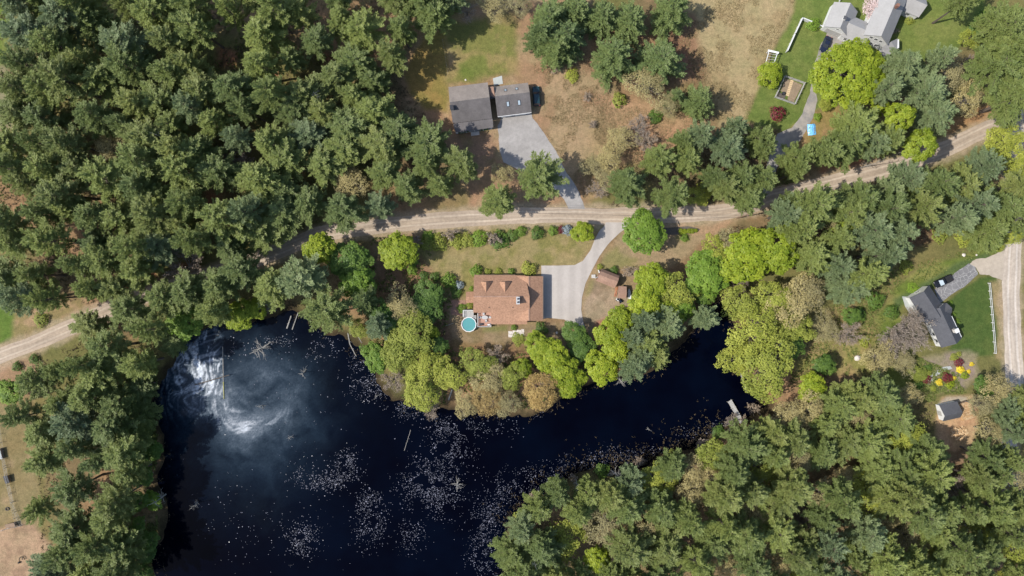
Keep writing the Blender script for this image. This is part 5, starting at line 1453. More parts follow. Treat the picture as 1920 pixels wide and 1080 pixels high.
def white_house():
    t = thing('house', W(1630, 50), 'white house with pale grey roofs behind the huge maple', 'house')
    ang = math.radians(-90 + 0)      # placeholder, set per block
    # axis of the two gabled wings runs down-left
    ax = math.atan2(-202, -85 - 0)
    # garage wing
    ze, zr = 2.9, 5.3
    c = W(1581, 32, 4.0); f = frame2(c, ax)
    R = gable(t, f, -3.2, 3.3, -3.1, 3.1, ze, zr, M['white'], M['roof_pale'], ov=.2); R.build('garage_roof', M['roof_pale'], t)
    window_on(t, f, 3.3, 0, 3.7, .9, .7, 1, 'v')
    q = f(3.34, 0); k = MB(); k.box((q.x, q.y, 1.15), (.08, 4.4, 2.2), ax); gd = k.build('garage_door', M['wood_grey'], t)
    for j in range(3):
        q = f(3.39, 0); k = MB(); k.box((q.x, q.y, .6 + j * .55), (.02, 4.2, .03), ax); k.build('panel_joint', M['canvas'], gd)
    q = f(1.0, 0); k = MB(); k.box((q.x, q.y, 5.5), (.7, .7, .8), ax); cu = k.build('cupola', M['white'], t)
    k = MB(); k.box((q.x, q.y, 5.95), (.85, .85, .1), ax); k.build('cupola_roof', M['roof_slate'], cu)
    # middle wing, ridge across
    c = W(1612, 50, 3.8); g = frame2(c, ax + math.pi / 2)
    R = gable(t, g, -3.0, 3.2, -3.3, 2.3, 2.7, 4.4, M['white'], M['roof_pale'], ov=.15); R.build('middle_roof', M['roof_pale'], t)
    # main wing
    c = W(1667, 22, 5.5); h = frame2(c, ax)
    R = gable(t, h, -7.5, 7.2, -3.2, 3.2, 4.6, 7.2, M['white'], M['roof_pale'], ov=.2); R.build('main_roof', M['roof_pale'], t)
    for b in (-1.3, 0, 1.3):
        window_on(t, h, 7.2, b, 4.4, .8, 1.1, 1, 'v'); window_on(t, h, 7.2, b * 1.2, 1.7, .9, 1.3, 1, 'v')
    for a in (-5, -2, 1, 4):
        window_on(t, h, a, -3.2, 3.3, .9, 1.2, -1); window_on(t, h, a, 3.2, 3.3, .9, 1.2, 1)
    for a in (-1.6, -.6, .4, 1.4):
        # sunroom windows of the middle wing face the drive
        window_on(t, g, a, -3.3 if g(0, -3.3).y < g(0, 2.3).y else 2.3, 1.6, .8, 1.3, -1 if g(0, -3.3).y < g(0, 2.3).y else 1)
    # low hipped bay at the lower end
    bay = MB()
    zb = 2.8
    pts = [W(1656, 84, 3.2), W(1675, 74, 3.2), W(1681, 75, zb), W(1682, 94, zb), W(1665, 105, zb), W(1650, 103, zb)]
    bay.slab([W(1655, 88, 3.9), W(1671, 78, 3.9), W(1683, 72, 2.8), W(1682, 95, 2.8)], .12)
    bay.slab([W(1655, 88, 3.9), W(1682, 95, 2.8), W(1664, 105, 2.75), W(1650, 102, 2.75)], .12)
    bay.build('bay_roof', M['roof_pale'], t)
    k = MB(); k.prism([tuple(W(x, y, 1.3)[:2]) for x, y in ((1653, 89), (1670, 80), (1680, 77), (1680, 93), (1664, 103), (1652, 101))], 0, 2.75); k.build('bay_wall', M['white'], t)
    # annex at the top right
    c = W(1712, 2, 4.0); m = frame2(c, ax + math.pi / 2)
    R = gable(t, m, -3.5, 3.3, -2.3, 2.3, 2.8, 4.8, M['white'], M['roof_pale'], ov=.2); R.build('annex_roof', M['roof_pale'], t)
    for a in (-1.2, .8): window_on(t, m, a, -2.3 if m(0, -2.3).y < m(0, 2.3).y else 2.3, 1.6, 1.0, 1.2, -1 if m(0, -2.3).y < m(0, 2.3).y else 1)
    q = h(-1, .6); k = MB(); k.box((q.x, q.y, 7.4), (.7, .7, 1.6), ax); ch = k.build('chimney', M['siding_red'], t)
white_house()

def slate_house():
    t = thing('house', W(1750, 590), 'slate-grey angled house beside the green lawn and white rail fence', 'house')
    # garage wing
    A = [W(1705, 555, 2.8), W(1745.5, 539, 2.8), W(1769, 575, 2.8), W(1728, 592, 2.8)]
    ax = math.atan2((A[2] - A[1]).y, (A[2] - A[1]).x)
    c = (A[0] + A[1] + A[2] + A[3]) / 4; f = frame2(c, ax)
    R = gable(t, f, -2.9, 4.6, -2.8, 2.8, 2.7, 4.6, M['white'], M['roof_slate'], ov=.2); R.build('garage_roof', M['roof_slate'], t)
    q = f(-.9, 2.84); k = MB(); k.box((q.x, q.y, 1.15), (3.0, .08, 2.2), ax); gd = k.build('garage_door', M['white'], t)
    for j in range(3):
        q = f(-.9, 2.89); k = MB(); k.box((q.x, q.y, .6 + .55 * j), (2.9, .02, .03), ax); k.build('panel_joint', M['canvas'], gd)
    window_on(t, f, -2.9, 0, 1.6, 1.2, 1.1, -1, 'v')
    # main wing
    c = W(1773, 612, 3.4); ax2 = math.atan2(-215, 100); g = frame2(c, ax2)
    R = gable(t, g, -5.2, 4.6, -2.7, 2.7, 2.8, 4.7, M['white'], M['roof_slate'], ov=.2); R.build('main_roof', M['roof_slate'], t)
    for a in (-1.0, 1.4, 3.4): window_on(t, g, a, 2.7, 1.6, 1.0, 1.2, 1)
    for a in (-2, 1, 3): window_on(t, g, a, -2.7, 1.6, 1.0, 1.2, -1)
    # small front gable over the entry
    q = g(-3.7, 1.5); e = frame2(q, ax2 + math.pi / 2)
    R = gable(t, e, -1.6, 1.6, -1.3, 1.3, 2.8, 3.9, M['white'], M['roof_slate'], ov=.15); R.build('entry_roof', M['roof_slate'], t)
    k = MB(); q = e(1.63, 0); k.box((q.x, q.y, 1.05), (.08, 1.0, 2.05), ax2 + math.pi / 2); d = k.build('door', M['siding_red'], t)
    q = g(1.6, 1.1); k = MB(); k.box((q.x, q.y, 4.1), (.9, .9, 2.6), ax2); ch = k.build('chimney', M['stone'], t)
    k = MB(); k.box((q.x, q.y, 5.43), (1.05, 1.05, .1), ax2); k.build('chimney_cap', M['white'], ch)
    k = MB(); p, q = g(-1.5, 2.96), g(4.5, 2.96); k.beam((p.x, p.y, 2.62), (q.x, q.y, 2.62), .14, .1); k.build('gutter', M['white'], t)
slate_house()

def wood_shed():
    t = thing('woodshed', W(1784, 772), 'small grey-roofed shed beside stacked firewood', 'shed')
    ax = math.atan2(7, 31); c = W(1784, 772, 2.6); f = frame2(c, ax)
    R = gable(t, f, -2.2, 2.2, -2.0, 2.0, 2.1, 3.4, M['white'], M['roof_slate'], ov=.15, br=-.5); R.build('roof', M['roof_slate'], t)
    q = f(-2.24, -.2); k = MB(); k.box((q.x, q.y, 1.0), (.08, 1.2, 1.9), ax); d = k.build('door', M['wood_grey'], t)
    window_on(t, f, .3, -2.0, 1.3, .9, .7, -1)
    k = MB(); q = f(-.2, -2.25); k.box((q.x, q.y, .5), (2.4, .25, .12), ax); k.build('shelf', M['white'], t)
    # stacked firewood: rows of split logs
    st = thing('firewood_stack', W(1808, 770), 'square stack of pale split firewood against the woodshed', 'firewood')
    A, B, C_, D = W(1793, 757), W(1815, 750), W(1824, 781), W(1803, 788)
    shared = []
    for v in range(4):
        k = MB(); k.prism([(.10 * math.cos(a) * (1 + .25 * math.sin(3 * a + v)), .085 * math.sin(a)) for a in (0.3, 1.5, 2.9, 4.0, 5.2)], -.22, .22)
        me = bpy.data.meshes.new('split_log')
        me.from_pydata([(z, x, y) for x, y, z in k.v], [], k.f); me.materials.append(M['wood_cut' if v % 2 else 'wood_pale']); shared.append(me)
    rnd = random.Random(5); o0 = ORG[st.name]
    base = MB()
    nrow, ncol = 9, 15
    for i in range(nrow):
        for j in range(ncol):
            u = (i + .5) / nrow; v = (j + .5) / ncol
            p = A.lerp(B, u).lerp(D.lerp(C_, u), v)
            hh = 0.95 + rnd.uniform(-.12, .1)
            o = link('split_log', shared[rnd.randrange(4)], st)
            o.location = Vector((p.x, p.y, hh)) - o0
            o.rotation_euler = (rnd.uniform(0, 6), rnd.uniform(-.1, .1), ax + rnd.gauss(0, .1))
            o.scale = (1, 1.25, 1.25)
    base.prism([tuple(p[:2]) for p in (A, B, C_, D)], 0.0, .82, .97); base.build('stacked_core', M['wood_cut'], st)
    k = MB(); k.beam(A + Vector((0, .1, .5)), B + Vector((0, .1, .5)), .1, 1.1); k.build('back_board', M['wood_brown'], st)
    pl = thing('firewood_pile', W(1798, 812), 'loose heap of pale split firewood below the woodshed', 'firewood')
    o0 = ORG[pl.name]
    for i in range(190):
        r = math.sqrt(rnd.random()); a = rnd.uniform(0, 6.283)
        p = W(1798 + 17 * r * math.cos(a), 812 + 13 * r * math.sin(a))
        o = link('split_log', shared[rnd.randrange(4)], pl)
        o.location = Vector((p.x, p.y, .1 + .75 * (1 - r ** 1.5) * rnd.uniform(.6, 1))) - o0
        o.rotation_euler = (rnd.uniform(0, 6), rnd.gauss(0, .3), rnd.uniform(0, 6.283)); o.scale = (1.15, 1.3, 1.3)
    core = MB(); core.prism([tuple(W(1798 + 14 * math.cos(a), 812 + 10.5 * math.sin(a))[:2]) for a in np.linspace(0, 6.283, 14)[:-1]], 0, .55, .35); core.build('heap_core', M['wood_cut'], pl)
    return shared
LOGS = wood_shed()

def sheds():
    t = thing('garden_shed', W(1140, 522), 'brown-roofed garden shed with white doors beside the driveway curve', 'shed')
    ax = math.atan2(-(518 - 504 + 539.5 - 525.5) / 2, (1162 - 1127 + 1154 - 1118) / 2)
    c = W(1140.3, 521.8, 2.4); f = frame2(c, ax)
    a, b, ov = 2.45, 1.62, .12
    # gambrel roof: four planes
    ze, zk, zr = 1.9, 2.75, 3.2
    R = MB()
    for s in (-1, 1):
        R.slab([f(-a - ov, s * (b + ov), ze - .1), f(a + ov, s * (b + ov), ze - .1), f(a + ov, s * b * .62, zk), f(-a - ov, s * b * .62, zk)], .08)
        R.slab([f(-a - ov, s * b * .62, zk), f(a + ov, s * b * .62, zk), f(a + ov, 0, zr), f(-a - ov, 0, zr)], .08)
    R.build('roof', M['roof_shed'], t)
    k = MB()
    prof = [(-b + .15, 0), (b - .15, 0), (b - .15, ze), (b * .6, zk - .12), (0, zr - .12), (-b * .6, zk - .12), (-b + .15, ze)]
    n = len(prof)
    k.add([f(-a, y, z) for y, z in prof] + [f(a, y, z) for y, z in prof], [tuple(range(n))[::-1], tuple(range(n, 2 * n))] + [(i, (i + 1) % n, n + (i + 1) % n, n + i) for i in range(n)])
    k.build('wall', M['siding_red'], t)
    for s, sw in ((-.55, -.9), (.55, .35)):
        k = MB(); p = f(-a - .04, s); q = f(-a - .55, s * 2.1)
        k.beam((p.x, p.y, 1.0), (q.x, q.y, 1.0), .05, 1.8); k.build('door', M['white'], t)
    k = MB(); q = f(-a - 1.2, -.9); k.beam(f(-a - .6, -.6, .35), f(-a - 1.5, -1.0, .05), .9, .06); k.build('ramp', M['wood_grey'], t)
    # small lean-to
    t = thing('lean_to_shed', W(1167, 548), 'small open lean-to with brown roof next to the garden shed', 'shed')
    c = W(1167, 548, 2.2); ax = math.radians(-4); g = frame2(c, ax)
    R = MB(); R.slab([g(-1.15, -1.6, 1.95), g(1.05, -1.55, 1.95), g(1.1, -.35, 2.5), g(-1.1, -.35, 2.5)], .08)
    R.slab([g(-1.1, -.35, 2.5), g(1.1, -.35, 2.5), g(1.05, 1.55, 1.9), g(-1.1, 1.6, 1.9)], .08); R.build('roof', M['roof_shed'], t)
    k = MB(); k.prism([tuple(g(x, y)[:2]) for x, y in ((-.9, -.9), (.9, -.9), (.9, 1.4), (-.9, 1.4))], 0, 1.85); k.build('wall', M['wood_brown'], t)
    for x, y in ((-1.0, -1.5), (.95, -1.45)):
        q = g(x, y); k = MB(); k.box((q.x, q.y, .97), (.1, .1, 1.94), ax); k.build('post', M['wood_brown'], t)
    lad = thing('orange_ladder', g(-1.45, 0), 'orange ladder lying against the left side of the lean-to', 'ladder')
    for s in (-.2, .2):
        k = MB(); k.beam(g(-1.5 + s, -1.3, .1), g(-1.35 + s, 1.5, .9), .05, .07); k.build('rail', M['red'], lad)
    for i in range(8):
        y = -1.1 + i * .34; z = .15 + .8 * (y + 1.3) / 2.8
        k = MB(); k.beam(g(-1.7 + .02 * i, y, z), g(-1.3 + .02 * i, y, z), .04, .04); k.build('rung', M['red'], lad)
    # white boat on its side right of the lean-to
    bt = thing('white_rowing_boat', W(1179.5, 551), 'white narrow boat stored beside the lean-to', 'boat')
    c = W(1179.5, 551); h = frame2(c, math.radians(93))
    sec = []
    for i in range(9):
        s = -1.35 + 2.7 * i / 8; w = .42 * (1 - max(0, (s / 1.4)) ** 2 * .85) * (1 - .1 * (s < -1.2))
        sec.append([h(s, -w, .5), h(s, -w * .75, .2), h(s, 0, .1), h(s, w * .75, .2), h(s, w, .5)])
    k = MB(); vs = [p for r in sec for p in r]; fs = []
    for i in range(8):
        for j in range(4): fs.append((i * 5 + j, i * 5 + j + 1, i * 5 + 5 + j + 1, i * 5 + 5 + j))
    fs.append((0, 1, 2, 3, 4)); fs.append((40, 41, 42, 43, 44)); k.add(vs, fs); k.build('hull', M['white'], bt)
    k = MB(); k.poly([r[0] + Vector((0, 0, -.03)) for r in sec] + [r[4] + Vector((0, 0, -.03)) for r in sec[::-1]]); k.build('cover', M['white'], bt)
    for s in (-.6, .4):
        k = MB(); k.beam(h(s, -.42, .52), h(s, .42, .52), .15, .04); k.build('seat', M['white'], bt)
    # ride-on mower
    mw = thing('ride_on_mower', W(1160, 563), 'dark blue and white ride-on mower below the lean-to', 'mower')
    c = W(1160.5, 563); m = frame2(c, math.radians(-35))
    k = MB(); q = m(.35, 0, .5); k.box((q.x, q.y, .55), (.8, .5, .45), math.radians(-35)); k.build('hood', M['car_navy'], mw)
    k = MB(); q = m(-.45, 0); k.box((q.x, q.y, .45), (.8, .75, .25), math.radians(-35)); k.build('fender', M['white'], mw)
    k = MB(); q = m(-.45, 0); k.box((q.x, q.y, .7), (.4, .45, .12), math.radians(-35)); k.beam(m(-.65, 0, .7), m(-.75, 0, 1.05), .45, .08); k.build('seat', M['black'], mw)
    k = MB(); k.bar(m(.0, 0, .6), m(-.12, 0, .95), .025, .025, 6); k.bar(m(-.1, 0, .95), m(-.12, 0, .98), .2, .2, 10); k.build('steering_wheel', M['black'], mw)
    for x, y, r in ((.55, -.38, .2), (.55, .38, .2), (-.5, -.42, .28), (-.5, .42, .28)):
        k = MB(); k.bar(m(x, y - .1, r), m(x, y + .1, r), r, r, 12); k.build('wheel', M['black'], mw)
sheds()

# ------------------------------------------------------------------ vehicles
def car(kind, px, py, heading, mat, label, L=4.6, Wd=1.85):
    """heading: direction of the bonnet in degrees from +X"""
    t = thing({'pickup': 'pickup_truck', 'suv': 'parked_car', 'sedan': 'parked_car'}[kind], W(px, py), label, 'truck' if kind == 'pickup' else 'car')
    c = W(px, py, .8); f = frame2(c, math.radians(heading))
    hl, hw = L / 2, Wd / 2
    deck = {'sedan': .86, 'suv': .98, 'pickup': 1.02}[kind]; top = {'sedan': 1.42, 'suv': 1.68, 'pickup': 1.75}[kind]
    st = [(-1, .78, .55, .82), (-.93, .95, .32, .97), (-.6, 1, .28, 1.0), (0, 1, .28, 1.0), (.5, 1, .28, .98), (.85, .93, .30, .90), (.97, .80, .36, .80), (1, .68, .48, .70)]
    k = MB(); vs = []
    for s, w, zb, zt in st:
        a = s * hl; z1 = zt * deck
        vs += [f(a, -w * hw, zb), f(a, -w * hw, z1 * .86), f(a, -w * hw * .86, z1), f(a, w * hw * .86, z1), f(a, w * hw, z1 * .86), f(a, w * hw, zb)]
    fs = []
    for i in range(len(st) - 1):
        for j in range(6): fs.append((i * 6 + j, i * 6 + (j + 1) % 6, i * 6 + 6 + (j + 1) % 6, i * 6 + 6 + j))
    fs += [tuple(range(6)), tuple(range(len(vs) - 6, len(vs)))[::-1]]
    k.add(vs, [q[::-1] for q in fs]); body = k.build('body', mat, t)
    # cabin: base and roof rectangles
    b0, b1, r0, r1 = {'sedan': (-.62, .42, -.38, .08), 'suv': (-.94, .42, -.82, .10), 'pickup': (-.12, .48, -.02, .20)}[kind]
    bw, rw = .84 * hw, .68 * hw
    B = [f(b0 * hl, -bw, deck * .97), f(b1 * hl, -bw, deck * .97), f(b1 * hl, bw, deck * .97), f(b0 * hl, bw, deck * .97)]
    T = [f(r0 * hl, -rw, top - .05), f(r1 * hl, -rw, top - .05), f(r1 * hl, rw, top - .05), f(r0 * hl, rw, top - .05)]
    k = MB(); k.add(B + T, [(0, 1, 5, 4), (2, 3, 7, 6)]); k.build('side_window', M['glass'], t)
    k = MB(); k.add([B[1], B[2], T[2], T[1]], [(0, 1, 2, 3)]); k.build('windscreen', M['skylight'] if kind == 'pickup' else M['glass'], t)
    k = MB(); k.add([B[3], B[0], T[0], T[3]], [(0, 1, 2, 3)]); k.build('rear_window', M['glass'], t)
    k = MB(); k.slab([p + Vector((0, 0, .05)) for p in T], .07); k.build('roof', mat, t)
    for s in (-1, 1):
        for m, n_ in ((0, b0), (1, b1)):
            a = T[0 if m == 0 else 1] if s < 0 else T[3 if m == 0 else 2]; b = B[0 if m == 0 else 1] if s < 0 else B[3 if m == 0 else 2]
            k = MB(); k.bar(a, b, .05, .05, 5); k.build('pillar', mat, body)
        k = MB(); q = f(b1 * hl * .85, s * (hw + .1)); k.box((q.x, q.y, deck + .05), (.14, .2, .14), math.radians(heading)); k.build('mirror', mat, t)
        k = MB(); q = f(hl * .95, s * hw * .62); k.box((q.x, q.y, deck * .72), (.16, .34, .14), math.radians(heading)); k.build('headlight', M['lamp'], t)
        k = MB(); q = f(-hl * .985, s * hw * .68); k.box((q.x, q.y, deck * .78), (.08, .22, .2), math.radians(heading)); k.build('tail_light', M['lamp_red'], t)
        for a in (-.62, .64):
            k = MB(); k.bar(f(a * hl, s * (hw - .22), .33), f(a * hl, s * (hw + .01), .33), .33, .33, 16); wh = k.build('wheel', M['black'], t)
            k = MB(); k.bar(f(a * hl, s * (hw - .02), .33), f(a * hl, s * (hw + .02), .33), .2, .2, 12); k.build('rim', M['metal'], wh)
    if kind == 'pickup':
        k = MB(); k.slab([f(-.95 * hl, -.8 * hw, deck + .012), f(-.16 * hl, -.8 * hw, deck + .012), f(-.16 * hl, .8 * hw, deck + .012), f(-.95 * hl, .8 * hw, deck + .012)], .03); k.build('bed_cover', M['black'], t)
car('suv', 1006, 180, 94, M['car_teal'], 'dark teal car parked against the right end of the grey house', 5.2, 2.0)
car('sedan', 1549, 83, 246, M['car_navy'], 'dark navy car parked in front of the white house', 4.5, 1.85)
car('pickup', 1769, 527.5, 205, M['car_black'], 'black pickup truck parked on the cracked driveway', 5.0, 1.95)

# ------------------------------------------------------------------ fences, garden frames, dock, pole
def rail_fence(name, pts, label, mat, post=.12, h=1.1, rails=(.45, .95), gap=2.2, rw=(.05, .12), cat='fence'):
    t = thing(name, W(*pts[0]), label, cat)
    for (x0, y0), (x1, y1) in zip(pts[:-1], pts[1:]):
        a, b = W(x0, y0), W(x1, y1); n = max(1, round((b - a).length / gap))
        for i in range(n + 1):
            if i == n and (x1, y1) != pts[-1]: continue
            p = a.lerp(b, i / n); k = MB(); k.box((p.x, p.y, h / 2), (post, post, h), math.atan2((b - a).y, (b - a).x)); k.build('post', mat, t)
        for i in range(n):
            p, q = a.lerp(b, i / n), a.lerp(b, (i + 1) / n)
            for z in rails:
                k = MB(); k.beam((p.x, p.y, z), (q.x, q.y, z), *rw); k.build('rail', mat, t)
    return t
rail_fence('rail_fence', [(1852, 531), (1856, 575), (1860, 620), (1863, 662)], 'white two-rail fence along the green lawn and gravel road', M['white'], post=.14, rails=(.5, 1.05), gap=2.4, rw=(.05, .12))
def board_fence(pts, label):
    t = thing('white_board_fence', W(*pts[0]), label, 'fence', 'white board fences')
    for (x0, y0), (x1, y1) in zip(pts[:-1], pts[1:]):
        a, b = W(x0, y0), W(x1, y1); n = max(1, round((b - a).length / 2.4)); ang = math.atan2((b - a).y, (b - a).x)
        for i in range(n + 1):
            p = a.lerp(b, i / n); k = MB(); k.box((p.x, p.y, .8), (.16, .16, 1.6), ang); k.build('post', M['white'], t)
        m = max(1, round((b - a).length / .2))
        for i in range(m):
            p = a.lerp(b, (i + .5) / m); k = MB(); k.box((p.x, p.y, .75), (.17, .04, 1.35), ang); k.build('board', M['white'], t)
        k = MB(); k.beam((a.x, a.y, 1.46), (b.x, b.y, 1.46), .2, .06); k.build('cap_rail', M['white'], t)
board_fence([(1473, 98), (1487, 67), (1501, 37), (1518, 44)], 'white board fence with a corner on the lawn left of the white house')
board_fence([(1533, 51), (1551, 58)], 'short white board fence joining the leafy bush to the white house')
rail_fence('white_lawn_fence', [(1570, 9), (1576, -8)], 'short white fence at the top left corner of the white house', M['white'], gap=1.5)
rail_fence('garden_fence', [(1470, 144), (1507, 157), (1489, 196), (1452, 183), (1470, 144)], 'grey timber fence enclosing the square vegetable garden', M['wood_grey'], post=.16, h=1.2, rails=(.2, .6, 1.05), gap=1.7, rw=(.07, .16))
def slab_thing(name, poly, mat, z, label, cat, th=.1):
    t = thing(name, W(*poly[0]), label, cat); k = MB(); k.prism(wp(poly), z - th, z); k.build('bed', mat, t); return t
g = thing('garden_bed', W(1480, 170), 'soil bed with a board walk inside the square vegetable garden', 'garden bed')
for poly, m, z in (([(1472, 147), (1482, 151), (1475, 175), (1463, 171)], 'soil', .10), ([(1487, 152), (1504, 159), (1488, 192), (1476, 187)], 'soil', .11), ([(1460, 173), (1474, 178), (1470, 187), (1455, 182)], 'dark_soil', .10)):
    k = MB(); k.prism(wp(poly), -.02, z); k.build('bed', M[m], g)
for i in range(9):
    a = W(1484.5 - i * 1.05, 152 + i * 3.3); k = MB(); k.box((a.x, a.y, .1), (.8, .40, .08), math.radians(-18)); k.build('plank', M['wood_pale'], g)
tb = thing('black_tub', W(1468, 176), 'round black tub in the corner of the vegetable garden', 'tub')
c = W(1468, 176); k = MB(); k.bar((c.x, c.y, .1), (c.x, c.y, .55), .4, .45, 16); k.build('tub_wall', M['black'], tb); k = MB(); k.bar((c.x, c.y, .55), (c.x, c.y, .58), .36, .36, 16); k.build('water', M['trim_dark'], tb)
ar = thing('white_arbor', W(1446, 105), 'white slatted garden arbor above the round green tree', 'arbor')
A, B, C_, D = W(1442, 95, 1.9), W(1458, 99, 1.9), W(1450, 122, 1.9), W(1435, 121, 1.9)
for p in (A, B, C_, D):
    k = MB(); k.box((p.x, p.y, .95), (.14, .14, 1.9)); k.build('post', M['white'], ar)
k = MB(); k.beam(A + Vector((-.3, .05, .05)), B + Vector((.3, -.05, .05)), .5, .1); k.build('top_board', M['white'], ar)
for p, q in ((A, D), (B, C_), (D, C_)):
    k = MB(); k.beam(p, q, .16, .12); k.build('beam', M['white'], ar)
for i in range(1, 5):
    k = MB(); k.beam(A.lerp(D, i / 5), B.lerp(C_, i / 5), .09, .08); k.build('slat', M['wood_grey'], ar)
tp = thing('blue_tarp', W(1521, 243), 'bright blue tarp spread beside the worn driveway', 'tarp')
k = MB(); nx_, ny_ = 8, 10; rnd = random.Random(3); c = W(1521.5, 243.5); f = frame2(c, math.radians(4))
vs = [f(-1.05 + 2.1 * i / nx_ + .06 * math.sin(j), -1.45 + 2.9 * j / ny_ + .06 * math.cos(i), .42 * (1 - abs(i / nx_ - .5) ** 2 * 3.4) + rnd.uniform(-.06, .06)) for j in range(ny_ + 1) for i in range(nx_ + 1)]
k.add(vs, [(j * (nx_ + 1) + i, j * (nx_ + 1) + i + 1, (j + 1) * (nx_ + 1) + i + 1, (j + 1) * (nx_ + 1) + i) for j in range(ny_) for i in range(nx_)]); k.build('sheet', M['tarp'], tp)
k = MB(); q = f(0, 0); k.box((q.x, q.y, .16), (1.3, 2.0, .32), math.radians(4)); k.build('covered_pile', M['wood_brown'], tp)
# dock
dk = thing('dock', W(1378, 770), 'narrow grey plank dock reaching into the pond arm', 'dock')
a, b = W(1367.5, 751), W(1391, 792); n = 26; d = (b - a) / n; ang = math.atan2(d.y, d.x)
for i in range(n):
    p = a + d * (i + .5); k = MB(); k.box((p.x, p.y, .22), (d.length - .03, 1.15, .05), ang); k.build('plank', M['wood_grey'], dk)
nrm = Vector((-d.y, d.x, 0)).normalized()
for s in (-.5, .5):
    k = MB(); k.beam(a + nrm * s + Vector((0, 0, .12)), b + nrm * s + Vector((0, 0, .12)), .1, .14); k.build('stringer', M['wood_brown'], dk)
for i in (0, 8, 16, 24):
    for s in (-.56, .56):
        p = a + d * (i + .3) + nrm * s; k = MB(); k.bar((p.x, p.y, -1.6), (p.x, p.y, .42), .08, .08, 8); k.build('pile', M['wood_grey'], dk)
# utility pole and wires along the road
up = thing('utility_pole', W(1381, 409), 'utility pole beside the dirt road left of the bluish pine', 'pole')
c = W(1381, 409); k = MB(); k.bar((c.x, c.y, 0), (c.x, c.y, 9.2), .16, .11, 10); k.build('pole', M['wood_brown'], up)
k = MB(); k.beam((c.x, c.y - .9, 8.8), (c.x, c.y + .9, 8.8), .1, .12); k.build('crossarm', M['wood_brown'], up)
k = MB(); k.bar((c.x + .25, c.y, 7.4), (c.x + .25, c.y, 8.1), .2, .2, 10); k.build('transformer', M['metal'], up)
up2 = thing('utility_pole', W(905, 399), 'utility pole at the upper side of the dirt road near the pale driveway', 'pole')
c2 = W(918, 398); k = MB(); k.bar((c2.x, c2.y, 0), (c2.x, c2.y, 9.0), .15, .11, 10); k.build('pole', M['wood_brown'], up2)
k = MB(); k.beam((c2.x, c2.y - .9, 8.6), (c2.x, c2.y + .9, 8.6), .1, .12); k.build('crossarm', M['wood_brown'], up2)
for dy, wd in ((-.8, 'lower'), (.8, 'upper')):
    t = thing('overhead_wire', (c2.x, c2.y + dy, 8.6), 'thin overhead wire above the dirt road, %s of the pair' % wd, 'wire'); k = MB()
    P0, P1 = Vector((c2.x, c2.y + dy, 8.68)), Vector((c.x, c.y + dy, 8.88))
    for i in range(16):
        q = lambda s: P0.lerp(P1, s) - Vector((0, 0, 1.1 * 4 * s * (1 - s)))
        k.bar(q(i / 16), q((i + 1) / 16), .022, .022, 4)
    k.build('cable', M['black'], t)
# bench, stones, steps behind the house
bn = thing('wooden_bench', W(930.5, 651), 'dark wooden bench on the back lawn', 'bench')
c = W(930.5, 651); f = frame2(c, math.radians(88))
for i in range(4):
    k = MB(); k.beam(f(-.55, -.35 + .14 * i, .45), f(.55, -.35 + .14 * i, .45), .11, .04); k.build('seat_slat', M['wood_brown'], bn)
for i in range(3):
    k = MB(); k.beam(f(-.55, .22 + .04 * i, .55 + .15 * i), f(.55, .22 + .04 * i, .55 + .15 * i), .03, .1); k.build('back_slat', M['wood_brown'], bn)
for sx in (-.5, .5):
    for sy in (-.3, .2):
        k = MB(); k.bar(f(sx, sy, 0), f(sx, sy, .45), .04, .04, 6); k.build('leg', M['wood_brown'], bn)
ss = thing('stone_steps', W(968, 624), 'row of pale paving stones behind the main house', 'paving')
for i in range(11):
    for j in range(2):
        c = W(954.5 + i * 2.7, 626.5 - i * .42 + (j - .5) * 6 + .6 * ((i * 7 + j * 3) % 3)); k = MB(); k.box((c.x, c.y, .05), (.32, .76, .12), math.radians(4 + 3 * ((i + j) % 3))); k.build('stone', M['boulder'], ss)
for px, py, r, t in ((1607, 671, 11, 'pale boulder at the edge of the brushy meadow'), (1807, 478, 7, 'pale boulder on the grass above the cracked driveway'), (1831, 478, 4, 'small grey stone beside the gravel apron'), (1044, 624, 5, 'white garden stones at the foot of the driveway'), (873, 150, 4, 'small grey garden statue stone behind the grey house')):
    o = thing('boulder', W(px, py), t, 'boulder'); c = W(px, py); R = r * S / 2; k = MB(); rnd = random.Random(px)
    n = 9; vs = []; fs = []
    for j in range(5):
        e = j / 4 * 1.45
        for i in range(n):
            a = 6.283 * i / n; q = R * (1 + .18 * rnd.uniform(-1, 1))
            vs.append((c.x + q * math.cos(a) * math.cos(e), c.y + q * math.sin(a) * math.cos(e), -.05 + R * .8 * math.sin(e)))
    for j in range(4):
        for i in range(n): fs.append((j * n + i, j * n + (i + 1) % n, (j + 1) * n + (i + 1) % n, (j + 1) * n + i))
    fs.append(tuple(range(4 * n, 5 * n))); k.add(vs, fs); k.build('rock', M['boulder'], o)
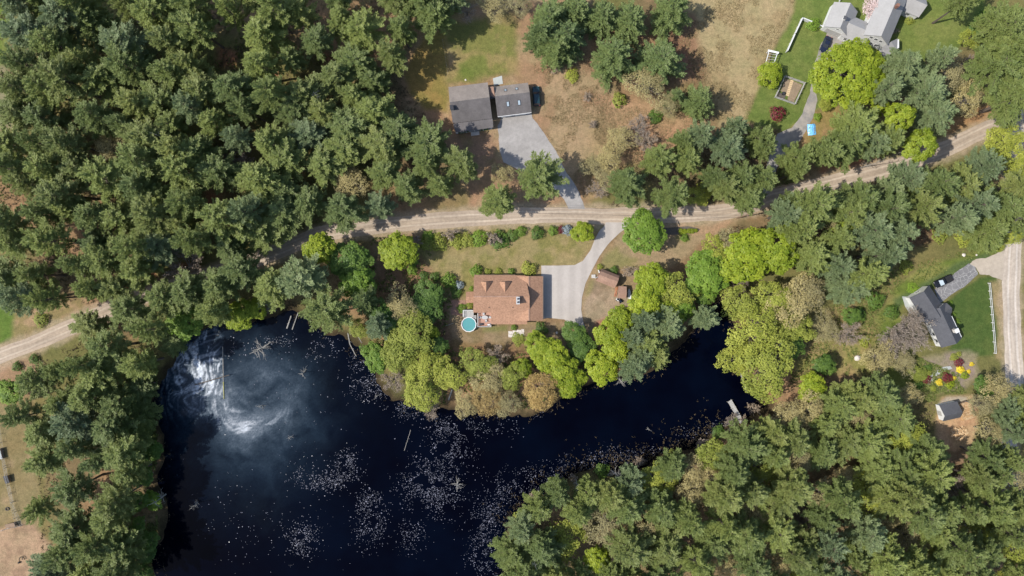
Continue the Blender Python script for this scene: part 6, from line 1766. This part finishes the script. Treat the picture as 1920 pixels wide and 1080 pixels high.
# west paddock: wire fence, hutches, hoop
rail_fence('wire_fence', [(-2, 782), (10, 860), (22, 925), (35, 985)], 'thin wire fence along the left paddock', M['wood_grey'], post=.09, h=1.3, rails=(.3, .7, 1.2), gap=2.2, rw=(.025, .025))
rail_fence('wire_fence', [(5, 840), (18, 905), (32, 958), (44, 984)], 'outer thin wire fence right of the paddock fence', M['wood_grey'], post=.09, h=1.3, rails=(.3, .7, 1.2), gap=2.2, rw=(.025, .025))
rail_fence('wire_fence', [(-2, 996), (22, 988), (44, 984)], 'thin wire fence across the bottom of the paddock', M['wood_grey'], post=.09, h=1.3, rails=(.3, .7, 1.2), gap=2.0, rw=(.025, .025))
for px, py, sx, sy, an, m, t in ((2, 850, 1.3, 2.6, 14, 'siding_grey', 'grey animal hutch at the left edge of the paddock'), (17, 897, .9, 1.8, 14, 'trim_dark', 'dark narrow hutch inside the paddock fence'), (24, 983, 2.2, .9, 12, 'wood_brown', 'brown low coop at the paddock bottom corner')):
    o = thing('animal_hutch', W(px, py), t, 'hutch', 'paddock hutches'); c = W(px, py); k = MB(); k.box((c.x, c.y, .45), (sx, sy, .9), math.radians(an)); k.build('body', M['wood_brown'], o)
    k = MB(); f = frame2(c, math.radians(an)); k.slab([f(-sx / 2 - .1, -sy / 2 - .1, .95), f(sx / 2 + .1, -sy / 2 - .1, .95), f(sx / 2 + .1, sy / 2 + .1, 1.2), f(-sx / 2 - .1, sy / 2 + .1, 1.2)], .05); k.build('roof', M[m], o)
o = thing('iron_hoop', W(41, 1050), 'black iron hoop with a ball end lying on the bare ground at lower left', 'hoop'); k = MB(); pts = [W(41 + 5 * math.cos(a), 1049 + 5 * math.sin(a), .25 + .3 * math.sin(a / 2)) for a in np.linspace(2.6, 6.4, 12)]
for p, q in zip(pts[:-1], pts[1:]): k.bar(p, q, .09, .09, 6)
k.build('hoop', M['black'], o); k = MB(); c = W(37, 1054); k.bar((c.x, c.y, 0), (c.x, c.y, .5), .3, .22, 10); k.build('ball_end', M['black'], o)
o = thing('fire_ring', W(14, 954), 'dark fire ring in the left paddock', 'fire ring')
for i in range(9):
    a = 6.283 * i / 9; c = W(14 + 3 * math.cos(a), 954 + 2.6 * math.sin(a)); k = MB(); k.box((c.x, c.y, .1), (.26, .2, .22), a); k.build('stone', M['dark_soil'], o)
# clutter bits on the back meadow of the grey house
rail_fence('low_wire_edge', [(830, 75), (840, 140)], 'faint wire line across the lawn left of the grey house', M['wood_grey'], post=.06, h=.7, rails=(.5,), gap=2.5, rw=(.02, .02))

# ------------------------------------------------------------------ shrubs and garden plants
SHR = [('shrub_lime', 884, 487, 5, 'lime round bush above the clipped hedge balls', 1.3)]
SHR = [('shrub_g', 773, 492, 10, 'upper light green ball bush at the left end of the lawn', 2.0), ('shrub_g', 773, 507, 9, 'lower light green ball bush at the left end of the lawn', 1.9), ('shrub_d', 795, 517, 9, 'left dark clipped hedge ball on the lawn edge', 1.3), ('shrub_d', 815, 519, 9, 'right dark clipped hedge ball on the lawn edge', 1.3),
       ('shrub_g', 842, 526, 15, 'light green round bush right of the clipped hedge balls', 2.4), ('shrub_blue', 861, 535, 9, 'grey-mauve bush right of the light green round bush', 1.6), ('shrub_d', 855, 548, 11, 'dull green bush below the grey-mauve bush', 1.6),
       ('shrub_g', 893, 508, 12, 'green bush at the upper left corner of the main house', 2.0), ('shrub_g', 959, 509, 7, 'green bush in the middle of the main house front', 1.4), ('shrub_o', 915, 510, 7, 'small olive bush in front of the main house', .9), ('shrub_o', 935, 510, 8, 'olive low plant in front of the main house middle', .9),
       ('shrub_o', 992, 505, 15, 'olive spreading bush at the driveway corner of the main house', 2.0), ('shrub_g', 884, 541, 5, 'small green bush at the side porch', 1.0), ('shrub_g', 866, 578, 9, 'yellow-green plant above the pool platform', 1.2), ('shrub_o', 881, 573, 7, 'olive plant between the side porch and the pool platform', 1.0),
       ('shrub_g', 964, 614, 6, 'green plant beside the paving stones behind the house', 1.0), ('shrub_o', 972, 636, 12, 'olive plants below the paving stones', .8),
       # roadside hedge
       ('brush', 778, 452, 16, 'brown leafless bush at the left end of the roadside hedge', None), ('shrub_o', 800, 456, 15, 'olive bush second in the roadside hedge', 2.0), ('shrub_g', 803, 443, 11, 'green bush against the road in the hedge', 1.8), ('shrub_o', 822, 455, 17, 'broad olive bush third in the roadside hedge', 2.2),
       ('brush', 845, 440, 16, 'brown brush against the road in the middle of the hedge', None), ('shrub_o', 855, 452, 14, 'olive bush in the middle of the roadside hedge', 1.9), ('shrub_o', 876, 450, 14, 'olive-green bush right of the hedge middle', 1.9), ('shrub_g', 899, 446, 16, 'bright green bush in the right part of the hedge', 2.0), ('brush', 925, 448, 16, 'dark leafless bush in the right part of the hedge', None),
       ('shrub_d', 938, 450, 17, 'grey-green broad bush in the right part of the hedge', 2.0), ('shrub_g', 978, 433, 10, 'green bush at the road left of the small dark ones', 1.8), ('shrub_d', 1008, 437, 13, 'dark green bush near the red one at the road', 2.0), ('shrub_d', 962, 440, 11, 'dull bush between the grey-green and the green one', 1.4),
       ('shrub_g', 1038, 432, 10, 'green bush left of the maroon bush at the road', 1.9), ('maroon', 1052, 431, 8, 'narrow maroon bush at the road', 1.5), ('shrub_blue', 1063, 431, 10, 'blue-grey spruce bush beside the small yellow-green tree', 1.8),
       ('shrub_lime', 1278, 434, 6, 'first lime ball in the dark bed right of the round maple', .9), ('shrub_lime', 1285, 434, 5, 'second lime ball in the dark bed', .8), ('shrub_lime', 1292, 433, 5, 'third lime ball in the dark bed', .8), ('shrub_lime', 1299, 433, 5, 'fourth lime ball in the dark bed', .8), ('shrub_lime', 1305, 432, 4, 'last lime ball in the dark bed', .8),
       ('shrub_g', 1284, 446, 8, 'loose green bush below the dark bed', 1.2), ('brush', 1181, 511, 15, 'dark leafless bush above the lean-to', None), ('shrub_o', 1125, 500, 6, 'olive bush behind the garden shed', 1.2), ('shrub_d', 1152, 506, 8, 'dark green bush behind the garden shed', 1.5),
       # coloured garden
       ('maroon', 1799, 680, 9, 'upper maroon mound in the coloured garden', 1.1), ('maroon', 1778, 709, 10, 'middle maroon mound in the coloured garden', 1.2), ('maroon', 1739, 711, 8.5, 'left maroon mound in the coloured garden', 1.1), ('shrub_y', 1802, 693, 7, 'yellow mound under the upper maroon one', .9), ('shrub_y', 1823, 683, 4, 'small yellow mound at the right of the coloured garden', .6),
       ('shrub_y', 1762, 717, 6.5, 'yellow mound between the left and middle maroon mounds', .8), ('shrub_lime', 1810, 704, 8, 'lime mound at the right of the coloured garden', 1.0), ('shrub_lime', 1782, 721, 8.5, 'lime mound at the bottom of the coloured garden', 1.0), ('shrub_o', 1790, 670, 7.5, 'olive mound at the top of the coloured garden', 1.0), ('shrub_o', 1799, 664, 5, 'small olive mound nearest the slate-roofed house', .7),
       ('shrub_d', 1743, 689, 6.5, 'dark green mound at the upper left of the coloured garden', .9), ('shrub_o', 1741, 700, 7, 'olive mound above the left maroon one', .9), ('shrub_o', 1751, 728, 6.5, 'olive mound at the lower left of the coloured garden', .9), ('shrub_y', 1817, 697, 4, 'tiny yellow mound beside the right lime mound', .6), ('shrub_y', 1790, 709, 4, 'tiny yellow mound right of the middle maroon mound', .6),
       ('shrub_d', 1722, 722, 10, 'dark bush left of the coloured garden', 1.3), ('shrub_g', 1790, 590, 4, 'small round green bush against the front wall of the slate-roofed house', .7), ('shrub_g', 1796, 603, 5, 'round green bush nearer the chimney of the slate-roofed house', .8), ('shrub_g', 1783, 568, 5, 'green bush by the entry of the slate-roofed house', .8),
       ('shrub_g', 1712, 540, 11, 'flat green bush at the garage corner of the slate-roofed house', .6), ('shrub_d', 1612, 590, 14, 'dark bush beside the round clipped one', 1.8), ('shrub_d', 1675, 585, 14, 'dark bush at the back of the slate-roofed house', 2.0), ('shrub_o', 1622, 640, 12, 'yellow-green low bush by the pale boulder', 1.0),
       ('shrub_o', 1700, 500, 14, 'yellow-green low bush on the slope above the long lawn', 1.2), ('shrub_o', 1765, 440, 16, 'yellow-green bush at the forest rim above the gravel apron', 1.6), ('shrub_g', 1692, 470, 10, 'light green low bush under the east pines', 1.2), ('shrub_o', 1810, 445, 18, 'yellow-green thicket below the east pines', 1.6), ('shrub_o', 1835, 450, 15, 'yellow-green thicket near the gravel road top', 1.5),
       ('shrub_d', 1735, 690, 5, 'tiny dark mound beside the dark green one', .6)]
for i in range(4): SHR.append(('shrub_d', 862 + i * 5, 247.5 - i * .7, 2.8, 'small clipped bush left of the porch steps, %s from the left' % ORD[i], .8))
for i in range(3): SHR.append(('shrub_d', 903 + i * 5.5, 242.5 - i * .8, 3.0, 'small clipped bush right of the porch steps, %s from the left' % ORD[i], .8))
for k_, x, y, r, t, hh in SHR: plant(k_, x, y, r, t, h=hh)
bed = MB(); bed.prism(wp([(1240, 428), (1290, 424), (1308, 428), (1313, 430), (1305, 436), (1280, 440), (1245, 440)]), -.05, .06); tag(bed.build('mulch_bed', M['dark_soil']), kind='structure')
bed = MB(); bed.prism(wp([(845, 563), (873, 563), (873, 580), (866, 592), (846, 590)]), -.05, .05); tag(bed.build('garden_bed_ground', M['mulch']), kind='structure')

rs = random.Random(9)
for i, (x, y) in enumerate(((1000, 935), (1035, 908), (1075, 895), (1130, 885), (1200, 868), (1262, 852), (1315, 832), (1350, 812), (1395, 788), (975, 970), (955, 1010))):
    plant(('brush', 'shrub_o', 'brush', 'shrub_d')[i % 4], x, y, rs.uniform(9, 15), '%s at the waterline of the lower shore, %s from the bottom left' % (('leafless brush', 'olive bush', 'brown brush', 'dark bush')[i % 4], (ORD + ['last'])[(i + 2) % 11]), h=rs.uniform(1.2, 2.2))
# ------------------------------------------------------------------ dead trees, logs and the boom in the pond
for x, y, r, v, t, hh in ((488, 652, 27, 0, 'large bleached dead tree standing at the pond upper left', 6), (563, 700, 17, 1, 'bleached dead tree in the middle of the upper pond', 4), (487, 763, 12, 1, 'small dead tree inside the pollen swirl', 3.5), (540, 824, 9, 2, 'tiny dead snag below the pollen swirl', 3),
                          (856, 908, 17, 0, 'star-shaped dead tree among lily pads in the lower pond', 4), (1215, 805, 11, 1, 'small bleached dead tree alone in the pond arm', 2.5), (1162, 712, 16, 0, 'grey dead snag at the shore below the bright maples', 6), (358, 950, 12, 2, 'bleached dead tree in the shade at the left of the pond', 6),
                          (292, 938, 20, 1, 'dead snag reaching over the left water edge', 8), (1152, 893, 20, 0, 'grey dead crown at the lower shore, right of the pair', 9), (1084, 910, 16, 2, 'grey dead crown at the lower shore, left of the pair', 9), (705, 742, 11, 1, 'bleached dead branches at the shore below the brown leafless tree', 2),
                          (500, 572, 20, 0, 'dead branches lying at the pond top edge', 3), (285, 62, 16, 1, 'grey dead tree in the dark gap near the upper left top edge', 17), (318, 272, 18, 0, 'grey dead tree in the middle of the upper left forest', 19), (545, 25, 16, 2, 'grey dead tree at the top edge left of the lawn', 17), (600, 190, 16, 1, 'grey dead tree below the small orange gap near the lawn', 17), (1000, 1045, 13, 2, 'grey dead top among the lower shore pines', 17), (1640, 305, 14, 1, 'pale dead branches over the orange verge', 12), (1800, 940, 14, 2, 'grey dead branches below the firewood yard trees', 15), (870, 778, 9, 1, 'dead white twigs at the water below the brownish tree', 2)):
    plant('snag', x, y, r, t, h=hh, var=v)
def fallen(pts, r, label, mat='dead_wood', name='fallen_log'):
    t = thing(name, W(*pts[0][:2], WATER_Z), label, 'log'); k = MB(); rnd = random.Random(int(pts[0][0]))
    P = [W(x, y, z) for x, y, z in pts]
    for i in range(len(P) - 1): k.bar(P[i], P[i + 1], r * (1 - .5 * i / len(P)), r * (1 - .5 * (i + 1) / len(P)), 8)
    k.build('trunk', M[mat], t)
    if len(P) > 1:
        for j in range(4):
            s = rnd.uniform(.2, .9); p = P[0].lerp(P[-1], s); k = MB()
            k.bar(p, p + Vector((rnd.uniform(-.5, .5), rnd.uniform(-.5, .5), rnd.uniform(.1, .4))), r * .4, r * .15, 5); k.build('branch_stub', M[mat], t)
for pts, r, t in (([(538, 616, -.35), (546, 592, -.1)], .2, 'pale fallen log standing out of the upper pond, left of two'), ([(548, 618, -.35), (559, 586, 0)], .14, 'thin fallen log in the upper pond, right of two'), ([(652, 622, -.3), (656, 645, -.2), (668, 668, -.4)], .16, 'mossy fallen log at the shore left of the light green tree'),
                  ([(654, 590, .2), (657, 628, -.2)], .1, 'thin leaning log above the mossy fallen log'), ([(672, 632, 0), (684, 652, -.4)], .1, 'thin fallen branch right of the mossy log'), ([(758, 845, -.42), (770, 806, -.36)], .06, 'thin sunken branch in the lower pond'), ([(365, 722, -.36), (430, 703, .3)], .13, 'dark log shape standing in for a trunk shadow on the pollen film'),  # dark bar across the film is a trunk's cast shadow made solid
                  ([(1385, 690, -.3), (1400, 735, .1)], .12, 'log at the bank under the broadest olive tree'), ([(1735, 845, .1), (1757, 855, .3)], .2, 'pale fallen trunk below the firewood yard'), ([(1766, 868, .15), (1783, 876, .2)], .18, 'pale short log in the shade below the firewood yard'), ([(841, 750, -.2), (848, 730, .2)], .25, 'pale plank walkway stub at the shore below the pool'),
                  ([(850, 606, .8), (835, 611, .9)], .05, 'thin white pole lying left of the pool')):
    fallen(pts, r, t, 'bark' if 'dark log' in t else 'dead_wood')
t = thing('floating_boom', W(418, 690, WATER_Z), 'long straight floating log boom across the pollen film', 'log')
k = MB(); k.bar(W(417.5, 650, WATER_Z + .03), W(419, 716, WATER_Z + .03), .10, .10, 8); k.build('white_boom', M['dead_wood'], t)
k = MB(); k.bar(W(419, 716, WATER_Z + .05), W(420, 748, WATER_Z + .05), .16, .12, 8); k.build('mossy_log', solid('mossy_wood', (.28, .27, .10), .9, .3, 3), t)

# ------------------------------------------------------------------ uncountable cover: lily pads, grass tufts, undergrowth
def lily_pads():
    rng = np.random.default_rng(55)
    cl = [(847, 845, 40, 36, 520), (808, 905, 32, 40, 620), (830, 940, 40, 30, 300), (693, 945, 30, 28, 300), (695, 995, 30, 30, 260), (567, 1012, 28, 30, 330), (613, 902, 42, 18, 330), (648, 868, 22, 22, 240), (565, 890, 22, 20, 80),
          (765, 920, 22, 40, 130), (770, 1010, 26, 26, 160), (700, 720, 42, 26, 480), (680, 680, 30, 24, 160), (765, 765, 34, 18, 260), (850, 800, 40, 16, 260), (930, 800, 40, 16, 120), (940, 925, 24, 36, 330), (985, 915, 36, 30, 420), (1030, 900, 40, 24, 420), (1090, 875, 44, 20, 420),
          (1150, 860, 40, 16, 330), (1210, 850, 40, 12, 200), (915, 975, 24, 36, 320), (905, 1040, 26, 40, 360), (990, 775, 24, 10, 90), (600, 650, 50, 22, 170), (450, 655, 40, 16, 60), (520, 640, 30, 10, 60), (1300, 815, 40, 12, 160), (1340, 800, 26, 12, 120), (560, 740, 150, 80, 90), (650, 950, 250, 120, 120), (500, 1010, 80, 60, 70), (430, 960, 60, 80, 45)]
    X = []; Y = []
    for cx, cy, sx, sy, n in cl:
        X.append(rng.normal(cx, sx * .62, int(n * (1.5 if cx < 940 else .8)))); Y.append(rng.normal(cy, sy * .62, int(n * (1.5 if cx < 940 else .8))))
    px = np.concatenate(X); py = np.concatenate(Y)
    wx = (px - 960) * S; wy = (540 - py) * S
    keep = (fbm(px, py, 14, 3, 5) > .40) & (sd_poly(wx, wy, POND_W) < -.5)
    wx, wy = wx[keep], wy[keep]; n = len(wx)
    r = np.abs(rng.normal(.03, .035, n)) + .040
    ang = rng.uniform(0, 6.283, n); K = 7
    th = np.linspace(.25, 6.03, K)
    tx, ty = rng.normal(0, .12, n), rng.normal(0, .12, n)
    V = np.zeros((n, K + 1, 3)); V[:, 0] = np.stack([wx, wy, np.full(n, WATER_Z + .02)], 1)
    for i, a in enumerate(th):
        dx, dy = r * np.cos(a + ang), r * np.sin(a + ang) * rng.uniform(.7, 1, n)
        V[:, i + 1] = np.stack([wx + dx, wy + dy, WATER_Z + .022 + np.maximum(-.012, dx * tx + dy * ty)], 1)
    base = np.arange(n)[:, None] * (K + 1)
    F = np.concatenate([np.stack([base[:, 0], base[:, 0] + i, base[:, 0] + i + 1], 1) for i in range(1, K)])
    m = leaf('lily_pad', (.02, .025, .035), (.21, .21, .26), 0.0, .35, .0, .5)
    tag(link('lily_pads', np_mesh('lily_pads', V.reshape(-1, 3), F, m, {'var': np.repeat(np.clip(rng.normal(.4, .3, n), 0, 1), K + 1)})), 'scattered pale lily pads floating on the dark pond', 'lily pads', kind='stuff')
lily_pads()

def scatter(name, label, cat, areas, mat, n, seed, hgt=(.1, .3), wid=(.05, .12), blades=4, spread=.6, clump=4.0, thr=.45):
    """small tufts of blades over an area: grass, litter, brush"""
    rng = np.random.default_rng(seed)
    PX = []; PY = []
    tot = sum(a[1] for a in areas)
    for poly, wgt in areas:
        xs = [p[0] for p in poly]; ys = [p[1] for p in poly]
        m = int(n * wgt / tot * 2.2)
        x = rng.uniform(min(xs), max(xs), m); y = rng.uniform(min(ys), max(ys), m)
        ok = sd_poly(x, y, poly) < 0
        PX.append(x[ok]); PY.append(y[ok])
    px = np.concatenate(PX); py = np.concatenate(PY)
    wx = (px - 960) * S; wy = (540 - py) * S
    ok = fbm(wx, wy, clump, 3, seed) > thr
    ok &= sd_poly(wx, wy, POND_W) > .3
    ok &= sd_line(wx, wy, ROAD_W[::6]) > 2.6; ok &= sd_line(wx, wy, EROAD_W[::6]) > 2.6
    for k in HOUSE_KEEP: ok &= sd_poly(wx, wy, k) > .3
    wx, wy = wx[ok], wy[ok]
    P = np.repeat(np.stack([wx, wy, np.full(len(wx), -.03)], 1), blades, 0); m = len(P)
    P[:, :2] += rng.normal(0, .08, (m, 2))
    D = norm(np.stack([rng.normal(0, spread, m), rng.normal(0, spread, m), np.ones(m)], 1))
    V, F = kites(P, D, rng.uniform(*hgt, m), rng.uniform(*wid, m), rng, up=.2, rand=1)
    var = np.repeat(np.clip(np.repeat(rng.normal(.5, .25, len(wx)), blades) + rng.normal(0, .12, m), 0, 1), 4)
    tag(link(name, np_mesh(name, V, F, mat, {'var': var})), label, cat, kind='stuff')
M['dry_grass'] = leaf('dry_grass', lin(140, 122, 86), lin(196, 176, 132), .2, .8, 0)
M['litter'] = leaf('forest_litter', (.07, .055, .03), (.20, .15, .08), .1, .9, 0)
M['fern'] = leaf('green_undergrowth', (.07, .10, .02), (.20, .22, .06), .3, .7, 0)
scatter('dry_grass_tufts', 'tufts of dry straw-coloured meadow grass', 'grass', [([(1285, 0), (1490, 0), (1440, 120), (1400, 225), (1340, 225), (1290, 110)], 4), ([(1000, 110), (1130, 110), (1160, 260), (1100, 380), (1060, 330), (1000, 210)], 4), ([(1120, 200), (1290, 200), (1320, 240), (1180, 310), (1100, 385)], 3),
        ([(1500, 590), (1600, 570), (1650, 690), (1540, 700), (1490, 690)], 2), ([(1200, 130), (1300, 60), (1330, 160), (1290, 190)], 1)], M['dry_grass'], 26000, 71, (.15, .4), (.03, .07), 3, .9)
scatter('forest_undergrowth', 'low brown and green undergrowth on the forest floor', 'undergrowth', [([(0, 0), (870, 0), (740, 130), (880, 330), (700, 405), (500, 470), (200, 570), (0, 570)], 10), ([(60, 680), (330, 560), (600, 480), (700, 600), (520, 570), (290, 680), (290, 1080), (80, 1080)], 5),
        ([(930, 1080), (1000, 940), (1300, 870), (1450, 770), (1640, 700), (1760, 740), (1740, 860), (1910, 880), (1910, 1080)], 9), ([(1420, 400), (1660, 330), (1920, 300), (1920, 440), (1700, 470), (1600, 580)], 4), ([(1130, 290), (1480, 240), (1480, 380), (1130, 390)], 3)], M['litter'], 30000, 72, (.2, .7), (.06, .14), 4, 1.1, 6)
scatter('green_undergrowth', 'patches of low green leaves along the bank and forest edges', 'undergrowth', [([(690, 440), (790, 440), (850, 560), (830, 650), (1000, 650), (1080, 640), (1200, 600), (1260, 640), (1120, 710), (1000, 765), (760, 760), (690, 640)], 6), ([(240, 690), (295, 690), (295, 1080), (240, 1080)], 3), ([(1360, 560), (1700, 500), (1880, 450), (1880, 470), (1690, 540), (1640, 700), (1450, 760)], 6),
        ([(1700, 660), (1840, 720), (1850, 760), (1700, 750)], 2), ([(1500, 340), (1400, 380), (1400, 330), (1500, 300)], 1), ([(0, 0), (700, 0), (700, 400), (0, 560)], 5)], M['fern'], 22000, 73, (.25, .6), (.10, .2), 4, 1.1, 5, .5)

def marsh():
    """brown marsh plants and floating litter along the shores"""
    rng = np.random.default_rng(91)
    edge = [Vector(p) for p in POND_W]; X = []; Y = []
    for a, b in zip(edge, edge[1:] + edge[:1]):
        south = (a.y + b.y) / 2 < -38 and a.x > 0
        east = a.x > 55
        n = int((b - a).length * (46 if south else (26 if east else 9)))
        t = rng.random(n); off = rng.normal(0, 3.2 if south else 1.3, n)
        d = (b - a).normalized()
        X.append(a.x + (b.x - a.x) * t - d.y * off); Y.append(a.y + (b.y - a.y) * t + d.x * off)
    x = np.concatenate(X); y = np.concatenate(Y)
    sd = pond_sd(x, y); ok = (sd < 1.2) & (fbm(x, y, 3.5, 3, 92) > .45) & (np.abs(y) < 90)
    x, y = x[ok], y[ok]
    P = np.repeat(np.stack([x, y, np.full(len(x), WATER_Z - .02)], 1), 4, 0); m = len(P)
    P[:, :2] += rng.normal(0, .12, (m, 2))
    D = norm(np.stack([rng.normal(0, 1.2, m), rng.normal(0, 1.2, m), np.ones(m)], 1))
    V, F = kites(P, D, rng.uniform(.12, .5, m), rng.uniform(.03, .09, m), rng, up=.4, rand=1)
    mt = leaf('marsh_plants', (.035, .026, .016), (.17, .125, .06), .1, .8, 0)
    tag(link('marsh_plants', np_mesh('marsh_plants', V, F, mt, {'var': np.repeat(np.clip(rng.normal(.4, .28, m), 0, 1), 4)})), 'ragged brown marsh plants fringing the pond shore', 'marsh plants', kind='stuff')
marsh()
